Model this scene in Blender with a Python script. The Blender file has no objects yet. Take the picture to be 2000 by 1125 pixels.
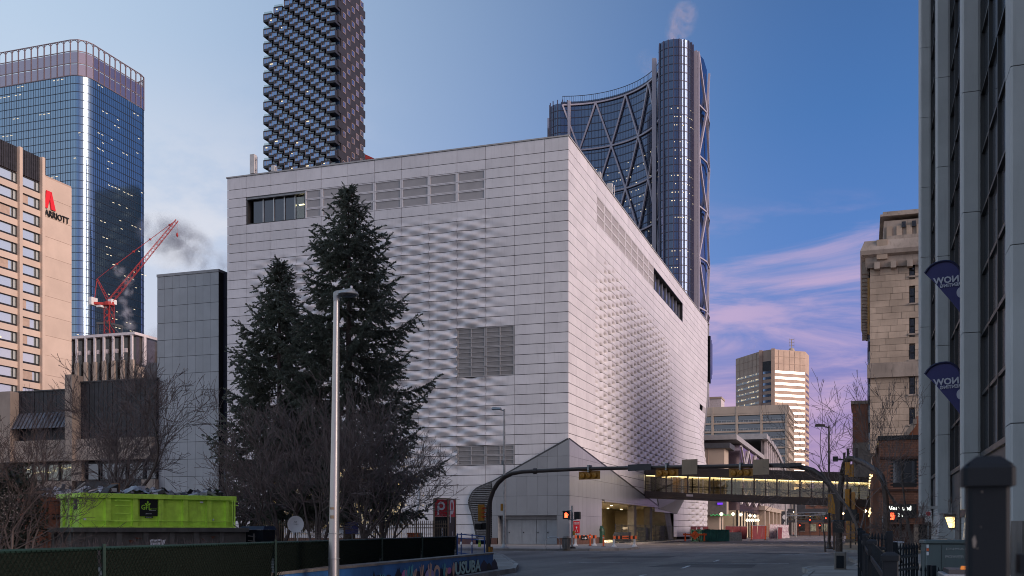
import bpy, math, random
import numpy as np
from mathutils import Vector, Matrix
random.seed(7)
RNG = np.random.default_rng(7)
scn = bpy.context.scene
COL = scn.collection
R = math.radians
# camera
TH = math.atan2(685.0, 2038.0)
CT, ST = math.cos(TH), math.sin(TH)
EYE = 1.4
HOR = 1037.0
F = 2038.0
cam = bpy.data.cameras.new('camera')
camo = bpy.data.objects.new('camera', cam)
COL.objects.link(camo)
camo.location = (0, 0, EYE)
camo.rotation_euler = (R(90), 0, TH)
cam.sensor_width = 36.0
cam.lens = 36.0 * F / 2000.0
cam.shift_y = (HOR - 562.5) / 2000.0
cam.clip_start = 0.1
cam.clip_end = 9000
cam.dof.use_dof = True
cam.dof.focus_distance = 95
cam.dof.aperture_fstop = 8.0
scn.camera = camo
# light
SUN_AZ = (0.975, -0.222)         # towards the sun on the ground plan
SUN_EL = R(19)
sun = bpy.data.lights.new('sun', 'SUN')
sun.energy = 3.0
sun.angle = R(36)
sun.color = (1.0, 0.80, 0.71)
suno = bpy.data.objects.new('sun', sun)
COL.objects.link(suno)
sd = Vector((SUN_AZ[0] * math.cos(SUN_EL), SUN_AZ[1] * math.cos(SUN_EL), math.sin(SUN_EL))).normalized()
suno.rotation_euler = sd.to_track_quat('Z', 'Y').to_euler()
suno.location = (200, -60, 120)
vs = scn.view_settings
vs.view_transform = 'Standard'
try:
 vs.look = 'None'
except Exception:
 pass
vs.exposure = 0.0
vs.gamma = 1.0
vs.use_curve_mapping = False
scn.cycles.use_denoising = True
scn.cycles.filter_width = 1.0
scn.cycles.max_bounces = 6
scn.cycles.diffuse_bounces = 3
scn.cycles.glossy_bounces = 3
scn.cycles.transmission_bounces = 4
scn.cycles.transparent_max_bounces = 10
scn.cycles.volume_bounces = 1
scn.cycles.volume_step_rate = 2.0
scn.cycles.sample_clamp_indirect = 4.0
scn.cycles.caustics_reflective = False
scn.cycles.caustics_refractive = False
def lin(r, g, b):
 def f(c):
  c /= 255.0
  return c / 12.92 if c <= 0.04045 else ((c + 0.055) / 1.055) ** 2.4
 return (f(r), f(g), f(b), 1.0)
class NT:
 """small helper to wire nodes"""
 def __init__(s, tree):
  s.t = tree
 def n(s, kind, **kw):
  nd = s.t.nodes.new(kind)
  for k, v in kw.items():
   setattr(nd, k, v)
  return nd
 def link(s, a, b):
  s.t.links.new(a, b)
 def val(s, sock, v):
  if hasattr(v, 'is_output'):
   s.link(v, sock)
  else:
   sock.default_value = v
 def math(s, op, a, b=None, c=None, clamp=False):
  nd = s.n('ShaderNodeMath', operation=op)
  nd.use_clamp = clamp
  s.val(nd.inputs[0], a)
  if b is not None:
   s.val(nd.inputs[1], b)
  if c is not None:
   s.val(nd.inputs[2], c)
  return nd.outputs[0]
 def sstep(s, x, lo, hi):
  nd = s.n('ShaderNodeMapRange')
  nd.interpolation_type = 'SMOOTHSTEP'
  s.val(nd.inputs[0], x)
  nd.inputs[1].default_value = lo
  nd.inputs[2].default_value = hi
  return nd.outputs[0]
 def ramp(s, fac, stops):
  nd = s.n('ShaderNodeValToRGB')
  e = nd.color_ramp.elements
  while len(e) < len(stops):
   e.new(0.5)
  for el, (p, c) in zip(e, stops):
   el.position = p
   el.color = c
  s.val(nd.inputs[0], fac)
  return nd.outputs[0]
 def mix(s, fac, a, b, blend='MIX'):
  nd = s.n('ShaderNodeMix', data_type='RGBA', blend_type=blend)
  s.val(nd.inputs[0], fac)
  s.val(nd.inputs[6], a)
  s.val(nd.inputs[7], b)
  return nd.outputs[2]
 def noise(s, vec, scale, detail=3.0, rough=0.55, dist=0.0):
  nd = s.n('ShaderNodeTexNoise')
  if vec is not None:
   s.link(vec, nd.inputs['Vector'])
  nd.inputs['Scale'].default_value = scale
  nd.inputs['Detail'].default_value = detail
  nd.inputs['Roughness'].default_value = rough
  nd.inputs['Distortion'].default_value = dist
  return nd.outputs[0]
 def mapping(s, vec, scale=(1, 1, 1), loc=(0, 0, 0), rot=(0, 0, 0)):
  nd = s.n('ShaderNodeMapping')
  s.link(vec, nd.inputs[0])
  nd.inputs[1].default_value = loc
  nd.inputs[2].default_value = rot
  nd.inputs[3].default_value = scale
  return nd.outputs[0]
# sky
world = bpy.data.worlds.new('World')
scn.world = world
world.use_nodes = True
wt = NT(world.node_tree)
world.node_tree.nodes.clear()
tc = wt.n('ShaderNodeTexCoord')
dirv = tc.outputs['Generated']
sep = wt.n('ShaderNodeSeparateXYZ')
wt.link(dirv, sep.inputs[0])
dx, dy, dz = sep.outputs
across = wt.math('ADD', wt.math('MULTIPLY', dx, CT), wt.math('MULTIPLY', dy, ST))     # -1 west ... +1 east
elev = wt.math('MAXIMUM', dz, 0.0)
west = wt.ramp(elev, [(0.0, lin(230, 228, 238)), (0.22, lin(222, 229, 243)), (0.34, lin(206, 223, 244)),
       (0.50, lin(190, 216, 243)), (1.0, lin(110, 158, 212))])
east = wt.ramp(elev, [(0.0, lin(172, 140, 184)), (0.10, lin(160, 138, 194)), (0.17, lin(120, 134, 206)),
       (0.24, lin(92, 136, 208)), (0.36, lin(74, 122, 188)), (0.48, lin(68, 108, 166)), (1.0, lin(46, 80, 136))])
base = wt.mix(wt.sstep(across, -0.50, 0.30), west, east)
cv = wt.mapping(dirv, scale=(2.2, 2.2, 11.0), rot=(0.06, 0.05, 0), loc=(0.35, 0.2, 0.9))
cn = wt.noise(cv, 2.1, detail=7.0, rough=0.60, dist=0.6)
cn2 = wt.noise(wt.mapping(dirv, scale=(1.0, 1.0, 5.0), loc=(3, 1, 2)), 1.6, detail=3.0)
streak = wt.math('MULTIPLY', wt.sstep(cn, 0.41, 0.66), wt.sstep(cn2, 0.26, 0.48))
band = wt.math('MULTIPLY', wt.sstep(elev, 0.03, 0.12), wt.sstep(elev, 0.31, 0.24))
streak = wt.math('MULTIPLY', wt.math('MULTIPLY', streak, band), wt.sstep(across, 0.0, 0.2))
base = wt.mix(wt.math('MULTIPLY', streak, 0.62), base, lin(232, 192, 218))
cw = wt.noise(wt.mapping(dirv, scale=(2.5, 2.5, 5.0), loc=(1.3, 0, 0)), 2.4, detail=6.0, rough=0.6)
puff = wt.math('MULTIPLY', wt.sstep(cw, 0.47, 0.66), wt.math('MULTIPLY', wt.sstep(across, -0.05, -0.25), wt.sstep(elev, 0.42, 0.22)))
base = wt.mix(wt.math('MULTIPLY', puff, 0.75), base, lin(240, 239, 245))
sdv = wt.n('ShaderNodeVectorMath', operation='DOT_PRODUCT')
wt.link(dirv, sdv.inputs[0])
sdv.inputs[1].default_value = sd
glow = wt.math('POWER', wt.math('MAXIMUM', sdv.outputs['Value'], 0.0), 4.0)
base = wt.mix(wt.math('MULTIPLY', glow, 0.8), base, (1.75, 1.4, 1.3, 1))
sky = wt.n('ShaderNodeTexSky')
sky.sky_type = 'NISHITA'
sky.sun_disc = False
sky.sun_elevation = SUN_EL
sky.sun_rotation = math.atan2(SUN_AZ[0], SUN_AZ[1])
bg1 = wt.n('ShaderNodeBackground')
wt.link(base, bg1.inputs[0])
bg1.inputs[1].default_value = 0.88
bg2 = wt.n('ShaderNodeBackground')
wt.link(sky.outputs[0], bg2.inputs[0])
bg2.inputs[1].default_value = 0.008
addn = wt.n('ShaderNodeAddShader')
wt.link(bg1.outputs[0], addn.inputs[0])
wt.link(bg2.outputs[0], addn.inputs[1])
wo = wt.n('ShaderNodeOutputWorld')
wt.link(addn.outputs[0], wo.inputs[0])
# where things stand
def kx(px):
 t = (px - 1000.0) / F
 return (t * CT - ST) / (CT + t * ST)
def gx_at(px, gy):
 return kx(px) * gy
def gy_at(px, gx):
 return gx / kx(px)
def depth(x, y):
 return -ST * x + CT * y
def zz(py, x, y):
 return EYE + (HOR - py) * depth(x, y) / F
def at(px, py, yd):
 X = (px - 1000.0) / F * yd
 return Vector((CT * X - ST * yd, ST * X + CT * yd, EYE + (HOR - py) * yd / F))
# materials
MATS = {}
def mat(name, col, rough=0.6, metal=0.0, var=0.12, nscale=1.5, bump=0.0, bscale=20.0, spec=0.5, rand=0.0, stretch=(1, 1, 1),
  emit=None, estr=0.0, trans=0.0, alpha=1.0, col2=None, dirt=0.0, coat=0.0, ior=1.45):
 """Principled material: base colour broken up by noise, per piece variation, streaky dirt, fine bump."""
 m = bpy.data.materials.new(name)
 m.use_nodes = True
 t = NT(m.node_tree)
 nd = m.node_tree.nodes
 b = nd['Principled BSDF']
 c = col if len(col) == 4 else (*col, 1.0)
 tcn = t.n('ShaderNodeTexCoord')
 ov = t.mapping(tcn.outputs['Object'], scale=stretch)
 out = None
 if var > 0 or col2 is not None:
  nz = t.noise(ov, nscale, detail=5.0)
  c2 = col2 if col2 is not None else tuple(x * (1 - var) for x in c[:3]) + (1,)
  c1 = c if col2 is not None else tuple(min(1, x * (1 + var * 0.6)) for x in c[:3]) + (1,)
  out = t.mix(t.sstep(nz, 0.3, 0.7), c1, c2)
 else:
  out = None
 if rand > 0:
  oi = t.n('ShaderNodeObjectInfo')
  ge = t.n('ShaderNodeNewGeometry')
  rr = t.math('FRACT', t.math('ADD', oi.outputs['Random'], ge.outputs['Random Per Island']))
  f = t.math('MULTIPLY_ADD', rr, 2 * rand, 1 - rand)
  hs = t.n('ShaderNodeHueSaturation')
  t.link(f, hs.inputs['Value'])
  t.val(hs.inputs['Color'], out if out is not None else c)
  out = hs.outputs[0]
 if dirt > 0:
  dn = t.noise(t.mapping(tcn.outputs['Object'], scale=(3, 3, 0.35)), 1.2, detail=6.0, rough=0.65)
  out = t.mix(t.math('MULTIPLY', t.sstep(dn, 0.48, 0.75), dirt), out if out is not None else c, (0.045, 0.04, 0.035, 1))
 if out is None:
  b.inputs['Base Color'].default_value = c
 else:
  t.link(out, b.inputs['Base Color'])
 b.inputs['Roughness'].default_value = rough
 b.inputs['Metallic'].default_value = metal
 b.inputs['Specular IOR Level'].default_value = spec
 b.inputs['IOR'].default_value = ior
 b.inputs['Coat Weight'].default_value = coat
 if trans:
  b.inputs['Transmission Weight'].default_value = trans
 if alpha < 1:
  b.inputs['Alpha'].default_value = alpha
 if emit is not None:
  b.inputs['Emission Color'].default_value = emit if len(emit) == 4 else (*emit, 1)
  b.inputs['Emission Strength'].default_value = estr
 if bump > 0:
  bn = t.n('ShaderNodeBump')
  bn.inputs['Strength'].default_value = bump
  bn.inputs['Distance'].default_value = 0.02
  t.link(t.noise(tcn.outputs['Object'], bscale, detail=4.0), bn.inputs['Height'])
  t.link(bn.outputs[0], b.inputs['Normal'])
 MATS[name] = m
 return m
def glass_mat(name, tint, rough=0.04, mirror=0.5, dark=(0.01, 0.012, 0.016), wob=0.0, wscale=0.2):
 """Facade glass that is a dark body with a strong mirror coat (opaque: what shows is the reflection)."""
 m = bpy.data.materials.new(name)
 m.use_nodes = True
 t = NT(m.node_tree)
 nodes = m.node_tree.nodes
 b = nodes['Principled BSDF']
 b.inputs['Base Color'].default_value = (*dark, 1)
 b.inputs['Roughness'].default_value = 0.25
 g = t.n('ShaderNodeBsdfGlossy')
 g.inputs['Color'].default_value = (*tint, 1)
 g.inputs['Roughness'].default_value = rough
 fr = t.n('ShaderNodeLayerWeight')
 fr.inputs['Blend'].default_value = 0.35
 fac = t.math('MULTIPLY_ADD', fr.outputs['Fresnel'], 1 - mirror, mirror, clamp=True)
 if wob > 0:
  tcn = t.n('ShaderNodeTexCoord')
  bn = t.n('ShaderNodeBump')
  bn.inputs['Strength'].default_value = wob
  bn.inputs['Distance'].default_value = 0.3
  t.link(t.noise(tcn.outputs['Object'], wscale, detail=2.0), bn.inputs['Height'])
  t.link(bn.outputs[0], g.inputs['Normal'])
  t.link(bn.outputs[0], fr.inputs['Normal'])
 ms = t.n('ShaderNodeMixShader')
 t.link(fac, ms.inputs[0])
 t.link(b.outputs[0], ms.inputs[1])
 t.link(g.outputs[0], ms.inputs[2])
 t.link(ms.outputs[0], nodes['Material Output'].inputs[0])
 MATS[name] = m
 return m
def clear_glass(name, tint=(0.75, 0.8, 0.78), refl=0.12):
 """Thin see-through pane: transparent with a fresnel reflection."""
 m = bpy.data.materials.new(name)
 m.use_nodes = True
 t = NT(m.node_tree)
 nodes = m.node_tree.nodes
 tr = t.n('ShaderNodeBsdfTransparent')
 tr.inputs[0].default_value = (*tint, 1)
 g = t.n('ShaderNodeBsdfGlossy')
 g.inputs['Roughness'].default_value = 0.02
 fr = t.n('ShaderNodeLayerWeight')
 fr.inputs['Blend'].default_value = 0.25
 fac = t.math('MULTIPLY_ADD', fr.outputs['Fresnel'], 0.8, refl, clamp=True)
 ms = t.n('ShaderNodeMixShader')
 t.link(fac, ms.inputs[0])
 t.link(tr.outputs[0], ms.inputs[1])
 t.link(g.outputs[0], ms.inputs[2])
 t.link(ms.outputs[0], nodes['Material Output'].inputs[0])
 MATS[name] = m
 return m
def glow_mat(name, col, s):
 m = bpy.data.materials.new(name)
 m.use_nodes = True
 b = m.node_tree.nodes['Principled BSDF']
 b.inputs['Base Color'].default_value = (0.02, 0.02, 0.02, 1)
 b.inputs['Emission Color'].default_value = (*col[:3], 1)
 b.inputs['Emission Strength'].default_value = s
 MATS[name] = m
 return m
# mesh building
class MB:
 def __init__(s):
  s.v = []
  s.f = []
  s.mi = []
 def add(s, vs_, fs, mi=0):
  o = len(s.v)
  s.v.extend([tuple(q) for q in vs_])
  for f in fs:
   s.f.append(tuple(i + o for i in f))
   s.mi.append(mi)
  return s
 def box(s, x0, y0, z0, x1, y1, z1, mi=0):
  if x0 > x1: x0, x1 = x1, x0
  if y0 > y1: y0, y1 = y1, y0
  if z0 > z1: z0, z1 = z1, z0
  v = [(x0, y0, z0), (x1, y0, z0), (x1, y1, z0), (x0, y1, z0), (x0, y0, z1), (x1, y0, z1), (x1, y1, z1), (x0, y1, z1)]
  return s.add(v, [(3, 2, 1, 0), (4, 5, 6, 7), (0, 1, 5, 4), (1, 2, 6, 5), (2, 3, 7, 6), (3, 0, 4, 7)], mi)
 def hexa(s, v, mi=0):
  return s.add(v, [(3, 2, 1, 0), (4, 5, 6, 7), (0, 1, 5, 4), (1, 2, 6, 5), (2, 3, 7, 6), (3, 0, 4, 7)], mi)
 def bbox(s, x0, y0, z0, x1, y1, z1, r=0.02, mi=0):
  """box with chamfered vertical edges and top"""
  pts = [(x0 + r, y0), (x1 - r, y0), (x1, y0 + r), (x1, y1 - r), (x1 - r, y1), (x0 + r, y1), (x0, y1 - r), (x0, y0 + r)]
  cx, cy = (x0 + x1) / 2, (y0 + y1) / 2
  def sh(p):
   return (p[0] + (r if p[0] < cx else -r) * 0.8, p[1] + (r if p[1] < cy else -r) * 0.8)
  n = 8
  v = [(x, y, z0) for x, y in pts] + [(x, y, z1 - r) for x, y in pts] + [(*sh(p), z1) for p in pts]
  f = [tuple(range(n - 1, -1, -1)), tuple(range(2 * n, 3 * n))]
  for k in range(2):
   for i in range(n):
    j = (i + 1) % n
    f.append((k * n + i, k * n + j, (k + 1) * n + j, (k + 1) * n + i))
  return s.add(v, f, mi)
 def quad(s, a, b, c, d, mi=0):
  return s.add([a, b, c, d], [(0, 1, 2, 3)], mi)
 def prism(s, pts, ext, mi=0):
  """polygon pts (3D, planar) pushed along ext"""
  n = len(pts)
  e = Vector(ext)
  p = [Vector(q) for q in pts]
  nrm = Vector((0, 0, 0))
  for i in range(n):
   a, b = p[i], p[(i + 1) % n]
   nrm += a.cross(b)
  if nrm.dot(e) < 0:
   p.reverse()
  v = p + [q + e for q in p]
  f = [tuple(range(n - 1, -1, -1)), tuple(range(n, 2 * n))]
  for i in range(n):
   j = (i + 1) % n
   f.append((i, j, n + j, n + i))
  return s.add(v, f, mi)
 def tube(s, pts, rad, n=8, mi=0, cap=True):
  pts = [Vector(p) for p in pts]
  m = len(pts)
  if not hasattr(rad, '__len__'):
   rad = [rad] * m
  o = len(s.v)
  up = Vector((0, 0, 1))
  prev = None
  for i in range(m):
   d = (pts[min(i + 1, m - 1)] - pts[max(i - 1, 0)]).normalized()
   if prev is None:
    a = d.cross(up)
    if a.length < 1e-3:
     a = d.cross(Vector((1, 0, 0)))
    a.normalize()
   else:
    a = (prev - d * prev.dot(d)).normalized()
   prev = a
   b = d.cross(a)
   for k in range(n):
    an = 2 * math.pi * k / n
    q = pts[i] + (a * math.cos(an) + b * math.sin(an)) * rad[i]
    s.v.append((q.x, q.y, q.z))
  for i in range(m - 1):
   for k in range(n):
    k2 = (k + 1) % n
    s.f.append((o + i * n + k, o + i * n + k2, o + (i + 1) * n + k2, o + (i + 1) * n + k))
    s.mi.append(mi)
  if cap:
   s.f.append(tuple(o + k for k in range(n - 1, -1, -1)))
   s.mi.append(mi)
   s.f.append(tuple(o + (m - 1) * n + k for k in range(n)))
   s.mi.append(mi)
  return s
 def bar(s, a, b, w, h=None, mi=0, up=(0, 0, 1)):
  """square section bar from a to b"""
  h = h or w
  a, b = Vector(a), Vector(b)
  d = (b - a).normalized()
  u = Vector(up)
  x = d.cross(u)
  if x.length < 1e-3:
   x = d.cross(Vector((1, 0, 0)))
  x.normalize()
  y = x.cross(d)
  x *= w / 2
  y *= h / 2
  v = [a - x - y, a + x - y, a + x + y, a - x + y, b - x - y, b + x - y, b + x + y, b - x + y]
  return s.hexa(v, mi)
 def lathe(s, prof, c=(0, 0, 0), n=16, mi=0, axis='z'):
  """profile of (r, h) around an axis through c"""
  o = len(s.v)
  c = Vector(c)
  for r, h in prof:
   for k in range(n):
    an = 2 * math.pi * k / n
    q = (r * math.cos(an), r * math.sin(an), h)
    if axis == 'y':
     q = (q[0], q[2], q[1])
    elif axis == 'x':
     q = (q[2], q[0], q[1])
    s.v.append(tuple(c + Vector(q)))
  m = len(prof)
  for i in range(m - 1):
   for k in range(n):
    k2 = (k + 1) % n
    s.f.append((o + i * n + k, o + i * n + k2, o + (i + 1) * n + k2, o + (i + 1) * n + k))
    s.mi.append(mi)
  s.f.append(tuple(o + k for k in range(n - 1, -1, -1)))
  s.mi.append(mi)
  s.f.append(tuple(o + (m - 1) * n + k for k in range(n)))
  s.mi.append(mi)
  return s
 def mesh(s, name, mats, smooth=False, off=None):
  me = bpy.data.meshes.new(name)
  v = s.v
  if off is not None:
   v = [(a - off[0], b - off[1], c - off[2]) for a, b, c in v]
  me.from_pydata(v, [], s.f)
  if not isinstance(mats, (list, tuple)):
   mats = [mats]
  for m in mats:
   me.materials.append(MATS[m] if isinstance(m, str) else m)
  if len(mats) > 1:
   me.polygons.foreach_set('material_index', s.mi)
  if smooth:
   me.polygons.foreach_set('use_smooth', [True] * len(s.f))
   try:
    me.set_sharp_from_angle(angle=R(38))
   except Exception:
    pass
  me.update()
  return me
 def build(s, name, mats, parent=None, smooth=False, world=True, loc=None):
  off = None
  if parent is not None and world:
   off = wloc(parent)
  elif parent is None and loc is not None and world:
   off = loc
  return link(name, s.mesh(name, mats, smooth, off), parent, loc if parent is None else None)
def wloc(o):
 p = Vector((0, 0, 0))
 while o is not None:
  p += Vector(o.location)
  o = o.parent
 return p
def link(name, me, parent=None, loc=None, rot=None):
 o = bpy.data.objects.new(name, me)
 COL.objects.link(o)
 if parent is not None:
  o.parent = parent
 if loc is not None:
  o.location = loc
 if rot is not None:
  o.rotation_euler = rot
 return o
def tag(o, label=None, cat=None, group=None, kind=None):
 if label: o['label'] = label
 if cat: o['category'] = cat
 if group: o['group'] = group
 if kind: o['kind'] = kind
 return o
def thing(name, label, cat, loc=(0, 0, 0), rz=0.0, group=None):
 o = bpy.data.objects.new(name, None)
 o.empty_display_size = 0.3
 COL.objects.link(o)
 o.location = loc
 o.rotation_euler = (0, 0, rz)
 return tag(o, label, cat, group)
CHILDREN = None
def kids(o):
 return [c for c in bpy.data.objects if c.parent == o]
def dup(root, label, loc=None, rz=None, scale=None, group=None, kidmap=None):
 c = root.copy()
 COL.objects.link(c)
 if loc is not None: c.location = loc
 if rz is not None: c.rotation_euler = (root.rotation_euler[0], root.rotation_euler[1], rz)
 if scale is not None: c.scale = (scale,) * 3
 c['label'] = label
 if group: c['group'] = group
 for k in kids(root):
  d = k.copy()
  COL.objects.link(d)
  d.parent = c
  for g in kids(k):
   e = g.copy()
   COL.objects.link(e)
   e.parent = d
 return c
def text(name, body, size, m, parent, loc, rot, extrude=0.01, align='LEFT', sx=1.0, world=True, bold=0.0):
 cu = bpy.data.curves.new(name, 'FONT')
 cu.body = body
 cu.size = size
 cu.extrude = extrude
 cu.align_x = align
 cu.offset = bold
 cu.resolution_u = 2
 cu.materials.append(MATS[m])
 tmp = bpy.data.objects.new('tmp', cu)
 me = bpy.data.meshes.new_from_object(tmp)
 bpy.data.objects.remove(tmp)
 me.name = name
 o = bpy.data.objects.new(name, me)
 COL.objects.link(o)
 l = Vector(loc)
 if parent is not None:
  o.parent = parent
  if world:
   l = l - wloc(parent)
 o.location = l
 o.rotation_euler = rot
 o.scale = (sx, 1, 1)
 return o
FACE_S = (R(90), 0, 0)            # lettering that faces back down the street (-y)
FACE_E = (R(90), 0, R(90))        # lettering that faces across the street (+x)
def clip_poly(poly, conv):
 """Sutherland-Hodgman: poly (2D) inside the convex polygon conv (counter clockwise)"""
 out = poly
 n = len(conv)
 for i in range(n):
  a, b = conv[i], conv[(i + 1) % n]
  inp, out = out, []
  if not inp:
   break
  def side(p):
   return (b[0] - a[0]) * (p[1] - a[1]) - (b[1] - a[1]) * (p[0] - a[0])
  for j in range(len(inp)):
   p, q = inp[j], inp[(j + 1) % len(inp)]
   sp, sq = side(p), side(q)
   if sp >= 0:
    out.append(p)
   if (sp >= 0) != (sq >= 0):
    t = sp / (sp - sq)
    out.append((p[0] + t * (q[0] - p[0]), p[1] + t * (q[1] - p[1])))
 return out
def inside(p, conv):
 n = len(conv)
 return all((conv[(i + 1) % n][0] - conv[i][0]) * (p[1] - conv[i][1]) - (conv[(i + 1) % n][1] - conv[i][1]) * (p[0] - conv[i][0]) >= 0 for i in range(n))
def sst(x, a, b):
 t = min(1.0, max(0.0, (x - a) / (b - a)))
 return t * t * (3 - 2 * t)
# palette
mat('asphalt', (0.25, 0.222, 0.205), 0.85, nscale=0.42, bump=0.7, bscale=30, spec=0.3, stretch=(1, 0.18, 1), col2=(0.15, 0.133, 0.125, 1), dirt=0.4)
mat('annex_panel', (0.37, 0.38, 0.395), 0.3, var=0.08, nscale=0.5, rand=0.06, spec=0.55)
mat('tar', (0.03, 0.03, 0.032), 0.6, var=0.2)
mat('asphalt_patch', (0.115, 0.106, 0.104), 0.85, var=0.3, nscale=0.8, bump=0.5, bscale=30, spec=0.3)
mat('pavement', (0.30, 0.275, 0.255), 0.85, var=0.25, nscale=0.7, bump=0.3, bscale=25, dirt=0.25)
mat('pavement_far', (0.24, 0.19, 0.13), 0.85, var=0.25, nscale=0.7)
mat('kerb', (0.30, 0.29, 0.28), 0.85, var=0.3, nscale=1.2, bump=0.3)
mat('lot', (0.12, 0.105, 0.09), 0.95, var=0.4, nscale=0.5, bump=0.6)
mat('road_paint', (0.55, 0.55, 0.55), 0.8, var=0.55, nscale=2.2)
mat('iron', (0.03, 0.03, 0.032), 0.5, metal=0.4)
mat('white_panel', (0.66, 0.635, 0.655), 0.42, var=0.07, nscale=0.5, rand=0.055, spec=0.45, dirt=0.12)
mat('grille_frame_grey', (0.34, 0.325, 0.33), 0.5, var=0.1, rand=0.08)
mat('white_grille', (0.36, 0.34, 0.345), 0.55, var=0.08, nscale=0.8, rand=0.05)
mat('grille_dark', (0.245, 0.23, 0.228), 0.6, var=0.1, rand=0.06)
mat('joint_dark', (0.035, 0.033, 0.034), 0.8, var=0.2)
mat('grey_panel', (0.25, 0.262, 0.285), 0.28, var=0.06, nscale=0.5, rand=0.06, spec=0.55)
mat('grey_door', (0.33, 0.345, 0.37), 0.5, var=0.08, rand=0.03, dirt=0.12)
mat('louvre_metal', (0.22, 0.22, 0.235), 0.4, metal=0.3)
mat('coping', (0.35, 0.34, 0.34), 0.5)
mat('brown_stone', (0.13, 0.065, 0.05), 0.7, var=0.3, rand=0.12)
mat('concrete_dark', (0.17, 0.155, 0.145), 0.8, var=0.2, bump=0.3)
mat('concrete_tan', (0.36, 0.29, 0.24), 0.85, var=0.14, nscale=0.5, bump=0.25, dirt=0.12)
mat('lobby_wall', (0.55, 0.47, 0.33), 0.7, var=0.1)
mat('lobby_ceiling', (0.45, 0.40, 0.32), 0.25, var=0.1)
mat('lobby_floor', (0.30, 0.26, 0.2), 0.5, var=0.2)
mat('black_frame', (0.018, 0.018, 0.02), 0.45)
mat('dark_frame', (0.06, 0.06, 0.065), 0.4, metal=0.3)
mat('alu', (0.42, 0.42, 0.43), 0.35, metal=0.7)
mat('room_dark', (0.05, 0.045, 0.05), 0.8, var=0.4, nscale=0.6)
mat('curtain_dark', (0.12, 0.11, 0.14), 0.8, var=0.5, nscale=2.0, stretch=(3, 3, 0.1))
glass_mat('window_glass', (0.34, 0.38, 0.48), 0.03, 0.12)
clear_glass('pane_clear')
glow_mat('lamp_warm', (1.0, 0.80, 0.45), 9.0)
glow_mat('lamp_white', (1.0, 0.94, 0.82), 9.0)
glow_mat('lamp_strip', (1.0, 0.83, 0.50), 5.0)
glow_mat('lamp_dim', (1.0, 0.74, 0.36), 2.2)
# ground, road, pavements
g = MB()
g.quad((-3000, -600, -0.25), (3000, -600, -0.25), (3000, 4200, -0.25), (-3000, 4200, -0.25))
tag(g.build('ground', 'lot'), kind='structure')
r = MB()
r.quad((-260, -30, 0), (260, -30, 0), (260, 900, 0), (-260, 900, 0))
tag(r.build('road', 'asphalt'), kind='structure')
def slab(name, pts, z0, z1, m, kerbw=0.16):
 """raised paving with a kerb stone strip round it"""
 mb = MB()
 mb.prism([(x, y, z0) for x, y in pts], (0, 0, z1 - z0))
 o = tag(mb.build(name, m), kind='structure')
 kb = MB()
 n = len(pts)
 for i in range(n):
  a, b = Vector((*pts[i], 0)), Vector((*pts[(i + 1) % n], 0))
  L = (b - a).length
  if L > 120:
   continue
  k = max(1, int(L / 2.4))
  for j in range(k):
   p = a.lerp(b, j / k)
   q = a.lerp(b, (j + 1) / k - 0.012 / max(L / k, 0.1))
   d = (q - p).normalized()
   nn = Vector((d.y, -d.x, 0)) * kerbw
   kb.prism([p + nn * 0.5 + Vector((0, 0, z0)), q + nn * 0.5 + Vector((0, 0, z0)), q - nn * 0.5 + Vector((0, 0, z0)), p - nn * 0.5 + Vector((0, 0, z0))],
       (0, 0, z1 - z0 + 0.012 + random.uniform(0, 0.006)))
 ko = kb.build('kerb_stone', 'kerb', o)
 ko['kind'] = 'stuff'
 return o
NW = [(-250, 70), (-21, 70), (-18.2, 71), (-16.6, 73), (-16.3, 76), (-17, 82), (-19.2, 90), (-22, 98), (-22.4, 330), (-250, 330)]
NWO = slab('museum_pavement', NW, -0.1, 0.15, 'pavement')
SW = [(-250, -25), (-9.0, -25), (-9.6, 16), (-11.2, 33.5), (-12.6, 38), (-18, 52), (-21.3, 59), (-23.5, 61), (-250, 61)]
SWO = slab('near_block_pavement', SW, -0.1, 0.14, 'pavement')
SE = [(-1.6, -25), (-1.5, 34), (-1.9, 37), (-1.6, 38.6), (-0.3, 39.2), (0.0, 44), (-0.6, 52), (1.5, 60), (250, 60), (250, -25)]
SEO = slab('corner_pavement', SE, -0.1, 0.15, 'pavement')
NE = [(250, 70), (1.0, 70), (-0.9, 71.5), (-1.7, 74), (-1.8, 330), (250, 330)]
NEO = slab('far_corner_pavement', NE, -0.1, 0.15, 'pavement_far')
lot = MB()
lot.prism([(-200, -20, 0.146), (-14, -20, 0.146), (-10.2, 16, 0.146), (-14.8, 38, 0.146), (-24, 58, 0.146), (-200, 58, 0.146)], (0, 0, 0.05))
tag(lot.build('gravel_lot', 'lot'), kind='structure')
pv = []
for i in range(12):
 for j in range(9):
  x0, y0 = -27 + i * 1.5 - 3.0, 70.4 + j * 1.5
  if all(inside((x, y), [(-40, 70.2), (-21, 70.2), (-18.5, 71.2), (-16.9, 73.2), (-16.7, 76), (-17.5, 82), (-19.6, 90), (-40, 90)]) for x, y in ((x0, y0), (x0 + 1.5, y0 + 1.5), (x0, y0 + 1.5), (x0 + 1.5, y0))):
   pv.append((x0, y0))
mat('paver', (0.25, 0.235, 0.225), 0.85, var=0.22, nscale=0.9, rand=0.1, bump=0.3)
me = MB().box(0.012, 0.012, 0, 1.488, 1.488, 0.006).mesh('paving_slab', 'paver')
for x0, y0 in pv:
 link('paving_slab', me, NWO, (x0, y0, 0.1505))
mk = 0
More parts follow.
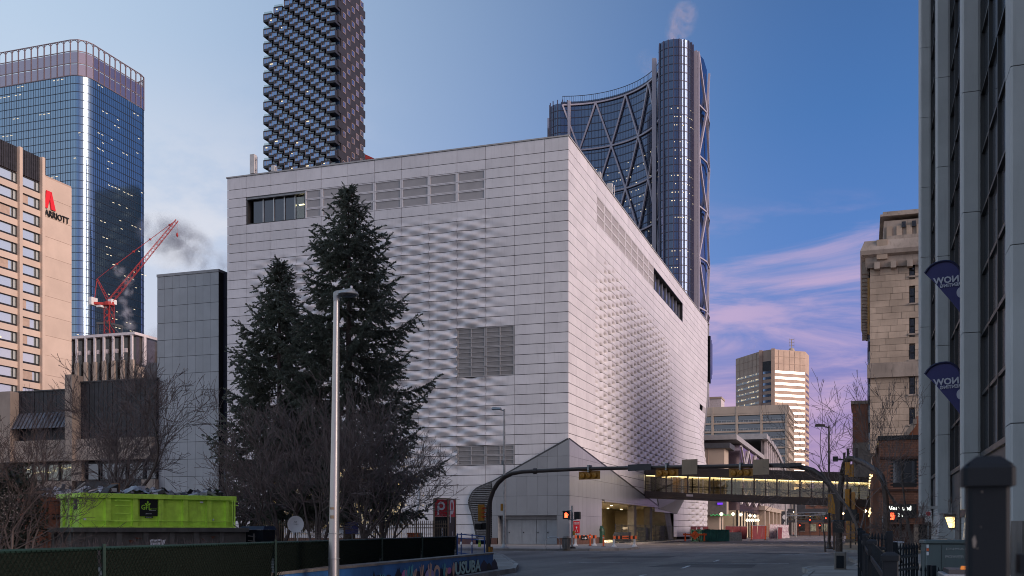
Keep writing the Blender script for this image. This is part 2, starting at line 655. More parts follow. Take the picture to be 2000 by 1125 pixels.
def marking(x0, y0, x1, y1, w, z=0.004):
 a, b = Vector((x0, y0, z)), Vector((x1, y1, z))
 d = (b - a).normalized()
 n = Vector((-d.y, d.x, 0)) * w / 2
 m = MB()
 k = max(2, int((b - a).length / 0.35))
 l = [a.lerp(b, i / k) + n * random.uniform(0.8, 1.05) for i in range(k + 1)]
 rr = [a.lerp(b, i / k) - n * random.uniform(0.8, 1.05) for i in range(k + 1)]
 vs_ = l + rr
 fs = [(i, k + 1 + i, k + 2 + i, i + 1) for i in range(k)]
 m.add(vs_, fs)
 return tag(m.build('road_marking', 'road_paint'), kind='structure')
marking(-19.5, 63.5, -3.0, 62.3, 0.16)
marking(-12.3, 44.5, -3.0, 46.0, 0.22)
marking(-15.5, 97.0, -2.6, 97.6, 0.5)
marking(-15.8, 93.2, -2.4, 93.8, 0.28)
for lx in (-17.6, -13.6, -9.6, -5.6):
 for k in range(14):
  y = 104 + k * 13
  marking(lx, y, lx, y + 4.0, 0.16)
for lx in (-6.4,):
 for k in range(3):
  marking(lx, 30 + k * 9, lx - 0.2, 33 + k * 9, 0.14)
marking(-24.5, 70.0 - 2.6, -22.0, 67.6, 0.3)
marking(-20.5, 67.5, -16.8, 68.6, 0.3)
marking(-15.5, 68.0, -12.5, 68.6, 0.3)
marking(-4.6, 62.9, -2.0, 67.5, 0.35)
for (x, y) in ((-13.0, 52.0), (-9.0, 56.5), (-6.0, 48.0)):
 mh = MB().lathe([(0.40, 0.0), (0.40, 0.006), (0.33, 0.009)], (x, y, 0.004), 20)
 tag(mh.build('manhole_cover', 'iron', loc=Vector((x, y, 0.0))), 'round iron manhole cover in the crossing, ' + {-13.0: 'nearest the mural wall', -9.0: 'in the middle of the asphalt', -6.0: 'towards the right kerb'}[x], 'manhole cover', 'manhole covers in the crossing')
for (x0, y0, x1, y1) in ((-8, 40, -4, 47), (-14, 53, -9.5, 58), (-7, 64, -3.5, 68)):
 p = MB().quad((x0, y0, 0.003), (x1, y0 + .4, 0.003), (x1 - .3, y1, 0.003), (x0 + .5, y1 - .2, 0.003))
 tag(p.build('asphalt_patch', 'asphalt_patch'), kind='structure')
for k in range(22):
 x, y = random.uniform(-15, -2.5), random.uniform(36, 100)
 a = random.choice((0.1, 1.5, 1.7, 0.5)) + random.uniform(-.3, .3)
 L_, R_ = [], []
 for j in range(random.randint(7, 16)):
  w = random.uniform(.025, .06)
  L_.append((x - math.sin(a) * w, y + math.cos(a) * w, 0.006))
  R_.append((x + math.sin(a) * w, y - math.cos(a) * w, 0.006))
  a += random.uniform(-.35, .35)
  x += math.cos(a) * .6
  y += math.sin(a) * .6
 n = len(L_)
 m = MB().add(L_ + R_, [(i, n + i, n + i + 1, i + 1) for i in range(n - 1)])
 tag(m.build('road_crack', 'tar'), kind='structure')
# the white museum
MX, MY = -25.4, 91.7
museum = thing('museum', 'big white panel clad museum with rippled facades and grey corner entrance', 'building', (MX, MY, 0))
PZ = [37.36] + [36.14 - 0.922 * k for k in range(40)]
PZ = [z for z in PZ if z > 0.6] + [0.55]
LV = [0.0, 2.29] + [2.29 + 2.87 * k for k in range(1, 12)] + [36.1]
RU = [0.0, 3.05] + [3.05 + 3.78 * k for k in range(1, 24)]
UEND = 92.0
ALLOW_HIDE = 0
def env_left(v, z):
 e = sst(v, 4.8, 10.5) * (1 - sst(v, 30.5, 34.5))
 top = 31.6 if v < 22 else 29.5
 e *= 1 - sst(z, top - 2.0, top)
 e *= sst(z, 6.2, 9.5)
 return e
def wave(s, z, L):
 return math.cos(2 * math.pi * (s - 2.29 if L < 3 else s - 3.05) / L) * math.cos(2 * math.pi * (z - 36.14) / 0.922)
def disp_left(v, z):
 e = env_left(v, z)
 if e <= 0.001:
  return 0.0
 w = wave(v, z, 2.87)
 return e * (0.6 + 0.4 * (1 - sst(z, 14, 30))) * (0.20 * w - 0.05 * max(0.0, -w) ** 1.5)
def u_end(z):
 return 92.0 - 6.0 * (1 - sst(z, 10.0, 30.0))
def flare(u, z):
 d = 2.1 * (1 - sst(z, 8.0, 24.0)) * sst(u, 58.0 + 0.3 * z, 76.0)
 ridge = 70.0 + 0.25 * z
 if u > ridge and z < 24:
  d -= (u - ridge) * 0.10 * (1 - sst(z, 14, 24))
 return d
def env_right(u, z):
 e = sst(u, 8, 15) * (1 - sst(u, 46 + (30 - z) * 0.35, 54 + (30 - z) * 0.4))
 top = 31.5 if u > 14 else 29.5
 e *= 1 - sst(z, top - 3.0 - 0.06 * u, top - 0.06 * u)
 e *= sst(z, 8.4, 11.0)
 e2 = sst(u, 75, 78) * (1 - sst(z, 16, 21)) * 0.8
 e3 = sst(u, 64, 68) * (1 - sst(z, 4.6, 6.5)) * 0.9
 return max(e, e2, e3)
def disp_right(u, z):
 e = env_right(u, z)
 d = flare(u, z)
 if e > 0.001:
  w = wave(u, z, 3.78)
  d += e * (0.03 * w - 0.45 * max(0.0, -w) ** 3)
 return d
GL = [(0.0, 0.0), (8.8, 0.0), (9.3, 3.0), (9.62, 4.15), (9.2, 5.05), (8.3, 5.6), (7.2, 6.0), (0.0, 9.74)]
GR = [(0.0, 0.0), (57.5, 0.0), (56.0, 4.1), (45.5, 4.35), (43.8, 4.55), (0.0, 9.74)]
GRC = [(0.0, 0.0), (45.5, 0.0), (43.8, 4.55), (0.0, 9.74)]
EL = []
for k in range(48):
 a = 2 * math.pi * k / 48
 ca, sa = math.cos(a), math.sin(a)
 n = 2.6
 EL.append((23.6 + 9.0 * abs(ca) ** (2 / n) * (1 if ca >= 0 else -1), 4.75 + 3.7 * abs(sa) ** (2 / n) * (1 if sa >= 0 else -1)))
WROW = (1, 4)      # rows of the top window band and grilles
def left_kind(i, k):
 v0, v1, z1, z0 = LV[i], LV[i + 1], PZ[k], PZ[k + 1]
 vm, zm = (v0 + v1) / 2, (z0 + z1) / 2
 if 2 <= k <= 4:
  if 8.0 < vm < 27.5:
   return 'grille' if vm < 25.2 else 'half'
  if 25 < vm < 33.8:
   return 'window'
 if 18 <= k <= 22 and 5.1 < vm < 10.9:
  return 'grille4'
 if 30 <= k <= 31 and 5.1 < vm < 10.9:
  return 'grille4'
 if 24 <= k <= 25 and 31 < vm < 33.8:
  return 'grille4'
 cs = ((v0, z0), (v1, z0), (v1, z1), (v0, z1))
 if all(inside(c, GL) for c in cs):
  return 'none'
 if all(inside(c, EL) for c in cs):
  return 'none'
 return 'panel'
def panel_mesh(mb, pt, a0, a1, z0, z1, na, nz, thick, mb_depth_dir):
 """a sheet with relief and returned edges; pt(a, z, inset) gives the 3D point"""
 o = len(mb.v)
 for j in range(nz + 1):
  for i in range(na + 1):
   mb.v.append(tuple(pt(a0 + (a1 - a0) * i / na, z0 + (z1 - z0) * j / nz, 0.0)))
 for j in range(nz):
  for i in range(na):
   q = (o + j * (na + 1) + i, o + j * (na + 1) + i + 1, o + (j + 1) * (na + 1) + i + 1, o + (j + 1) * (na + 1) + i)
   mb.f.append(q if mb_depth_dir > 0 else q[::-1])
   mb.mi.append(0)
 ring = [(a0 + (a1 - a0) * i / na, z0, o + i) for i in range(na + 1)] + \
    [(a1, z0 + (z1 - z0) * j / nz, o + j * (na + 1) + na) for j in range(1, nz + 1)] + \
    [(a0 + (a1 - a0) * i / na, z1, o + nz * (na + 1) + i) for i in range(na - 1, -1, -1)] + \
    [(a0, z0 + (z1 - z0) * j / nz, o + j * (na + 1)) for j in range(nz - 1, 0, -1)]
 o2 = len(mb.v)
 for a, z, _ in ring:
  mb.v.append(tuple(pt(a, z, thick)))
 m = len(ring)
 for i in range(m):
  j = (i + 1) % m
  q = (ring[i][2], o2 + i, o2 + j, ring[j][2])
  mb.f.append(q if mb_depth_dir > 0 else q[::-1])
  mb.mi.append(0)
def pl(v, z, inset):
 return (-v, -disp_left(v, z) + inset, z)
def pr(u, z, inset):
 uu = u * u_end(z) / UEND
 return (disp_right(uu, z) - inset, uu, z)
def smooth_mesh(mb, name, m):
 me = mb.mesh(name, m)
 me.polygons.foreach_set('use_smooth', [True] * len(me.polygons))
 me.set_sharp_from_angle(angle=R(50))
 return me
cand = []
for i in range(len(LV) - 1):
 for k in range(len(PZ) - 1):
  kd = left_kind(i, k)
  if kd != 'panel':
   continue
  v0, v1, z1, z0 = LV[i], LV[i + 1], PZ[k], PZ[k + 1]
  vm, zm = (v0 + v1) / 2, (z0 + z1) / 2
  X = 5.13 - CT * vm
  Y = 95 + ST * vm
  px = 1000 + F * X / Y
  py = HOR - F * (zm - EYE) / Y
  hid = False
  if py > 420:
   half = 20 + (py - 400) * 0.27
   if abs(px - 655) < half or (py > 560 and 470 < px < 660):
    hid = True
  if py > 690 and 440 < px < 820:
   hid = True
  area = (v1 - v0) * (z1 - z0) / Y ** 2
  cand.append((hid, -area, i, k))
cand.sort()
single = set((i, k) for h, a, i, k in cand if not h)
single = set(list((i, k) for h, a, i, k in cand if not h)[:285])
rest = MB()
GAPV, GAPH = 0.016, 0.026
for h, a, i, k in cand:
 v0, v1, z1, z0 = LV[i] + GAPV, LV[i + 1] - GAPV, PZ[k] - GAPH, PZ[k + 1] + GAPH
 if i == 0:
  v0 = 0.004
 wav = max(env_left(v, z) for v in (v0, v1, (v0 + v1) / 2) for z in (z0, z1)) > 0.001
 na, nz = (14, 8) if wav else (1, 1)
 mb = rest if (i, k) not in single else MB()
 panel_mesh(mb, pl, v0, v1, z0, z1, na, nz, 0.07, -1)
 if mb is not rest:
  link('facade_panel', smooth_mesh(mb, 'facade_panel', 'white_panel'), museum)
ro = link('facade_panels', smooth_mesh(rest, 'facade_panels', 'white_panel'), museum)
ro['kind'] = 'stuff'
rest = MB()
cnt_r = 0
for i in range(len(RU) - 1):
 for k in range(len(PZ) - 1):
  u0, u1, z1, z0 = RU[i], RU[i + 1], PZ[k], PZ[k + 1]
  if u0 > 91.9:
   continue
  u1 = min(u1, UEND)
  um, zm = (u0 + u1) / 2, (z0 + z1) / 2
  uu = um * u_end(zm) / UEND
  if 2 <= k <= 4 and (10.6 < um < 40.8 or 40.8 < um < 63.5):
   continue
  if k == 16 and 84 < um < 88:
   continue
  cs = ((u0, z0), (u1, z0), (u1, z1), (u0, z1))
  if all(inside((c[0] * u_end(zm) / UEND, c[1]), GRC) for c in cs):
   continue
  if zm < 4.3 and uu < 57.0:
   continue
  v0, v1 = u0 + (GAPV if i else 0.004), u1 - GAPV
  wav = max(env_right(u * u_end(zm) / UEND, zm) for u in (v0, um, v1)) > 0.001
  fl = max(abs(flare(u * u_end(zm) / UEND, zm)) for u in (v0, v1)) > 0.001
  na, nz = (16, 10) if wav else ((4, 2) if fl else (1, 1))
  one = i < 2 and cnt_r < 15 and k < 16 and k % 1 == 0 and i == 0
  mb = MB() if one else rest
  panel_mesh(mb, pr, v0, v1, z0 + GAPH, z1 - GAPH, na, nz, 0.07, 1)
  if one:
   cnt_r += 1
   link('facade_panel', smooth_mesh(mb, 'facade_panel', 'white_panel'), museum)
ro = link('street_facade_panels', smooth_mesh(rest, 'street_facade_panels', 'white_panel'), museum)
ro['kind'] = 'stuff'
bk = MB()
bk.box(-36.05, 0.30, 8.75, -0.34, 0.5, 32.5)
bk.box(-36.05, 0.30, 35.18, -0.24, 0.5, 37.3)
bk.box(-36.05, 0.30, 32.5, -33.9, 0.5, 35.18)
bk.box(-27.1, 0.30, 32.5, -0.24, 0.5, 35.18)
bk.box(-14.4, 0.30, 0.2, -9.75, 0.5, 8.75)
bk.box(-36.05, 0.30, 0.2, -32.9, 0.5, 8.75)
for s in range(24):
 u0, u1 = s * 3.8 + 0.5, (s + 1) * 3.8 + 0.5
 for (za, zb) in ((9.9, 14), (14, 18), (18, 22), (22, 26), (26, 32.45), (32.45, 35.18), (35.18, 37.3)):
  if za == 32.45 and (11 < (u0 + u1) / 2 < 12 or 40 < u0 < 63):
   continue
  def bp(u, z):
   uu = min(u, 91.9) * u_end(z) / UEND
   return (flare(uu, z) - 0.52, uu, z)
  a, b, c, d = bp(u0, za), bp(u1, za), bp(u1, zb), bp(u0, zb)
  bk.add([a, b, c, d], [(0, 1, 2, 3)])
 if u0 > 44:
  a, b, c, d = bp(u0, 4.4), bp(u1, 4.4), bp(u1, 9.9), bp(u0, 9.9)
  bk.add([a, b, c, d], [(0, 1, 2, 3)])
 if u0 > 56:
  a, b, c, d = bp(u0, 0.1), bp(u1, 0.1), bp(u1, 4.4), bp(u0, 4.4)
  bk.add([a, b, c, d], [(0, 1, 2, 3)])
bk.add([(-0.52, 0.6, 4.4), (-0.52, 46, 4.4), (-0.52, 46, 9.9), (-0.52, 0.6, 9.9)], [(0, 1, 2, 3)])
bk.box(-36.0, 0.8, 37.0, -0.3, 91.5, 37.25)
bk.quad((-36.05, 0.5, 0.2), (-36.05, 91, 0.2), (-36.05, 91, 37.3), (-36.05, 0.5, 37.3))
bk.quad((-36.05, 91, 0.2), (-6, 80, 0.2), (-0.3, 91.6, 37.3), (-36.05, 91, 37.3))
bk.build('backing_wall', 'joint_dark', museum, world=False)
ew = MB()
for k in range(18):
 za, zb = 0.2 + k * 2.06, 0.2 + (k + 1) * 2.06
 def ep(z):
  return pr(UEND, z, 0.0)
 a, b = ep(za), ep(zb)
 ew.quad((a[0], a[1] + .01, za), (-12, 91.6, za), (-12, 91.6, zb), (b[0], b[1] + .01, zb))
ew.build('end_wall', 'white_panel', museum, world=False)
cg = MB()
for k in range(3):
 cg.prism([(-0.3, 91.7 + k * 0.9, 27.2 + k * .9), (0.25, 91.7 + k * .9, 27.2 + k * .9), (0.25, 92.5 + k * .9, 27.2 + k * .9), (-0.3, 92.5 + k * .9, 27.2 + k * .9)], (0, 0, 8.2 - k * 1.4))
cg.build('corner_window', 'window_glass', museum, world=False)
cp = MB()
cp.box(-36.2, -0.06, 37.37, 0.06, 0.5, 37.5)
cp.box(-0.44, 0.51, 37.37, 0.06, 92.0, 37.5)
cp.build('parapet_coping', 'coping', museum, world=False)
def grille(mb_f, mb_d, a0, a1, z0, z1, split, face):
 def bx(mb, p0, p1, q0, q1, d0, d1):
  if face == 'L':
   mb.box(-p1, -d1, q0, -p0, -d0, q1)
  else:
   mb.box(d0, p0, q0, d1, p1, q1)
 f = 0.13
 bx(mb_d, a0, a1, z0, z1, -0.10, -0.075 + 0.02)
 bx(mb_f, a0, a1, z0, z0 + f * .6, -0.055, 0.0)
 bx(mb_f, a0, a1, z1 - f * .6, z1, -0.055, 0.0)
 bx(mb_f, a0, a0 + f, z0 + f * .6, z1 - f * .6, -0.055, -0.003)
 bx(mb_f, a1 - f, a1, z0 + f * .6, z1 - f * .6, -0.055, -0.003)
 if split:
  m = (a0 + a1) / 2
  zm = (z0 + z1) / 2
  bx(mb_f, m - .05, m + .05, z0 + f * .6, z1 - f * .6, -0.055, -0.005)
  bx(mb_f, a0 + f, m - .05, zm - .03, zm + .03, -0.055, -0.007)
  bx(mb_f, m + .05, a1 - f, zm - .03, zm + .03, -0.055, -0.007)
for i in range(len(LV) - 1):
 for k in range(len(PZ) - 1):
  kd = left_kind(i, k)
  if kd in ('grille', 'half', 'grille4'):
   f_, d_ = MB(), MB()
   v1 = LV[i + 1] if kd != 'half' else 27.1
   grille(f_, d_, LV[i] + .01, v1 - .01, PZ[k + 1] + .012, PZ[k] - .012, kd == 'grille4', 'L')
   p = f_.build('grille_frame', 'grille_frame_grey' if kd == 'grille4' else 'white_panel', museum, world=False)
   d_.build('perforated_sheet', 'grille_dark' if kd == 'grille4' else 'white_grille', p, world=False)
for i in range(9):
 u0 = 10.61 + i * 3.37
 for k in (2, 3, 4):
  f_, d_ = MB(), MB()
  grille(f_, d_, u0 + .02, u0 + 3.35, PZ[k + 1] + .012, PZ[k] - .012, False, 'R')
  p = f_.build('grille_frame', 'white_panel', museum, world=False)
  d_.build('perforated_sheet', 'white_grille', p, world=False)
ZB, ZT = PZ[5], PZ[2]
fr = MB()
fr.box(-33.8, 0.02, ZT - 0.10, -27.1, 0.9, ZT)
fr.box(-33.8, 0.02, ZB, -27.1, 0.9, ZB + 0.07)
fr.box(-33.85, 0.02, ZB, -33.72, 0.9, ZT - .1)
fr.box(-27.2, 0.02, ZB + .07, -27.1, 0.9, ZT - .1)
wf = fr.build('window_frame', 'dark_frame', museum, world=False)
hood = MB().box(-33.75, -0.03, ZT - 0.26, -27.12, 0.3, ZT - 0.11).build('window_hood', 'louvre_metal', museum, world=False)
w0, n = -33.3, 5
for k in range(n):
 a, b = w0 + k * 6.1 / n, w0 + (k + 1) * 6.1 / n
 o = MB().box(a + .06, 0.42, ZB + .1, b - .06, 0.46, ZT - .3).build('window', 'window_glass' if k != 4 else 'pane_clear', museum, world=False)
 MB().box(b - .05, 0.30, ZB + .07, b + .05, 0.5, ZT - .26).build('mullion', 'alu', o, world=False)
MB().quad((-33.8, 3.2, ZB), (-27.1, 3.2, ZB), (-27.1, 3.2, ZT), (-33.8, 3.2, ZT)).build('room_wall', 'curtain_dark', museum, world=False)
cl = MB().box(-28.5, 1.2, ZT - .95, -27.3, 1.35, ZT - .88).build('ceiling_light', 'lamp_warm', museum, world=False)
fr = MB()
fr.box(-1.2, 40.9, ZT - .10, 0.03, 63.4, ZT)
fr.box(-1.2, 40.9, ZB, 0.02, 63.4, ZB + .08)
fr.box(-1.2, 40.85, ZB + .08, 0.02, 41.05, ZT - .1)
fr.box(-1.2, 63.2, ZB + .08, 0.02, 63.5, ZT - .1)
fr.build('window_frame', 'black_frame', museum, world=False)
for k in range(8):
 a, b = 41.2 + k * 2.75, 41.2 + (k + 1) * 2.75
 o = MB().box(-0.62, a + .06, ZB + .1, -0.58, b - .06, ZT - .12).build('window', 'window_glass', museum, world=False)
 MB().box(-0.7, b - .1, ZB + .09, -0.4, b + .1, ZT - .12).build('mullion', 'alu', o, world=False)
gq = MB().box(-0.1, 84.2, PZ[17] + .02, 0.0, 87.6, PZ[16] - .02)
gq.build('vent_grille', 'white_grille', museum, world=False)
# grey corner wedge: left face
def slabpoly(poly, face, d0, d1):
 mb = MB()
 if face == 'L':
  mb.prism([(-a, -d0, z) for a, z in poly], (0, -(d1 - d0), 0))
 else:
  mb.prism([(d0, a, z) for a, z in poly], (d1 - d0, 0, 0))
 return mb
GLP = [(-0.138, 0.75), (7.35, 0.75), (7.35, 5.93), (-0.138, 9.77)]
DOORL = (1.07, 6.75, 0.15, 2.83)
ROWS = [0.75, 2.83, 4.63, 6.43, 8.23, 10.0]
COLW = 0.98
for a in range(8):
 for k in range(len(ROWS) - 1):
  a0, a1 = a * COLW - .146 * (a == 0), min((a + 1) * COLW, 7.35)
  z0, z1 = ROWS[k], ROWS[k + 1]
  if a1 - a0 < 0.1:
   continue
  poly = [(a0 + .008, z0 + .01), (a1 - .008, z0 + .01), (a1 - .008, z1 - .01), (a0 + .008, z1 - .01)]
  if k == 0:
   if a0 < DOORL[0]:
    poly = [(a0 + .008, z0), (min(a1, DOORL[0]) - .008, z0), (min(a1, DOORL[0]) - .008, z1 - .01), (a0 + .008, z1 - .01)]
   elif a1 > DOORL[1]:
    poly = [(max(a0, DOORL[1]) + .008, z0), (a1 - .008, z0), (a1 - .008, z1 - .01), (max(a0, DOORL[1]) + .008, z1 - .01)]
   else:
    continue
  poly = clip_poly(poly, GLP)
  if len(poly) >= 3:
   slabpoly(poly, 'L', 0.10, 0.14).build('grey_panel', 'grey_panel', museum, world=False)
bkp = MB()
bkp.box(-7.3, -0.095, 2.85, -0.09, 0.1, 6.0)
bkp.prism([(-7.3, -0.095, 6.0), (-0.09, -0.095, 6.0), (-0.09, -0.095, 9.6)], (0, 0.2, 0))
bkp.box(-1.0, -0.095, 0.2, -0.09, 0.1, 2.85)
bkp.box(-7.3, -0.095, 0.2, -6.8, 0.1, 2.85)
bkp.build('entrance_backing', 'joint_dark', museum, world=False)
for (a0, a1) in ((-0.1, 1.0), (6.85, 7.4)):
 MB().box(-a1, -0.22, 0.1, -a0, -0.1, 0.74).build('plinth_stone', 'brown_stone', museum, world=False)
for j in range(18):
 MB().box(-(9.0 + (j + 1) * 1.5) + .01, -0.1, 0.1, -(9.0 + j * 1.5) - .01, 0.05, 0.72).build('plinth_stone', 'brown_stone', museum, world=False)
rc = MB()
rc.quad((-6.75, 0.9, 0.15), (-1.07, 0.9, 0.15), (-1.07, 0.9, 2.9), (-6.75, 0.9, 2.9))
rc.quad((-6.75, -0.09, 0.15), (-6.75, 0.9, 0.15), (-6.75, 0.9, 2.83), (-6.75, -0.09, 2.83))
rc.quad((-1.07, -0.09, 0.15), (-1.07, 0.9, 0.15), (-1.07, 0.9, 2.83), (-1.07, -0.09, 2.83))
rc.quad((-6.75, -0.09, 2.83), (-1.07, -0.09, 2.83), (-1.07, 0.9, 2.83), (-6.75, 0.9, 2.83))
rc.build('door_recess', 'grey_door', museum, world=False)
MB().box(-6.7, 0.5, 2.48, -1.1, 0.89, 2.82).build('door_header', 'louvre_metal', museum, world=False)
dxs = [-6.05, -4.65, -3.25, -2.3, -1.12]
for k in range(4):
 d = MB().box(dxs[k] + .02, 0.62, 0.17, dxs[k + 1] - .02, 0.70, 2.46).build('service_door', 'grey_door', museum, world=False)
 MB().box(dxs[k] + .12, 0.55, 1.2, dxs[k] + .2, 0.615, 1.32).build('handle', 'black_frame', d, world=False)
LC = [(7.4, 0.7), (8.85, 0.7), (9.3, 3.0), (9.62, 4.15), (9.2, 5.05), (8.3, 5.6), (7.4, 5.92)]
zs = 0.74
lo = MB()
while zs < 5.85:
 pol = clip_poly([(7.42, zs), (12, zs), (12, zs + 0.10), (7.42, zs + 0.10)], LC)
 if len(pol) >= 3:
  xs = [p[0] for p in pol]
  sl = MB().hexa([(-max(xs), -0.16, zs), (-min(xs), -0.16, zs), (-min(xs), -0.03, zs + .06), (-max(xs), -0.03, zs + .06),
      (-max(xs), -0.16, zs + .05), (-min(xs), -0.16, zs + .05), (-min(xs), -0.03, zs + .11), (-max(xs), -0.03, zs + .11)])
  sl.build('louvre_slat', 'louvre_metal', museum, world=False)
 zs += 0.172
slabpoly(LC, 'L', -0.02, 0.0).build('louvre_backing', 'joint_dark', museum, world=False)
rv = MB()  # dark strip stands in for the shadow line below the white panels
edge = [(0.0, 9.74), (7.2, 6.0), (8.3, 5.6), (8.85, 5.35), (9.2, 5.05), (9.5, 4.6), (9.62, 4.15), (9.55, 3.7), (9.3, 3.0), (8.8, 0.7)]
for a, b in zip(edge, edge[1:]):
 rv.bar((-a[0], -0.08, a[1]), (-b[0], -0.08, b[1]), 0.26, 0.10, up=(0, 1, 0))
rv.build('edge_shadow_strip', 'dark_frame', museum, world=False)
rv = MB()  # same painted shadow line along the street side
rv.bar((0.05, 0.0, 9.74), (0.05, 43.8, 4.6), 0.24, 0.16, up=(1, 0, 0))
rv.build('edge_shadow_strip', 'black_frame', museum, world=False)
# grey corner wedge: right face, with the lobby opening
OP = (12.3, 44.0, 4.42)
RW = [0.75, 2.83, 4.63, 6.43, 8.23, 10.0]
for a in range(30):
 for k in range(len(RW) - 1):
  a0, a1 = a * 1.5 - .14 * (a == 0), (a + 1) * 1.5
  z0, z1 = RW[k], RW[k + 1]
  if k < 2 and a1 > OP[0]:
   if a0 >= OP[0] or k >= 0 and a0 > OP[0] - 0.2:
    if z1 <= OP[2] + .01:
     continue
    z0 = OP[2] + 0.01
    if z0 >= z1:
     continue
   else:
    a1 = OP[0]
  poly = [(a0 + .008, z0 + .01), (a1 - .008, z0 + .01), (a1 - .008, z1 - .01), (a0 + .008, z1 - .01)]
  poly = clip_poly(poly, [(-0.135, 0.0), (45.4, 0.0), (43.7, 4.5), (-0.135, 9.71)])
  if len(poly) >= 3 and max(p[1] for p in poly) - min(p[1] for p in poly) > 0.05:
   slabpoly(poly, 'R', 0.10, 0.14).build('grey_panel', 'grey_panel', museum, world=False)
b2 = MB()
b2.prism([(0.095, 0.09, 4.5), (0.095, 43.5, 4.5), (0.095, 0.09, 9.6)], (-0.2, 0, 0))
b2.box(-0.1, -0.05, 0.2, 0.095, 12.25, 4.5)
b2.build('entrance_backing', 'joint_dark', museum, world=False)
for j in range(5):
 MB().box(0.1, j * 2.2 - 0.1, 0.1, 0.22, min((j + 1) * 2.2 - .12, 11.0), 0.74).build('plinth_stone', 'brown_stone', museum, world=False)
lb = MB()
lb.quad((-9, 12.3, 0.12), (-9, 58, 0.12), (-9, 58, 4.6), (-9, 12.3, 4.6))
lb.quad((0, 12.3, 0.12), (-9, 12.3, 0.12), (-9, 12.3, 4.6), (0, 12.3, 4.6))
lb.quad((0, 58, 0.12), (-9, 58, 0.12), (-9, 58, 4.6), (0, 58, 4.6))
lb.build('lobby_wall', 'lobby_wall', museum, world=False)
MB().box(-9, 12.3, 4.43, 0.08, 58, 4.6).build('lobby_ceiling', 'lobby_ceiling', museum, world=False)
MB().box(-9, 12.3, 0.1, 1.2, 58, 0.165).build('lobby_floor', 'lobby_floor', museum, world=False)
for (u, w) in ((30.0, 1.4), (39.6, 1.6)):
 MB().box(-1.05, u, 0.15, -0.25, u + w, 4.42).build('column', 'concrete_dark', museum, world=False)
MB().hexa([(-2.2, 53.0, 0.15), (-0.2, 53.0, 0.15), (-0.2, 57.0, 0.15), (-2.2, 57.0, 0.15), (-2.2, 49.0, 4.42), (-0.2, 49.0, 4.42), (-0.2, 53.6, 4.42), (-2.2, 53.6, 4.42)]).build('slanted_column', 'concrete_dark', museum, world=False)
MB().box(-8.0, 18.5, 0.16, -7.8, 24.5, 3.3).build('lobby_opening', 'room_dark', museum, world=False)
MB().box(-7.78, 20.3, 0.16, -7.7, 22.0, 2.6).build('lobby_door', 'lobby_wall', museum, world=False)
MB().box(-4.5, 43.0, 1.6, -3.5, 51.5, 1.9).build('counter', 'concrete_dark', museum, world=False)
for u in (15.0, 18.5, 22.5, 30.0, 39.0, 43.0, 51.0):
 MB().lathe([(0.16, 0), (0.16, 0.03)], (-6.5 if u != 30 else -3, u, 4.39), 10).build('downlight', 'lamp_warm', museum, world=False)
for u in (17.0, 24.5, 41.0):
 l = bpy.data.lights.new('lobby_lamp', 'AREA')
 l.shape = 'DISK'
 l.size = 0.6
 l.energy = 1300
 l.color = (1.0, 0.82, 0.55)
 lo_ = bpy.data.objects.new('lobby_lamp', l)
 COL.objects.link(lo_)
 lo_.parent = museum
 lo_.location = (-6.5, u, 4.36)
for (x, u) in ((-8.0, 17.2), (-8.0, 26.6), (-5.5, 46.5)):
 l = bpy.data.lights.new('wall_washer', 'SPOT')
 l.energy = 1500
 l.spot_size = R(75)
 l.spot_blend = .6
 l.color = (1.0, .84, .55)
 lo_ = bpy.data.objects.new('wall_washer', l)
 COL.objects.link(lo_)
 lo_.parent = museum
 lo_.location = (x, u, 4.3)
 lo_.rotation_euler = (0, R(12), 0)
MB().hexa([(0.1, 44.2, 4.3), (0.1, 58.2, 3.9), (-2, 58.2, 3.9), (-2, 44.2, 4.3), (0.12, 43.0, 5.9), (1.6, 57.5, 6.6), (-2, 57.5, 6.6), (-2, 43.0, 5.9)]).build('soffit_fold', 'grey_panel', museum, world=False)
# rounded window of the left face
ring = MB()
outer = [(-a, z) for a, z in EL]
inner = []
for (a, z) in EL:
 da, dz_ = a - 23.6, z - 4.75
 inner.append((-(23.6 + da * 0.86), 4.75 + dz_ * 0.86 + 0.1))
n = len(EL)
vv = []
for i in range(n):
 vv += [(outer[i][0], -0.10, outer[i][1]), (outer[i][0], -0.02 + 0.5, outer[i][1]), (inner[i][0], 0.35, inner[i][1]), (inner[i][0], 0.6, inner[i][1])]
ff = []
for i in range(n):
 j = (i + 1) % n
 for k in range(4):
  k2 = (k + 1) % 4
  ff.append((i * 4 + k, j * 4 + k, j * 4 + k2, i * 4 + k2))
ring.add(vv, ff)
ring.build('window_surround', 'grey_panel', museum, smooth=True, world=False)
wn = MB()
wn.add([(x, 0.5, z) for x, z in inner], [tuple(range(n))])
wn.build('rounded_window', 'pane_clear', museum, world=False)
mu = MB()
for k in range(9):
 x = -31 + k * 1.85
 mu.box(x - .05, 0.42, 1.8, x + .05, 0.56, 7.7)
mu.box(-31.2, 0.43, 4.6, -16.2, 0.55, 4.72)
mu.build('mullions', 'dark_frame', museum, world=False)
rm = MB()
rm.quad((-33, 6, 0.2), (-14.5, 6, 0.2), (-14.5, 6, 9), (-33, 6, 9))
rm.quad((-33, 0.6, 0.2), (-33, 6, 0.2), (-33, 6, 9), (-33, 0.6, 9))
rm.quad((-14.5, 0.6, 0.2), (-14.5, 6, 0.2), (-14.5, 6, 9), (-14.5, 0.6, 9))
rm.quad((-33, 0.6, 8.8), (-14.5, 0.6, 8.8), (-14.5, 6, 8.8), (-33, 6, 8.8))
rm.quad((-33, 0.6, 0.4), (-14.5, 0.6, 0.4), (-14.5, 6, 0.4), (-33, 6, 0.4))
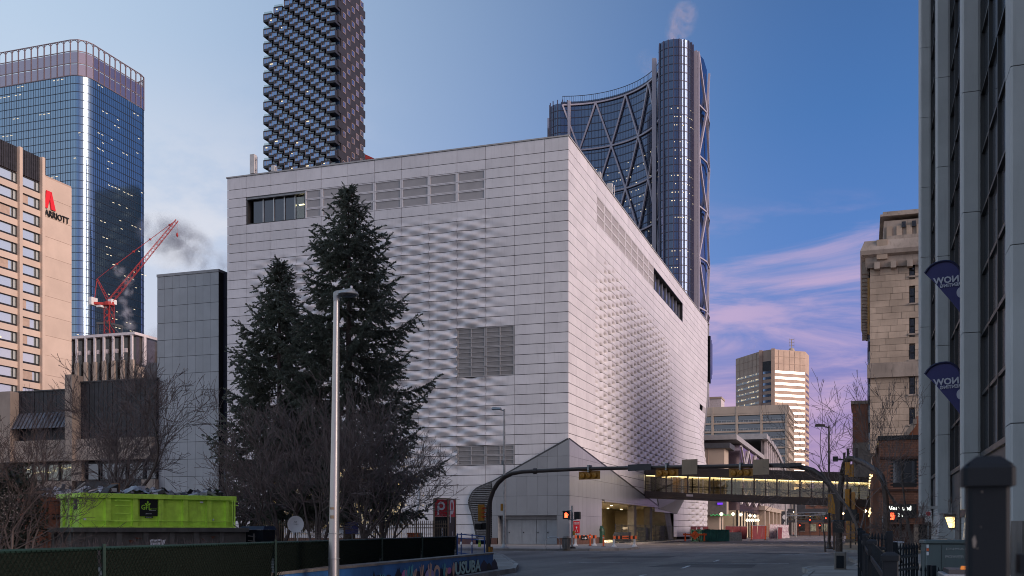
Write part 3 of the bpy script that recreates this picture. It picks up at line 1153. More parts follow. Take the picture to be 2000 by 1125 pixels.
rm.build('gallery_wall', 'lobby_wall', museum, world=False)
for x in (-29, -25, -21, -17.5):
 MB().lathe([(0.2, 0), (0.2, 0.04)], (x, 3, 8.7), 10).build('downlight', 'lamp_warm', museum, world=False)
for x in (-27, -19):
 l = bpy.data.lights.new('gallery_lamp', 'AREA')
 l.size = 0.8
 l.energy = 420
 l.color = (1.0, 0.76, 0.42)
 lo_ = bpy.data.objects.new('gallery_lamp', l)
 COL.objects.link(lo_)
 lo_.parent = museum
 lo_.location = (x, 3, 8.6)
mat('antenna_white', (0.55, 0.53, 0.52), 0.5)
def panel_antenna(name, x, y, h, label, w=0.35):
 t = thing(name, label, 'antenna', (x, y, 37.5), 0, 'panel antennas along the museum roof')
 MB(). box(-w / 2, -w / 2, 0.35, w / 2, w / 2, h).build('radome', 'antenna_white', t, world=False)
 m = MB().tube([(w * .9, 0, 0), (w * .9, 0, h * 0.9)], 0.05, 6)
 m.box(w / 2, -.05, h * .3, w * .9, .05, h * .3 + .08)
 m.box(w / 2, -.05, h * .75, w * .9, .05, h * .75 + .08)
 m.box(-.25, -.25, 0, w + .2, .25, 0.1)
 m.build('bracket', 'alu', t, world=False)
 return t
panel_antenna('panel_antenna', MX - 33.6, MY + 0.9, 2.3, 'tall white panel antenna standing alone at the left end of the white museum roof', 0.5)
panel_antenna('panel_antenna', MX - 31.2, MY + 0.9, 0.9, 'short stubby antenna beside the tall one on the white museum roof', 0.4)
panel_antenna('panel_antenna', MX - 0.9, MY + 15.4, 1.7, 'slim roof antenna with a small head, nearer of two along the street edge', 0.3)
panel_antenna('panel_antenna', MX - 0.9, MY + 20.3, 2.0, 'broad cream roof antenna, farther of two along the street edge', 0.55)
# towers behind
glass_mat('glass_blue', (0.38, 0.52, 0.68), 0.11, 0.55, dark=(0.02, 0.06, 0.12), wob=0.05, wscale=0.25)
glass_mat('glass_crown', (0.62, 0.55, 0.66), 0.12, 0.40, dark=(0.10, 0.075, 0.10))
glass_mat('glass_bow', (0.21, 0.32, 0.56), 0.09, 0.22, dark=(0.012, 0.017, 0.034), wob=0.05, wscale=0.3)
glass_mat('glass_box', (0.34, 0.50, 0.80), 0.04, 0.45, dark=(0.02, 0.045, 0.10))
glass_mat('glass_sun', (0.52, 0.46, 0.41), 0.12, 0.8, dark=(0.3, 0.3, 0.3))
glass_mat('glass_hotel', (0.85, 0.95, 0.95), 0.08, 0.45, dark=(0.62, 0.68, 0.68))  # pale body colour stands in for bright sky mirrored in the panes
glass_mat('glass_dark', (0.45, 0.5, 0.58), 0.05, 0.18, dark=(0.008, 0.009, 0.012))
mat('mullion_dark', (0.045, 0.06, 0.085), 0.4, metal=0.3)
mat('mullion_pink', (0.22, 0.16, 0.17), 0.4, metal=0.3)
mat('steel_brace', (0.40, 0.37, 0.43), 0.45, var=0.05)
mat('brown_clad', (0.030, 0.027, 0.032), 0.5, var=0.15, rand=0.1, nscale=0.3)
mat('box_frame', (0.024, 0.024, 0.032), 0.45, rand=0.1)
mat('pink_frame', (0.38, 0.29, 0.28), 0.5)
mat('office_light', (0.02, 0.02, 0.02), emit=(1.0, 0.82, 0.55), estr=1.3, var=0)
mat('office_dim', (0.02, 0.02, 0.02), emit=(1.0, 0.82, 0.55), estr=0.8, var=0)
mat('hotel_stone', (0.58, 0.455, 0.37), 0.8, var=0.07, nscale=0.25, bump=0.2, rand=0.05)
mat('hotel_pier', (0.46, 0.34, 0.27), 0.8, var=0.12)
mat('tan_tower', (0.50, 0.37, 0.29), 0.8, var=0.12, nscale=0.2, rand=0.08)
mat('tan_mid', (0.42, 0.345, 0.28), 0.85, var=0.1, nscale=0.2)
mat('white_fin', (0.62, 0.56, 0.57), 0.6)
mat('dark_rib', (0.030, 0.030, 0.037), 0.5, var=0.3, rand=0.12)
mat('awning', (0.12, 0.125, 0.15), 0.4, var=0.2, rand=0.1)
mat('sign_red', (0.75, 0.02, 0.03), 0.5, var=0)
mat('black_letter', (0.012, 0.012, 0.012), 0.5, var=0)
mat('white_letter', (0.8, 0.8, 0.8), 0.5, var=0)
mat('crane_red', (0.40, 0.035, 0.03), 0.5, var=0.1)
mat('crane_white', (0.7, 0.68, 0.68), 0.5, var=0.15)
mat('steel_dark', (0.06, 0.065, 0.075), 0.6)
# blue glass tower with rounded corners (far left)
bx1, by0 = at(160, 75, 520)[:2]
bx1 += 2.2
by0 -= 2.0
BW, BD, BH, BR = 84.0, 51.5, 246.0, 7.5
CR = 228.0
bt = thing('glass_tower', 'tall blue mirror glass tower with rounded corners and arched pink crown', 'skyscraper', (bx1, by0, 0))
def rrect(x0, y0, x1, y1, r, seg=6, step=1.55):
 pts = []
 for (cx, cy, a0) in ((x1 - r, y0 + r, -90), (x1 - r, y1 - r, 0), (x0 + r, y1 - r, 90), (x0 + r, y0 + r, 180)):
  for k in range(seg + 1):
   a = R(a0 + 90 * k / seg)
   pts.append((cx + r * math.cos(a), cy + r * math.sin(a)))
 out = []
 for i in range(len(pts)):
  a, b = Vector(pts[i]), Vector(pts[(i + 1) % len(pts)])
  n = max(1, int(round((b - a).length / step)))
  for k in range(n):
   p = a.lerp(b, k / n)
   out.append((p.x, p.y))
 return out
P = rrect(-BW, 0, 0, BD, BR, 8, 1.55)
n = len(P)
body = MB()
zl = [20.0 + 4.0 * k for k in range(53)]
zl = [z for z in zl if z < CR] + [CR]
for z in (18.0, CR):
 for x, y in P:
  body.v.append((x, y, z))
for i in range(n):
 j = (i + 1) % n
 body.f.append((i, j, n + j, n + i))
 body.mi.append(0)
body.f.append(tuple(range(n, 2 * n)))
body.mi.append(0)
me = body.mesh('curtain_wall', 'glass_blue')
me.polygons.foreach_set('use_smooth', [True] * len(me.polygons))
me.set_sharp_from_angle(angle=R(40))
link('curtain_wall', me, bt)
def offs(P, d):
 out = []
 n = len(P)
 for i in range(n):
  a, b = Vector(P[i - 1]), Vector(P[(i + 1) % n])
  t = (b - a).normalized()
  out.append((P[i][0] + t.y * d, P[i][1] - t.x * d))
 return out
PO = offs(P, 0.16)
fl = MB()
for z in zl:
 o = len(fl.v)
 for x, y in PO:
  fl.v.append((x, y, z))
 for x, y in PO:
  fl.v.append((x, y, z + 0.24))
 for i in range(n):
  j = (i + 1) % n
  fl.f.append((o + i, o + j, o + n + j, o + n + i))
  fl.mi.append(0)
f_ = fl.build('floor_bands', 'mullion_dark', bt, world=False)
f_['kind'] = 'stuff'
ml = MB()
for i in range(n):
 x, y = P[i]
 if y > BD - BR and x < -1:
  continue
 t = Vector((PO[i][0] - x, PO[i][1] - y)).normalized()
 s = Vector((-t.y, t.x)) * 0.05
 a, b = Vector((x, y)), Vector((x, y)) + t * 0.15
 ml.hexa([(a.x - s.x, a.y - s.y, 18), (b.x - s.x, b.y - s.y, 18), (b.x + s.x, b.y + s.y, 18), (a.x + s.x, a.y + s.y, 18),
     (a.x - s.x, a.y - s.y, CR), (b.x - s.x, b.y - s.y, CR), (b.x + s.x, b.y + s.y, CR), (a.x + s.x, a.y + s.y, CR)])
m_ = ml.build('mullions', 'mullion_dark', bt, world=False)
m_['kind'] = 'stuff'
lt = MB()
for _ in range(95):
 z = random.choice(zl[18:-1]) + random.choice((2.7, 2.9))
 if random.random() < 0.5:
  x0 = -random.uniform(2, 75)
  for k in range(random.randint(1, 3)):
   xx = x0 + k * 2.6
   lt.box(xx, -0.05, z, xx + 1.3, 0.0 - 0.02, z + 0.28)
 else:
  y0 = random.uniform(9, 45)
  for k in range(random.randint(1, 2)):
   lt.box(0.02, y0 + k * 2.6, z, 0.05, y0 + k * 2.6 + 1.4, z + 0.3)
l_ = lt.build('lit_ceilings', 'office_light', bt, world=False)
l_['kind'] = 'stuff'
seg = rrect(-BW, 0, 0, BD, BR, 3, 4.1)
nS = len(seg)
cz = [CR + 0.4, 234.4, 240.4, BH]
for i in range(nS):
 a, b = seg[i], seg[(i + 1) % nS]
 mid = ((a[0] + b[0]) / 2, (a[1] + b[1]) / 2)
 hidden = mid[1] > BD - 1 or mid[0] < -BW + 1
 for k in (0, 1):
  cpn = MB()
  ex = Vector((b[0] - a[0], b[1] - a[1], 0))
  nn = Vector((ex.y, -ex.x, 0)).normalized() * 0.12
  p0 = Vector((a[0], a[1], cz[k])) + ex * 0.06
  p1 = Vector((b[0], b[1], cz[k])) - ex * 0.06
  cpn.prism([p0, p1, p1 + Vector((0, 0, cz[k + 1] - cz[k] - .5)), p0 + Vector((0, 0, cz[k + 1] - cz[k] - .5))], -nn)
  if hidden:
   continue
  cpn.build('crown_panel', 'glass_crown', bt, world=False)
cr = MB()
for z in cz:
 for i in range(nS):
  a, b = seg[i], seg[(i + 1) % nS]
  cr.bar((*a, z), (*b, z), 0.36, 0.34)
for i in range(nS):
 a, b = seg[i], seg[(i + 1) % nS]
 cr.bar((*a, CR), (*a, BH), 0.46, 0.46)
 ex = Vector((b[0] - a[0], b[1] - a[1], 0))
 if ex.length < 2.5:
  continue
 pts = []
 for k in range(7):
  an = math.pi * k / 6
  t = 0.5 - 0.5 * math.cos(an)
  pts.append(Vector((a[0], a[1], BH - 2.6 + 2.4 * math.sin(an))) + ex * t)
 cr.tube(pts, 0.17, 4)
cr.build('crown_frame', 'mullion_pink', bt, world=False)
MB().box(-BW + 8, 8, CR, -8, BD - 8, 236).build('plant_room', 'glass_crown', bt, world=False)
# dark tower out of sight behind the balcony tower: it shows as a reflection
dt = thing('dark_tower', 'dark brown ribbed office tower hidden behind the balcony tower, seen mirrored in blue glass', 'skyscraper', (-299, 540, 0))
MB().box(-20, -18, 0, 17, 18, 209).build('shaft', 'brown_clad', dt, world=False)
d_ = MB()
e_ = MB()
for k in range(48):
 z = 18 + k * 4
 d_.box(-20.3, -18.3, z, 17.3, 18.3, z + 1.1)
 for j in range(14):
  if random.random() < 0.10:
   e_.box(-17.15, -15 + j * 2.3, z + 1.5, -17.05, -14 + j * 2.3, z + 2.6)
  if random.random() < 0.10:
   e_.box(-15 + j * 2.3, -18.15, z + 1.5, -13.6 + j * 2.3, -18.05, z + 2.6)
for j in range(12):
 d_.box(-17.6, -17.5 + j * 3.1, 15, -17.31, -16.6 + j * 3.1, 196)
d_.build('facade_ribs', 'box_frame', dt, world=False)
e_.build('lit_windows', 'office_light', dt, world=False)
# stacked balcony tower
tx1, ty0 = at(668, 0, 450)[:2]
ts = thing('balcony_tower', 'dark tower of staggered protruding glass boxes with a brown window wall', 'skyscraper', (tx1, ty0, 0))
TDX, TP, TSH = 2.66, 6.4, 2.14
boxm = MB()
bw, bh, bd = 4.4, 3.5, 4.2
boxm.box(0, -bd, 0, bw, 0, 1.0)
boxm.box(0, -bd, bh - .35, bw, 0, bh)
boxm.box(0, -bd, 1.0, .22, 0, bh - .35)
boxm.box(bw - .22, -bd, 1.0, bw, 0, bh - .35)
boxme = boxm.mesh('window_box', 'box_frame')
glm = MB().box(.22, -bd + .25, 1.0, bw - .22, -bd + .35, bh - .35).mesh('window', 'glass_box')
mum = MB()
for q in (0.33, 0.6):
 mum.box(bw * q - .05, -bd + .15, 1.0, bw * q + .05, -bd + .25, bh - .35)
mum.box(.22, -bd + .15, 1.0, .34, -bd + .25, bh - .35)
mum.box(bw - .34, -bd + .15, 1.0, bw - .22, -bd + .25, bh - .35)
mum.box(.34, -bd + .15, bh - .46, bw - .34, -bd + .25, bh - .35)
mume = mum.mesh('window_frame', 'pink_frame')
railm = MB().box(.1, -bd + .5, bh, bw - .2, -bd + .54, bh + 1.05)
railme = railm.mesh('balcony_glass', 'pane_clear')
NC = 13
tops = []
shaft = MB()
cnt = 0
lits = MB()
for c in range(NC):
 x0 = -4.4 - (NC - 1 - c) * TDX
 y0 = -(c) * 0.16
 ztop = 228.4 + 1.0 * c
 j = 0
 zb = None
 ph = -c * TSH
 zs_ = []
 z = 224.5 + ph
 while z + bh > ztop + 12:
  z -= TP
 z += TP * 9
 while z > 143:
  if z + bh <= ztop and z < 240:
   zs_.append(z)
  z -= TP
 if zs_:
  tops.append((x0, max(zs_) + bh))
 for z in zs_:
  o = link('window_box', boxme, ts, (x0, y0, z))
  w = link('window', glm, o)
  f = link('window_frame', mume, o)
  b = link('balcony_glass', railme, o)
  cnt += 1
  if random.random() < 0.10:
   lits.box(x0 + random.uniform(.5, 1.5), y0 - bd + .12, z + 2.2, x0 + random.uniform(1.6, 2.1), y0 - bd + .2, z + 2.6)
lits.build('lit_lamps', 'office_light', ts, world=False)
for c in range(NC):
 x0 = -4.4 - (NC - 1 - c) * TDX
 zt = tops[c][1] - 0.2 if c < len(tops) else 225
 shaft.box(x0 + (0.25 if c == 0 else 0), -0.4 - c * .16, 5, x0 + TDX, 20.5, zt)
shaft.box(-4.4 + TDX, -2.2, 5, -0.15, 20.5, 236)
shaft.build('shaft', 'glass_box', ts, world=False)
wall = MB()
for k in range(62):
 zb = 40 + k * 3.2
 yo = -4.0 if k % 2 == 0 else -1.6
 wall.box(-0.14, yo, zb, 0.35 if k % 2 else 0.42, 19.8 + (1.6 if k % 2 == 0 else 0.0), zb + 3.2)
wall.build('window_wall', 'brown_clad', ts, world=False)
wfm, wgm = MB(), MB()
wfm.box(0.40, 0, 0, 0.58, 2.5, .18)
wfm.box(0.40, 0, 2.3, 0.58, 2.5, 2.48)
wfm.box(0.40, 0, .18, 0.58, .2, 2.3)
wfm.box(0.40, 2.3, .18, 0.58, 2.5, 2.3)
wfm.box(0.40, 1.15, .18, 0.54, 1.3, 2.3)
wgm.box(0.43, .2, .18, 0.5, 2.3, 2.3)
wfme, wgme = wfm.mesh('window', 'pink_frame'), wgm.mesh('pane', 'glass_box')
for k in range(30, 62):
 for c in range(5):
  if (k + c) % 2 == 0:
   continue
  o = link('window', wfme, ts, (0, -0.2 + c * 4.15, 40 + k * 3.2 + .35))
  link('pane', wgme, o)
# crescent tower with the diagonal steel frame
cb = thing('crescent_tower', 'tall curved dark glass tower with pale diagonal steel bracing and round ends', 'skyscraper', tuple(at(1318, HOR, 505)[:2]) + (0,))
cbo = wloc(cb)
def V2(X, Y):
 """camera ground plan to street grid, relative to the tower"""
 return Vector((CT * X - ST * Y - cbo.x, ST * X + CT * Y - cbo.y))
CZ = 236.0
CB0 = 60.0
cen = (28.0, 517.0)
RC = 46.0
arc = []
for k in range(41):
 a = R(92 - 92 * k / 40)
 arc.append((cen[0] + RC * math.cos(a), cen[1] + RC * math.sin(a)))
def curtain(pts, z0, z1, name, m, parent, smooth=True, closed=False):
 mb = MB()
 n = len(pts)
 for z in (z0, z1):
  for p in pts:
   mb.v.append((p.x, p.y, z))
 for i in range(n if closed else n - 1):
  j = (i + 1) % n
  mb.f.append((i, j, n + j, n + i))
  mb.mi.append(0)
 if closed:
  mb.f.append(tuple(range(n, 2 * n)))
  mb.mi.append(0)
 o = mb.build(name, m, parent, world=False)
 if smooth:
  o.data.polygons.foreach_set('use_smooth', [True] * len(o.data.polygons))
  o.data.set_sharp_from_angle(angle=R(40))
 return o
arcv = [V2(*p) for p in arc]
curtain(arcv, CB0, CZ - 3, 'concave_wall', 'glass_bow', cb)
nearcap, farcap = [], []
cx_, cy_ = (1318 - 1000) / F * 506, 506.0
for k in range(25):
 a = R(198 + 204 * k / 24)
 nearcap.append(V2(cx_ + 8.6 * math.cos(a), cy_ + 8.6 * math.sin(a)))
curtain(nearcap, CB0, CZ, 'round_end', 'glass_bow', cb, closed=True)
fx_, fy_ = (1097 - 1000) / F * 572, 574.0
for k in range(25):
 a = R(60 + 300 * k / 24)
 farcap.append(V2(fx_ + 6.2 * math.cos(a), fy_ + 6.2 * math.sin(a)))
curtain(farcap, CB0, CZ - 2, 'round_end', 'glass_bow', cb, closed=True)
outer = [V2(x, y) for x, y in ((90.0, 508), (95.0, 517), (98.8, 529), (101.0, 541), (100.0, 556), (90, 575), (70, 592), (40, 596), (20, 590))]
curtain(outer, CB0, CZ - 1, 'outer_wall', 'glass_bow', cb)
def floorlines(pts, z0, z1, dzf, h, d, parent, name, m):
 mb = MB()
 z = z0
 n = len(pts)
 po = []
 for i in range(n):
  a, b = pts[max(i - 1, 0)], pts[min(i + 1, n - 1)]
  t = (b - a).normalized()
  po.append((pts[i] + Vector((t.y, -t.x)) * d))
 while z < z1:
  for i in range(n - 1):
   a, b = po[i], po[i + 1]
   mb.quad((a.x, a.y, z), (b.x, b.y, z), (b.x, b.y, z + h), (a.x, a.y, z + h))
  z += dzf
 for i in range(n):
  t = (po[i] - pts[i])
  s = Vector((-t.y, t.x)).normalized() * 0.07
  b = pts[i] + t * 1.6
  mb.quad((b.x - s.x, b.y - s.y, z0), (b.x + s.x, b.y + s.y, z0), (b.x + s.x, b.y + s.y, z1), (b.x - s.x, b.y - s.y, z1))
 o = mb.build(name, m, parent, world=False)
 o['kind'] = 'stuff'
 return o
mat('bow_line', (0.05, 0.055, 0.085), 0.35, metal=0.3)
mat('bow_fin', (0.09, 0.08, 0.13), 0.4, metal=0.2)
sgn = -1
floorlines(arcv, 84, CZ - 3, 4.0, 0.45, 0.15, cb, 'floor_bands', 'bow_line')
floorlines(nearcap, 84, CZ - 1, 4.0, 0.4, 0.15, cb, 'floor_bands', 'bow_line')
floorlines(farcap, 150, CZ - 3, 4.0, 0.4, 0.15, cb, 'floor_bands', 'bow_line')
for cap in (nearcap, farcap):
 for i in range(1, len(cap) - 1, 2):
  p = cap[i]
  t = (cap[i + 1] - cap[i - 1]).normalized()
  nn = Vector((t.y, -t.x))
  MB().bar((p.x + nn.x * .3, p.y + nn.y * .3, 84), (p.x + nn.x * .3, p.y + nn.y * .3, CZ), 0.3, 0.5).build('fin', 'bow_fin', cb, world=False)
def arcp(adeg, z, rr=RC - 0.62):
 a = R(adeg)
 q = V2(cen[0] + rr * math.cos(a), cen[1] + rr * math.sin(a))
 return Vector((q.x, q.y, z))
LEV = [CZ - 5.0 - 24.6 * k for k in range(7)]
ANG = [91, 68.2, 45.5, 22.7, 2]
for k in range(len(LEV) - 1):
 zt, zb = LEV[k], LEV[k + 1]
 tops_ = ANG if k % 2 == 0 else [79.5, 56.8, 34.0, 11.4]
 bots = [79.5, 56.8, 34.0, 11.4] if k % 2 == 0 else ANG
 for a in tops_:
  for b in bots:
   if abs(a - b) < 12.5:
    mbx = MB()
    pts = [arcp(a + (b - a) * q / 4, zt + (zb - zt) * q / 4) for q in range(5)]
    for p, q in zip(pts, pts[1:]):
     mbx.bar(p, q, .8, .8)
    mbx.build('brace', 'steel_brace', cb, world=False)
for k, z in enumerate(LEV):
 mbx = MB()
 pts = [arcp(91 - 89 * q / 24, z) for q in range(25)]
 for p, q in zip(pts, pts[1:]):
  mbx.bar(p, q, 0.7, 0.8)
 mbx.build('ring_beam', 'steel_brace', cb, world=False)
sc = MB()
for k in range(60):
 a = 91 - 89 * k / 59
 p, q = arcp(a, CZ - 4.4, RC - .3), arcp(a, CZ - 0.2, RC - .3)
 sc.bar(p, q, 0.13, 0.13)
pts = [arcp(91 - 89 * q / 24, CZ - .2, RC - .3) for q in range(25)]
for p, q in zip(pts, pts[1:]):
 sc.bar(p, q, 0.26, 0.26)
sc.build('crown_screen', 'bow_line', cb, world=False)
for (px_, yd_, w_, zt_) in ((1111.5, 562, 1.3, CZ - 3), (1278, 513, 2.0, CZ - 2.5), (1359, 507, 1.6, CZ - 1.5)):
 X = (px_ - 1000) / F * yd_
 c_ = V2(X, yd_)
 MB().box(c_.x - w_ / 2, c_.y - w_ / 2, CB0, c_.x + w_ / 2, c_.y + w_ / 2, zt_).build('edge_column', 'steel_brace', cb, world=False)
oz = [CZ - 3 - 24.6 * k for k in range(8)]
oo = [V2(x, y) for x, y in ((90.6, 506.5), (96.3, 516.5), (100.0, 529), (101.9, 541.5))]
for k in range(7):
 zt, zb = oz[k], oz[k + 1]
 A, B = (0, 2) if k % 2 == 0 else (2, 0)
 for (i0, i1) in (((0, 1), (2, 1)) if k % 2 == 0 else ((1, 0), (1, 2))):
  a_, b_ = oo[i0], oo[i1]
  MB().bar((a_.x, a_.y, zt), (b_.x, b_.y, zb), 1.0, 1.0).build('brace', 'steel_brace', cb, world=False)
 m_ = MB()
 for i in range(3):
  m_.bar((oo[i].x, oo[i].y, zb), (oo[i + 1].x, oo[i + 1].y, zb), 0.7, 0.7)
 m_.build('ring_beam', 'steel_brace', cb, world=False)
MB().bar((oo[3].x, oo[3].y, CB0), (oo[3].x, oo[3].y, CZ - 2), 0.9, 0.9).build('edge_column', 'steel_brace', cb, world=False)
MB().bar((oo[0].x, oo[0].y, CB0), (oo[0].x, oo[0].y, CZ - 2), 0.9, 0.9).build('edge_column', 'steel_brace', cb, world=False)
lt = MB()
for _ in range(330):
 z = 88 + 4 * random.choice(list(range(2, 27))) + 2.9
 if z > 205: continue
 a = random.uniform(8, 80)
 p, q = arcp(a, z, RC - .25), arcp(a - 0.55, z, RC - .25)
 lt.quad(p, q, q + Vector((0, 0, .42)), p + Vector((0, 0, .42)))
for _ in range(170):
 z = 88 + 4 * random.choice([3, 4, 5, 9, 10, 11, 15, 17, 18, 19, 20, 22, 23, 24, 26, 27, 28]) + 2.7
 i = random.randint(6, 19)
 a, b = nearcap[i], nearcap[i + 1]
 f = random.uniform(0, 0.6)
 p = a.lerp(b, f)
 q = a.lerp(b, f + 0.3)
 t = (b - a).normalized()
 nn = Vector((t.y, -t.x)) * 0.28
 p, q = p + nn, q + nn
 lt.quad((p.x, p.y, z), (q.x, q.y, z), (q.x, q.y, z + .4), (p.x, p.y, z + .4))
l_ = lt.build('lit_ceilings', 'office_light', cb, world=False)
l_['kind'] = 'stuff'
# beige octagonal tower far down the street
ox, oy = at(1512, HOR, 650)[:2]
ot = thing('octagon_tower', 'beige eight sided office tower with sun mirroring window bands', 'office tower', (ox, oy, 0))
OTOP = EYE + (HOR - 683) * 650 / F
def VO(px, yd):
 p = at(px, HOR, yd)
 return Vector((p.x - ox, p.y - oy))
oc = [VO(1437, 685), VO(1486, 655), VO(1510, 648), VO(1573, 657), VO(1580, 672), VO(1580, 705), VO(1500, 730), VO(1437, 715)]
body = MB()
for z in (0, OTOP):
 for p in oc:
  body.v.append((p.x, p.y, z))
for i in range(8):
 j = (i + 1) % 8
 body.f.append((i, j, 8 + j, 8 + i))
 body.mi.append(0)
body.f.append(tuple(range(8, 16)))
body.mi.append(0)
body.build('wall', 'tan_tower', ot, world=False)
msun = (at(1545, HOR, 650) * -1)
msun = Vector((msun.x, msun.y)).normalized()
SUNH = Vector(SUN_AZ).normalized()
facet_n = (msun + SUNH).normalized()  # panes are turned to this angle so they mirror the sun to the camera
for fi, (i, j, m, a0, a1) in enumerate(((0, 1, 'office_dim', 0.04, 0.98), (1, 2, 'glass_box', 0.10, 0.90), (2, 3, 'glass_sun', 0.03, 0.97), (3, 4, 'glass_sun', 0.1, 0.9))):
 a, b = oc[i], oc[j]
 t = (b - a).normalized()
 nn = Vector((t.y, -t.x))
 for k in range(31):
  z1 = OTOP - 13.2 - k * 3.62
  z0 = z1 - 1.5
  if z0 < 8: break
  p, q = a.lerp(b, a0) + nn * .12, a.lerp(b, a1) + nn * .12
  if fi in (2, 3) and fi == 2:
   mb = MB()
   npn = 12
   for s in range(npn):
    p_ = a.lerp(b, a0 + (a1 - a0) * s / npn) + nn * .3
    q_ = a.lerp(b, a0 + (a1 - a0) * (s + 1) / npn) + nn * .3
    d = (q_ - p_).length
    tt = Vector((-facet_n.y, facet_n.x))
    c = (p_ + q_) / 2
    p2, q2 = c - tt * d * .49, c + tt * d * .49
    mb.quad((p2.x, p2.y, z0), (q2.x, q2.y, z0), (q2.x, q2.y, z1), (p2.x, p2.y, z1))
   mb.build('window_band', m, ot, world=False)
  else:
   mb = MB()
   mb.prism([(p.x, p.y, z0), (q.x, q.y, z0), (q.x, q.y, z1), (p.x, p.y, z1)], (-nn.x * .1, -nn.y * .1, 0))
   mb.build('window_band', 'glass_dark' if fi == 0 else m, ot, world=False)
   if fi == 0:
    lm = MB()
    for s in range(16):
     if random.random() < 0.55:
      u0 = (s + random.uniform(0, .3)) / 16
      u1 = (s + random.uniform(.5, .95)) / 16
      pp, qq = p.lerp(q, u0) + nn * .03, p.lerp(q, u1) + nn * .03
      zz0 = z0 + random.uniform(.5, 1.0)
      zz1 = z0 + random.uniform(1.1, 1.6)
      lm.quad((pp.x, pp.y, zz0), (qq.x, qq.y, zz0), (qq.x, qq.y, zz1), (pp.x, pp.y, zz1))
    o_ = lm.build('lit_window', 'office_dim', ot, world=False)
 if fi in (0, 2):
  jm = MB()
  for s in range(1, 6):
   p = a.lerp(b, s / 6.0) + nn * 0.05
   jm.box(p.x - .12, p.y - .12, OTOP - 12.5, p.x + .12, p.y + .12, OTOP - .5)
  p, q = a + nn * .06, b + nn * .06
  for z in (OTOP - 4.2, OTOP - 8.6):
   jm.bar((p.x, p.y, z), (q.x, q.y, z), .2, .2)
  jm.build('wall_joint', 'hotel_pier', ot, world=False)
a, b = oc[1], oc[2]
t = (b - a).normalized()
nn = Vector((t.y, -t.x))
p, q = a.lerp(b, .1) + nn * .2, a.lerp(b, .9) + nn * .2
MB().prism([(p.x, p.y, OTOP - 13), (q.x, q.y, OTOP - 13), (q.x, q.y, OTOP - 7), (p.x, p.y, OTOP - 7)], (-nn.x * .1, -nn.y * .1, 0)).build('plant_louvre', 'dark_rib', ot, world=False)
for c in (oc[1], oc[2]):
 MB().box(c.x - 1.1, c.y - 1.1, 0, c.x + 1.1, c.y + 1.1, OTOP + .3).build('corner_pier', 'tan_tower', ot, world=False)
rt = thing('roof_mast', 'round dish on a lattice mast on top of the beige eight sided tower', 'antenna', tuple(at(1546, HOR, 690)[:2]) + (OTOP,))
m = MB().tube([(0, 0, -6), (0, 0, 14)], 0.3, 6)
m.lathe([(0.2, -2.0), (1.6, -1.4), (2.1, 0), (1.6, 1.4), (0.2, 2.0)], (0, 0, 6.2), 12)
m.build('dish', 'tan_mid', rt, world=False)
m = MB()
for z in (9.5, 11.5, 13.5):
 m.box(-1.6, -.1, z, 1.6, .1, z + .2)
for x in (-1.6, 1.5):
 m.box(x, -.1, 9, x + .2, .1, 14.5)
m.build('mast_arms', 'tan_mid', rt, world=False)
pr_ = thing('roof_plant', 'low grey cooling unit on the left edge of the eight sided roof', 'roof unit', tuple(at(1472, HOR, 690)[:2]) + (OTOP,))
m = MB()
for k in range(4):
 m.lathe([(1.2, 0), (1.2, 1.6), (.9, 1.9)], (k * 2.8 - 4, 0, 0), 10)
m.box(-5.5, -1.5, -.1, 6, 1.5, .5)
m.build('cooling_fans', 'alu', pr_, world=False)
# beige mid-rise with deep balconies
mx, my = at(1538, HOR, 440)[:2]
mr = thing('balcony_block', 'beige concrete mid rise with deep dark balcony floors', 'office block', (mx, my, 0))
MH = EYE + (HOR - 790) * 440 / F
m = MB()
m.box(-70, 1.2, 0, -0.01, 40, MH)
m.build('core', 'glass_dark', mr, world=False)
nf = int(MH / 3.62)
for k in range(14):
 z = MH - 3.9 - k * 3.62
 if z < 2: break
 s = MB()
 s.box(-70, -0.15, z, 0, 1.3, z + 0.75)
 s.build('floor_slab', 'tan_mid', mr, world=False)
 for bay in range(5):
  x1 = -0.9 - bay * 10.3
  x0 = x1 - 9.2
  f = MB()
  for q in range(9):
   f.box(x0 + q * 1.05, 0.2, z + .75, x0 + q * 1.05 + .1, .3, z + 1.55)
  f.box(x0, 0.2, z + 1.55, x1, 0.32, z + 1.66)
  f.build('railing', 'white_fin' if k == 0 else 'alu', mr, world=False)
s = MB().box(-70, -.2, MH - 3.1, 0, 1.3, MH)
s.build('parapet', 'tan_mid', mr, world=False)
for bay in range(6):
 x = -0.45 - bay * 10.3
 MB().box(x - .45, -.3, 0, x + .45, 1.15, MH - .05).build('pier', 'tan_mid', mr, world=False)
sd_ = MB()
for k in range(15):
 z = MH - 2 - k * 3.62
 sd_.box(-.05, .1, z - 1.9, 0.5, 40, z)
sd_.build('side_bands', 'tan_mid', mr, world=False)
sg = MB()
for k in range(26):
 sg.box(-.06, 1 + k * 1.5, 0, .35, 1.35 + k * 1.5, MH)
sg.build('side_fins', 'tan_mid', mr, world=False)
p = at(1393, HOR, 560)
pb = thing('pale_block', 'small pale block peeping over the balcony building beside the white museum', 'office block', (p.x, p.y, 0))
MB().box(-14, 0, 0, 4.2, 14, EYE + (HOR - 776) * 560 / F).build('wall', 'white_fin', pb, world=False)
MB().box(-14, -.4, EYE + (HOR - 779) * 560 / F, 4.5, 14, EYE + (HOR - 776) * 560 / F + .2).build('roof_edge', 'tan_mid', pb, world=False)
p = at(712, HOR, 520)
rb = thing('red_roof_building', 'reddish brick building corner beside the balcony tower, above the museum roof', 'building', (p.x, p.y, 0))
zr = EYE + (HOR - 312) * 520 / F
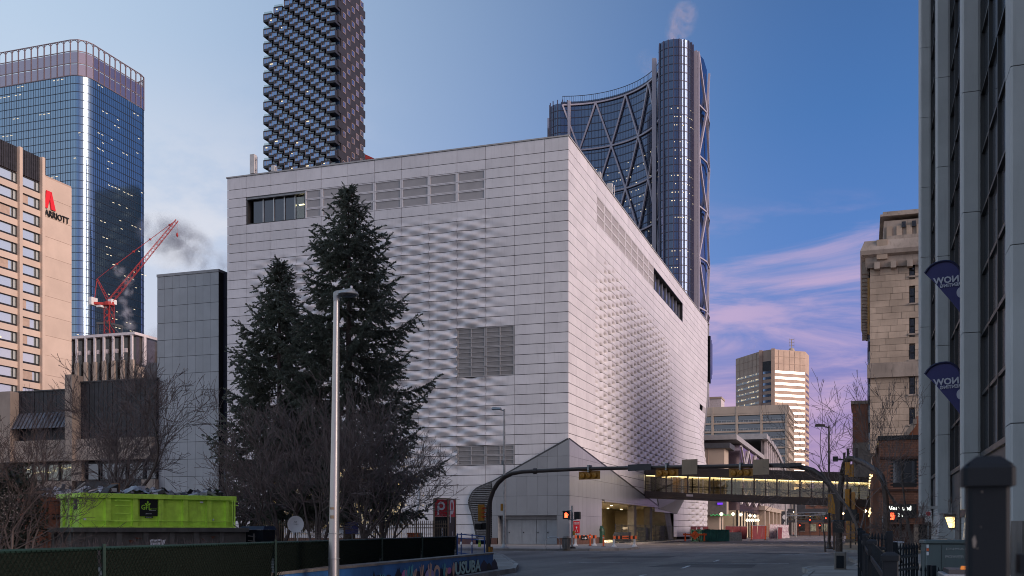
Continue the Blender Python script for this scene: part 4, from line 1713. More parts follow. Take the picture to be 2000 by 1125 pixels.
MB().box(-6, 0, 0, 5, 12, zr).build('wall', 'pink_frame', rb, world=False)
MB().prism([(-6, -.3, zr), (5.4, -.3, zr), (-6, -.3, zr + 6)], (0, 12, 0)).build('roof', 'crane_red', rb, world=False)
# hotel on the left
HX = -138.9
ht = thing('hotel', 'peach coloured hotel with two window columns and a blank sign wall', 'hotel', (HX, 149.5, 0))
HZ = 68.0
bodyh = MB()
bodyh.box(-30, -40, 0, -0.35, 0.5, HZ - .4)
bodyh.build('body', 'hotel_pier', ht, world=False)
yb0, yb1 = gy_at(83, HX) - 149.5, gy_at(140, HX) - 149.5
z = 1.0
while z < 64:
 z1 = min(z + 3.55, 65.3)
 MB().box(-25, yb0, z + .03, -0.02, yb1, z1 - .03).build('wall_panel', 'hotel_stone', ht, world=False)
 z = z1
MB().box(-24.9, yb0 + .05, 0, -0.07, yb1 - .05, 65.2).build('wall_core', 'hotel_pier', ht, world=False)
piers = [(gy_at(33.5, HX), gy_at(39.5, HX)), (gy_at(78, HX), gy_at(83.5, HX))]
for (a, b) in piers:
 MB().box(-1, a - 149.5, 0, 0.55, b - 149.5, HZ).build('pier', 'hotel_stone', ht, world=False)
cols = [(gy_at(-55, HX), gy_at(-8, HX)), (gy_at(-6, HX), gy_at(33.5, HX)), (gy_at(39.5, HX), gy_at(78, HX))]
for ci, (a, b) in enumerate(cols):
 a, b = a - 149.5, b - 149.5
 MB().box(-0.6, a, HZ - 4.4, -0.05, b, HZ).build('top_panel', 'dark_rib', ht, world=False)
 rb_ = MB()
 for q in range(9):
  y = a + (b - a) * q / 9
  rb_.box(-.05, y, HZ - 4.4, 0.06, y + .09, HZ)
 rb_.build('panel_ribs', 'dark_rib', ht, world=False)
 for k in range(19):
  zt = HZ - 4.55 - k * 3.075
  if zt < 8: break
  zb = zt - 1.98
  MB().box(-0.6, a, zb - 1.08, 0.08, b, zb - .01).build('spandrel', 'hotel_stone', ht, world=False)
  f = MB()
  f.box(-.3, a, zb, -.1, b, zb + .36)
  f.box(-.3, a, zt - .1, -.1, b, zt)
  f.box(-.3, b - (b - a) * .22, zb + .36, -.1, b - (b - a) * .22 + .13, zt - .1)
  f.box(-.3, b - .1, zb + .36, -.1, b, zt - .1)
  f.box(-.3, a, zb + .36, -.1, a + .1, zt - .1)
  fr = f.build('window', 'black_frame', ht, world=False)
  MB().box(-.34, a + .05, zb + .05, -.28, b - .05, zt - .05).build('pane', 'glass_hotel', fr, world=False)
  if random.random() < 0.35:
   MB().box(-.27, a + .15, zb + .4, -.24, a + (b - a) * random.uniform(.3, .7), zt - .15).build('curtain', 'hotel_pier', fr, world=False)
  if k in (9,) and ci == 1:
   MB().box(-.27, a + .3, zb + .5, -.24, a + 1.2, zb + .8).build('lit_lamp', 'office_light', fr, world=False)
yS = lambda px: gy_at(px, HX)
zS = lambda py, px: zz(py, HX, gy_at(px, HX))
text('sign_lettering', 'MARRIOTT', 1.6, 'black_letter', ht, (HX + .06, yS(77.5), zS(427.5, 106)), FACE_E, 0.12, sx=.90, bold=0.02)
ya, za = yS(84), zS(405, 86)
em = MB()
yb_ = yS(107)
w = yb_ - ya
zt_ = zS(372, 90)
em.prism([(0.06, ya - 149.5, za), (0.06, ya + w * .30 - 149.5, za), (0.06, ya + w * .62 - 149.5, zt_), (0.06, ya + w * .22 - 149.5, zt_)], (0.2, 0, 0))
em.prism([(0.06, ya + w * .62 - 149.5, za), (0.06, ya + w * 1.0 - 149.5, za), (0.06, ya + w * .64 - 149.5, zt_), (0.06, ya + w * .50 - 149.5, za + (zt_ - za) * .55)], (0.21, 0, 0))
em.build('sign_emblem', 'sign_red', ht, world=False)
# dark block with white fins, crane behind
fx, fy = at(262, HOR, 300)[:2]
glass_mat('glass_brown', (0.3, 0.27, 0.26), 0.08, 0.1, dark=(0.045, 0.036, 0.03))
fb = thing('fin_block', 'brown office block with white frosted fins along its top', 'office block', (fx, fy, 0))
FZ = EYE + (HOR - 648) * 300 / F
MB().box(-34, 1.6, 0, -.5, 26, FZ - 1).build('body', 'glass_brown', fb, world=False)
MB().box(-34, -.15, FZ - .75, 0.3, 26.5, FZ).build('roof_rim', 'white_fin', fb, world=False)
MB().box(-34, .3, FZ - 18.6, 0.0, 1.5, FZ - 15.2).build('spandrel', 'concrete_tan', fb, world=False)
MB().box(-34, .3, FZ - 30, 0.0, 1.5, FZ - 20.6).build('spandrel', 'concrete_tan', fb, world=False)
MB().box(-.6, 1.6, 0, .1, 8, FZ - 9.5).build('side_wall', 'concrete_tan', fb, world=False)
for q in range(9):
 x = -0.9 - q * 3.25
 MB().box(x - .3, -.1, FZ - 7.9, x + .3, .45, FZ - .76).build('white_fin', 'white_fin', fb, world=False)
 MB().box(x - .55, -.15, FZ - 20.4, x + .55, .6, FZ - 7.92).build('concrete_fin', 'concrete_tan', fb, world=False)
 if q:
  MB().box(x + .35, .5, FZ - 5.6, x + 1.0, 1.2, FZ - 4.4).build('fin_bracket', 'white_fin', fb, world=False)
for q in range(2):
 MB().box(-.3, 4 + q * 7, FZ - 9, .35, 5 + q * 7, FZ - .8).build('white_fin', 'white_fin', fb, world=False)
for q in range(8):
 wq = MB().box(-3.6 - q * 3.25, .5, FZ - 20.5, -1.6 - q * 3.25, 1.4, FZ - 18.7).build('window', 'glass_hotel', fb, world=False)
MB().box(1.2, 4, 0, 14, 24, FZ - 8.5).build('annex', 'steel_dark', fb, world=False)
cp_ = at(213, HOR, 380)
s_ = 380 / F
ck = thing('tower_crane', 'red luffing tower crane with raised lattice jib above the rooftops', 'crane', (cp_.x, cp_.y, 0))
ax = Vector((CT, ST, 0))          # the jib swings in the plane seen here, turned a little away
ax = (ax * 0.97 + Vector((-ST, CT, 0)) * 0.24).normalized()
def cq(px, py):
 return ax * ((px - 213) * s_) + Vector((0, 0, EYE + (HOR - py) * s_))
def lattice(mb, a, b, w, n, r, taper=1.0):
 a, b = Vector(a), Vector(b)
 d = (b - a).normalized()
 u = d.cross(Vector((0, 0, 1)))
 if u.length < 1e-3:
  u = Vector((1, 0, 0))
 u.normalize()
 v = u.cross(d)
 cs = []
 for i in range(n + 1):
  c = a.lerp(b, i / n)
  ww = w * (1 + (taper - 1) * i / n) / 2
  cs.append([c + u * sx * ww + v * sy * ww for sx, sy in ((-1, -1), (1, -1), (1, 1), (-1, 1))])
 for i in range(n):
  for k in range(4):
   mb.bar(cs[i][k], cs[i + 1][k], r * 1.5)
   mb.bar(cs[i][k], cs[i + 1][(k + 1) % 4], r)
m = MB()
lattice(m, cq(213, 660), cq(213, 598), 2.4, 5, 0.14)
m.build('mast', 'crane_red', ck, world=False)
m = MB()
p0 = cq(213, 597)
m.lathe([(1.9, 0), (1.9, 1.2)], tuple(p0), 12)
m.bar(cq(184, 594), cq(219, 594), 1.5, .9)
m.build('slewing_deck', 'crane_red', ck, world=False)
m = MB()
lattice(m, cq(216, 588), cq(340, 421), 1.7, 22, 0.085, 0.55)
m.build('jib', 'crane_red', ck, world=False)
m = MB()
lattice(m, cq(212, 588), cq(191, 546), 0.9, 7, 0.09, 0.5)
m.bar(cq(191, 546), cq(186, 590), .22)
m.build('a_frame', 'crane_red', ck, world=False)
m = MB()
m.tube([cq(191, 546), cq(213, 526)], 0.08, 4)
m.tube([cq(215, 525), cq(338, 421)], 0.11, 4)
for q in (0.1, 0.35, 0.6, 0.9):
 c = cq(215, 525).lerp(cq(338, 421), q)
 m.box(c.x - .3, c.y - .3, c.z - .3, c.x + .3, c.y + .3, c.z + .3)
m.build('pendant_line', 'crane_red', ck, world=False)
m = MB()
for a in ((179, 196, 583, 598),):
 p, q = cq(a[0] + .5, a[3]), cq(a[1] - 8, a[2])
 m.box(p.x, p.y - 1.2, p.z, q.x, q.y + 1.2, q.z)
p, q = cq(193, 602), cq(205, 598)
m.box(p.x, p.y - 1, p.z, q.x, q.y + 1, q.z)
p, q = cq(214, 594), cq(224, 585)
m.box(p.x, p.y - 1.0, p.z, q.x, q.y + 1.0, q.z)
m.build('counterweight', 'crane_white', ck, world=False)
m = MB()
m.tube([cq(340, 421), cq(340, 448)], 0.05, 4)
p = cq(340, 450)
m.lathe([(.1, -.9), (.45, -.3), (.35, .5), (.1, .8)], tuple(p), 8)
m.build('hook_block', 'crane_red', ck, world=False)
m = MB()
for (a, b) in ((192, 630), (213, 631), (236, 636)):
 m.bar(cq(a, 672), cq(a, b), .5)
m.bar(cq(190, 633), cq(216, 630), .8)
m.bar(cq(213, 631), cq(238, 637), .8)
m.bar(cq(216, 632), cq(236, 655), .35)
m.build('support_frame', 'steel_dark', ck, world=False)
MB().box(p0.x - 9, p0.y - 5, 0, p0.x + 9, p0.y + 6, EYE + (HOR - 662) * s_).build('support_base', 'steel_dark', ck, world=False)
# low dark ribbed building on the left
LY = 95.2
LX1 = gx_at(305, LY)
lw = thing('ribbed_building', 'low dark ribbed building with concrete band and partly lit windows', 'building', (LX1, LY, 0))
def lx(px):
 return gx_at(px, LY) - LX1
def lz(py, px=200):
 return zz(py, gx_at(px, LY), LY)
ztr, ztl = lz(741, 280), lz(765, 70)
zb_ = lz(857)
for (pa, pb, zt) in ((0 - 90, 143, ztl), (157, 305, ztr)):
 x0, x1 = lx(pa), lx(pb)
 x = x0
 while x < x1 - .05:
  xe = min(x + .62, x1)
  MB().box(x + .03, 0.0 if int(x * 10) % 2 else 0.03, zb_, xe - .03, .3, zt).build('metal_rib', 'dark_rib', lw, world=False)
  x = xe
 MB().box(x0, .15, zb_, x1, .4, zt - .05).build('rib_backing', 'joint_dark', lw, world=False)
 MB().box(x0, -.1, zt, x1, .5, zt + .14).build('roof_edge', 'dark_frame', lw, world=False)
for (pa, pb, ya_) in ((15, 37, 768), (143, 157, 735), (-80, -60, 760)):
 MB().box(lx(pa), -1.3, lz(900), lx(pb), .4, lz(ya_, pa)).build('pier', 'concrete_tan', lw, world=False)
a0, a1 = lx(33), lx(141)
x = a0
while x < a1:
 xe = min(x + .55, a1)
 MB().prism([(x + .05, -1.25, lz(834)), (x + .05, -0.06, lz(801)), (x + .05, -0.06, lz(834))], (xe - x - .2, 0, 0)).build('awning_rib', 'awning', lw, world=False)
 x = xe
MB().prism([(a0, -1.1, lz(834)), (a0, -0.05, lz(804)), (a0, -0.05, lz(834))], (a1 - a0, 0, 0)).build('awning_sheet', 'dark_rib', lw, world=False)
MB().box(lx(-90), -.8, lz(899), lx(305), .4, zb_ - .02).build('concrete_band', 'concrete_tan', lw, world=False)
MB().box(lx(-90), .5, 0, lx(304), 6, ztl - .3).build('body', 'room_dark', lw, world=False)
MB().box(lx(157), .5, ztl - .3, lx(304), 6, ztr - .1).build('body', 'room_dark', lw, world=False)
wz0, wz1 = lz(938), lz(903)
MB().box(lx(-90), -.1, 0.1, lx(142), .4, wz0).build('base_wall', 'concrete_tan', lw, world=False)
MB().box(lx(278), -.2, 0.1, lx(305), .4, wz0).build('base_wall', 'concrete_tan', lw, world=False)
MB().box(lx(148), .2, 0.1, lx(278), .45, wz0 - .02).build('base_panel', 'dark_rib', lw, world=False)
MB().box(lx(143), -.3, wz0 - .02, lx(163), .4, lz(899)).build('pier', 'concrete_tan', lw, world=False)
for k, (pa, pb) in enumerate(((40, 62), (63, 88), (89, 114), (115, 141), (165, 192), (194, 245), (247, 279), (281, 304))):
 f = MB()
 f.box(lx(pa), .1, wz0, lx(pb), .25, wz0 + .12)
 f.box(lx(pa), .1, wz1 - .12, lx(pb), .25, wz1)
 f.box(lx(pa), .1, wz0 + .12, lx(pa) + .1, .25, wz1 - .12)
 f.box(lx(pb) - .1, .1, wz0 + .12, lx(pb), .25, wz1 - .12)
 fo = f.build('window', 'black_frame', lw, world=False)
 MB().box(lx(pa) + .1, .26, wz0 + .12, lx(pb) - .1, .29, wz1 - .12).build('pane', 'pane_clear' if k < 4 else 'glass_dark', fo, world=False)
rm = MB()
mat('lit_room', (0.5, 0.48, 0.32), 0.8, var=0.5, nscale=1.1)
rm = MB().box(lx(40), .44, wz0, lx(141), .48, wz1).build('lit_room', 'lit_room', lw, world=False)
lmps = MB()
for k in range(9):
 x = lx(45 + k * 10.5)
 zq = wz0 + random.uniform(.9, 1.5)
 lmps.box(x, .36, zq, x + .55, .42, zq + .07)
lmps.build('strip_lights', 'lamp_dim', lw, world=False)
for (pa, pb, yt) in ((215, 245, 735), (285, 306, 738)):
 MB().prism([(lx(pa), 6, lz(760)), (lx(pb), 6, lz(760)), (lx(pb) - .5, 6, lz(yt - 2)), (lx(pa) + 1.2, 6, lz(yt - 2))], (0, 4, 0)).build('roof_light', 'glass_hotel', lw, world=False)
# grey annex of the museum
AX = gx_at(427, 95.7)
an = thing('grey_annex', 'flat grey panelled tower block joined to the museum by a navy slot', 'building', (AX, 95.7, 0))
AW = AX - gx_at(307, 95.7)
AZ = 29.4
nc = 8
zrow = [AZ - .3]
while zrow[-1] > 1.0:
 zrow.append(zrow[-1] - (1.35 if len(zrow) == 1 else 1.86))
for c in range(nc):
 for k in range(len(zrow) - 1):
  x0, x1 = -AW + AW * c / nc, -AW + AW * (c + 1) / nc
  o = MB().box(x0 + .012, 0, zrow[k + 1] + .02, x1 - .012, .06, zrow[k] - .02).build('wall_panel', 'annex_panel', an, world=False)
MB().box(-AW + .02, .08, .1, -.02, 14, AZ - .1).build('body', 'joint_dark', an, world=False)
MB().box(-AW - .05, -.05, AZ - .28, .03, 14, AZ).build('roof_edge', 'coping', an, world=False)
mat('navy_slot', (0.012, 0.014, 0.03), 0.45, var=0.1)
jx = MX - 36.1 - AX
for k in range(7):
 MB().box(0.05, .8, 9.6 + k * 2.8 + .02, jx, 1.2, 9.6 + (k + 1) * 2.8 - .02).build('slot_panel', 'navy_slot', an, world=False)
MB().box(0.02, .9, .1, jx, 13, 9.6).build('slot_base', 'grey_panel', an, world=False)
# stone tower with the cornice
mat('stone', (0.43, 0.345, 0.27), 0.85, var=0.22, nscale=0.35, bump=0.3, rand=0.16, dirt=0.22)
mat('stone_trim', (0.33, 0.28, 0.24), 0.85, var=0.25, nscale=0.5, bump=0.3, dirt=0.35)
mat('brick_red', (0.29, 0.135, 0.09), 0.85, var=0.2, nscale=0.8, bump=0.3, rand=0.18)
mat('brick_dark', (0.09, 0.045, 0.035), 0.8, var=0.3, rand=0.1)
mat('pillar', (0.44, 0.45, 0.455), 0.75, var=0.08, nscale=0.5, bump=0.25, bscale=40, dirt=0.12)
mat('spandrel_dark', (0.055, 0.058, 0.068), 0.45, var=0.1)
mat('flag_blue', (0.045, 0.045, 0.16), 0.6, var=0.08)
mat('flag_edge', (0.018, 0.018, 0.06), 0.6)
mat('flag_white', (0.52, 0.53, 0.62), 0.6, var=0)
mat('green_metal', (0.10, 0.13, 0.135), 0.45, var=0.1, dirt=0.15)
mat('black_paint', (0.006, 0.010, 0.016), 0.6, var=0.3, nscale=3, spec=0.25)
mat('amber', (0.65, 0.18, 0.03), 0.3, emit=(1, 0.35, 0.05), estr=0.25)
mat('skywalk_brown', (0.065, 0.048, 0.046), 0.55, var=0.15, dirt=0.1)
mat('ochre', (0.40, 0.22, 0.07), 0.6, var=0.1)
mat('signal_yellow', (0.48, 0.21, 0.025), 0.45, var=0.12, dirt=0.12)
mat('mast_brown', (0.060, 0.042, 0.036), 0.5, var=0.15)
mat('sign_back', (0.32, 0.225, 0.15), 0.5, var=0.12, dirt=0.15)
mat('sign_back_dark', (0.055, 0.05, 0.055), 0.5, var=0.12)
mat('galv', (0.33, 0.34, 0.35), 0.45, metal=0.5, var=0.2, nscale=4)
mat('lamp_steel', (0.46, 0.45, 0.45), 0.36, metal=0.85, var=0.12, nscale=3, stretch=(1, 1, 0.2))
mat('red_cloth', (0.15, 0.022, 0.025), 0.7, var=0.18, nscale=1.5)
mat('orange', (0.75, 0.12, 0.03), 0.5, var=0.1)
mat('orange_bright', (0.85, 0.16, 0.05), 0.45, var=0.05)
mat('bin_green', (0.05, 0.21, 0.19), 0.5, var=0.2, dirt=0.3)
mat('navy_tarp', (0.012, 0.022, 0.05), 0.5, var=0.4)
mat('white_post', (0.62, 0.60, 0.60), 0.5, var=0.12)
glow_mat('signal_red', (1.0, 0.05, 0.02), 6.0)
glow_mat('signal_hand', (1.0, 0.085, 0.03), 5.5)
glow_mat('lamp_street', (1.0, 0.66, 0.28), 10.0)
glow_mat('lamp_globe', (1.0, 0.88, 0.62), 2.6)
glow_mat('purple_light', (0.22, 0.05, 1.0), 1.0)
glow_mat('green_light', (0.1, 1.0, 0.25), 0.35)
glow_mat('sign_white', (0.95, 1.0, 0.9), 3.0)
glow_mat('sconce_glow', (1.0, 0.68, 0.26), 3.4)
SY0 = 108.0
SX0 = gx_at(1699, SY0)
st_ = thing('stone_tower', 'old sandstone tower with heavy bracketed cornice and narrow windows', 'building', (SX0, SY0, 0))
def sx(px):
 return gx_at(px, SY0) - SX0
def sz(py, px=1740):
 return zz(py, gx_at(px, SY0), SY0)
zc0, zc1, ztop = sz(522), sz(472), sz(404)
xr = sx(1990)
MB().box(0.12, .42, 0, xr, 40, zc1).build('core', 'stone_trim', st_, world=False)
wx = []
for (a, b) in ((1776, 1787), (1795, 1806), (1822, 1833), (1850, 1861)):
 wx.append((sx(a), sx(b)))
wzs = []
for (t, b) in ((518, 541), (565, 594), (624, 653), (676, 704), (738, 771), (800, 830), (850, 880)):
 wzs.append((sz(b), sz(t)))
z = 9.0
row = 0
nblk = 0
st_rest = MB()
while z < zc0:
 h = 0.62
 x = 0.0
 first = True
 while x < sx(1835):
  w = random.uniform(1.1, 2.1)
  if first:
   w *= 0.5 + 0.5 * (row % 2)
   first = False
  x1 = min(x + w, sx(1835))
  segs = [(x, x1)]
  for (wa, wb) in wx:
   for (za, zb) in wzs:
    if z + h > za and z < zb:
     ns = []
     for (p, q) in segs:
      if q <= wa or p >= wb:
       ns.append((p, q))
      else:
       if p < wa: ns.append((p, wa))
       if q > wb: ns.append((wb, q))
     segs = ns
  for (p, q) in segs:
   if q - p < 0.05: continue
   tgt = MB() if (nblk < 290 and p < sx(1800)) else st_rest
   tgt.box(p + .012, random.uniform(-.02, .012), z + .012, q - .012, .2, z + h - .012)
   if tgt is not st_rest:
    nblk += 1
    tgt.build('stone_block', 'stone', st_, world=False)
  x = x1
 z += h
 row += 1
o = st_rest.build('stone_blocks', 'stone', st_, world=False)
o['kind'] = 'stuff'
for (wa, wb) in wx:
 for (za, zb) in wzs:
  f = MB()
  f.box(wa, .16, za, wa + .07, .3, zb)
  f.box(wb - .07, .16, za, wb, .3, zb)
  f.box(wa + .07, .16, (za + zb) / 2 - .04, wb - .07, .3, (za + zb) / 2 + .04)
  fo = f.build('window', 'black_frame', st_, world=False)
  MB().box(wa + .05, .31, za, wb - .05, .34, zb).build('pane', 'glass_dark', fo, world=False)
  MB().box(wa - .1, -.12, za - .18, wb + .1, .1, za - .02).build('sill', 'stone_trim', fo, world=False)
MB().box(-.25, -.3, sz(737), xr, .2, sz(712)).build('string_course', 'stone_trim', st_, world=False)
MB().box(-.12, -.18, sz(712) + .02, xr, .2, sz(708)).build('string_course', 'stone_trim', st_, world=False)
cxs = [(-.25, zc0), (-.42, zc0 + .5), (-.42, zc0 + 1.0), (-.8, zc0 + 1.2), (-.9, zc1 - .9), (-.5, zc1 + .1)]
m = MB()
n = len(cxs)
prev = None
for (d, z) in cxs:
 ring = [(d, d, z), (xr, d, z), (xr, 41, z), (d, 41, z)]
 o0 = len(m.v)
 m.v += ring
 if prev is not None:
  for k in range(4):
   k2 = (k + 1) % 4
   m.f.append((prev + k, prev + k2, o0 + k2, o0 + k))
   m.mi.append(0)
 prev = o0
m.f.append((prev, prev + 1, prev + 2, prev + 3))
m.mi.append(0)
m.build('cornice', 'stone_trim', st_, world=False)
for k in range(22):
 MB().box(-.74, 1.0 + k * 1.8, zc0 - 0.2, -.05, 1.6 + k * 1.8, zc0 + 1.0).build('bracket', 'stone_trim', st_, world=False)
for k in range(5):
 MB().box(.4 + k * 1.5, -.72, zc0 - .2, .9 + k * 1.5, -.02, zc0 + .45).build('bracket', 'stone_trim', st_, world=False)
MB().box(sx(1712), -.75, zc0 + .7, sx(1733), 2.0, sz(470)).build('attic_block', 'stone', st_, world=False)
MB().box(sx(1733), -.1, zc1 - .6, xr, 30, sz(473) + .6).build('attic', 'stone_trim', st_, world=False)
ux = sx(1727)
MB().box(ux, 1.6, zc1, xr, 26, ztop - .9).build('upper_storey', 'stone_trim', st_, world=False)
for k in range(9):
 MB().box(ux + .25 + k * .92, 1.42, zc1 + .2, ux + .75 + k * .92, 1.6, sz(434)).build('pilaster', 'stone', st_, world=False)
MB().box(ux - .35, 1.25, sz(414), xr, 26.3, sz(410)).build('upper_cornice', 'stone_trim', st_, world=False)
MB().box(ux - .1, 1.5, sz(410) + .01, xr, 26.1, ztop).build('parapet', 'stone_trim', st_, world=False)
for (a, b) in ((1760, 1768), (1780, 1788)):
 f = MB().box(sx(a) + .1, 1.35, sz(438), sx(b) + .1, 1.5, sz(427)).build('window', 'glass_dark', st_, world=False)
for k in range(7):
 for j in range(7):
  MB().box(-.1, 2 + j * 5.0, 9.5 + k * 2.7, .12, 3.2 + j * 5, 11.2 + k * 2.7).build('flank_window', 'glass_dark', st_, world=False)
MB().box(-1.6, 6.0, 7.0, .1, 12.0, sz(853)).build('low_wing', 'concrete_dark', st_, world=False)
MB().box(-.22, .4, sz(648), -.02, .9, sz(538)).build('wall_strip', 'ochre', st_, world=False)
pp_ = thing('pink_block', 'narrow pinkish wall sliver at the street side of the stone tower', 'building', (-1.2, 136, 0))
MB().box(0, 0, 0, 4, 10, sz(795) * 1.27).build('wall', 'brick_red', pp_, world=False)
MB().box(-.2, -.2, sz(795) * 1.27, 4, 10, sz(795) * 1.27 + .4).build('coping', 'stone_trim', pp_, world=False)
# brick arts centre
BY0 = 73.0
BX0 = gx_at(1716, BY0)
bkb = thing('arts_centre', 'red brick arts centre with big upper window and lit white name sign', 'building', (BX0, BY0, 0))
def bx(px):
 return gx_at(px, BY0) - BX0
def bz(py, px=1750):
 return zz(py, gx_at(px, BY0), BY0)
xr = bx(1802)
zp = bz(859)
W0, W1, WZ0, WZ1 = bx(1741), bx(1791), bz(951), bz(896)
S0, S1, SZ0, SZ1 = bx(1732), bx(1790), bz(1012), bz(985)
MB().box(0.3, .25, 0, 30, 26, zp - .1).build('core', 'brick_dark', bkb, world=False)
MB().box(-.06, -.08, zp, xr, 26, zp + .28).build('roof_edge', 'black_frame', bkb, world=False)
def bricks(parent, x0, x1, z0, z1, cut, name='brick', course=0.115, blen=0.36, limit=10**6):
 """brick courses laid one by one on the street face; returns one joined mesh of real bricks"""
 rest = MB()
 z = z0
 r = 0
 cnt = 0
 while z < z1 - .02:
  x = x0 - (blen / 2 if r % 2 else 0)
  while x < x1:
   a, b = max(x, x0), min(x + blen, x1)
   zm = z + course / 2
   ok = b - a > .03 and not any(ca < (a + b) / 2 < cb_ and cz0 < zm < cz1 for ca, cb_, cz0, cz1 in cut)
   if ok:
    d = random.uniform(-.008, .008)
    rest.add([(a + .007, d, z + .007), (b - .007, d, z + .007), (b - .007, d, z + course - .007), (a + .007, d, z + course - .007),
        (a + .007, .02, z + .007), (b - .007, .02, z + .007), (b - .007, .02, z + course - .007), (a + .007, .02, z + course - .007)],
        [(0, 1, 2, 3), (1, 0, 4, 5), (3, 2, 6, 7), (0, 3, 7, 4), (2, 1, 5, 6)])
   x += blen
  z += course
  r += 1
 return rest
rs = bricks(bkb, 0, xr, bz(1024), zp, [(W0, W1, WZ0, WZ1), (S0, S1, SZ0, SZ1)])
o = rs.build('bricks', 'brick_red', bkb, world=False)
o['kind'] = 'stuff'
MB().box(0.02, .02, bz(1024), xr, .3, WZ0).build('mortar_wall', 'brick_dark', bkb, world=False)
MB().box(0.02, .02, WZ1, xr, .3, zp - .02).build('mortar_wall', 'brick_dark', bkb, world=False)
MB().box(0.02, .02, WZ0, W0, .3, WZ1).build('mortar_wall', 'brick_dark', bkb, world=False)
MB().box(W1, .02, WZ0, xr, .3, WZ1).build('mortar_wall', 'brick_dark', bkb, world=False)
f = MB()
f.box(W0, .05, WZ0, W0 + .12, .22, WZ1)
f.box(W1 - .12, .05, WZ0, W1, .22, WZ1)
f.box(W0 + .12, .05, WZ0, W1 - .12, .22, WZ0 + .28)
f.box(W0 + .12, .05, WZ1 - .15, W1 - .12, .22, WZ1)
f.box((W0 * .55 + W1 * .45) - .06, .05, WZ0 + .28, (W0 * .55 + W1 * .45) + .06, .22, WZ1 - .15)
fo = f.build('window', 'black_frame', bkb, world=False)
mid = W0 * .55 + W1 * .45
MB().box(W0 + .12, .2, WZ0 + .28, mid - .06, .23, WZ1 - .15).build('pane', 'glass_dark', fo, world=False)
MB().box(mid + .06, .2, WZ0 + .28, W1 - .12, .23, WZ1 - .15).build('pane', 'glass_dark', fo, world=False)
MB().box(bx(1718), -.14, WZ1 - .02, xr, .02, WZ1 + .14).build('brick_lintel', 'brick_dark', bkb, world=False)
MB().box(bx(1718), -.10, WZ0 - .3, xr, .02, WZ0 - .16).build('brick_sill', 'brick_dark', bkb, world=False)
sgb = MB().box(S0, -.22, SZ0, S1, .0, SZ1).build('name_board', 'black_frame', bkb, world=False)
tz = (SZ0 + SZ1) / 2
text('name_lettering', 'Werklund\nCentre', 0.40, 'sign_white', bkb, (BX0 + bx(1730.5), BY0 - .26, tz + .06), FACE_S, 0.015, sx=.94, bold=0.008)
MB().box(0.0, .1, 0.1, bx(1722), .4, bz(1024)).build('brick_pier', 'brick_red', bkb, world=False)
MB().box(bx(1785), .05, 0.1, bx(1794), .4, bz(1024)).build('stone_pier', 'concrete_tan', bkb, world=False)
f = MB()
for px in (1722, 1740, 1760, 1780):
 f.box(bx(px) - .05, .3, .15, bx(px) + .05, .45, bz(1024))
f.box(bx(1722), .3, bz(1024) - .15, bx(1785), .44, bz(1024))
fo = f.build('door_frame', 'black_frame', bkb, world=False)
for a, b in ((1722, 1740), (1740, 1760), (1760, 1780)):
 MB().box(bx(a) + .05, .36, .15, bx(b) - .05, .39, bz(1024) - .15).build('door_pane', 'glass_dark', fo, world=False)
MB().box(bx(1757), .2, .15, bx(1764), .30, bz(1025)).build('lit_jamb', 'lamp_dim', bkb, world=False) if False else None
MB().box(bx(1794) , .1, 0.1, 30, .5, bz(1022)).build('dark_shopfront', 'black_frame', bkb, world=False)
gx0, gx1 = bx(1770), bx(1800)
MB().prism([(gx0, 3.0, zp), (gx1 + .6, 3.0, zp), (gx1 + .6, 3.0, bz(796)), (bx(1793), 3.0, bz(806)), (bx(1782), 3.0, bz(838))], (0, 14, 0)).build('upper_wing', 'brick_red', bkb, world=False)
m = MB()
m.bar((bx(1771), 2.7, bz(845)), (bx(1789), 2.7, bz(822)), .42, .3)
m.box(bx(1787), 2.4, bz(822), bx(1794), 3.0, bz(812))
m.build('gutter', 'stone_trim', bkb, world=False)
MB().box(bx(1792), 2.9, 0, bx(1800), 3.6, bz(858)).build('rain_pipe', 'brick_red', bkb, world=False)
for k in range(6):
 y = 2.0 + k * 3.4
 MB().box(-.35, y, 0.1, .28, y + 1.0, zp - .9).build('flank_pier', 'brick_red', bkb, world=False)
 for (za, zb_, nm) in ((.4, bz(1020), 'shop_window'), (bz(1008), bz(985), 'lit_window'), (bz(945), bz(915), 'upper_window')):
  MB().box(.1, y + 1.0, za, .2, y + 3.4, zb_).build(nm, 'lit_room' if nm != 'shop_window' else 'glass_dark', bkb, world=False)
for k in range(9):
 y = 1.5 + k * 2.3
 for zz_ in (bz(1000), bz(930)):
  l = MB().lathe([(.02, -.07), (.07, 0), (.02, .07)], (-.5, y, zz_ + (.3 if k % 2 else 0)), 8)
  l.build('string_lamp', 'lamp_dim', bkb, world=False)
for (px, py, nl_) in ((1711, 898, 'topmost'), (1708, 907, 'second from the top'), (1709, 921, 'third from the top'), (1706, 929, 'lowest')):
 q = at(px, py, 74.5)
 tag(MB().lathe([(.03, -.16), (.16, 0), (.03, .16)], tuple(q), 8).build('wall_lamp', 'lamp_street', loc=q), nl_ + ' of the bright wall lamps on the brick arts centre flank', 'lamp', 'wall lamps on the brick flank')
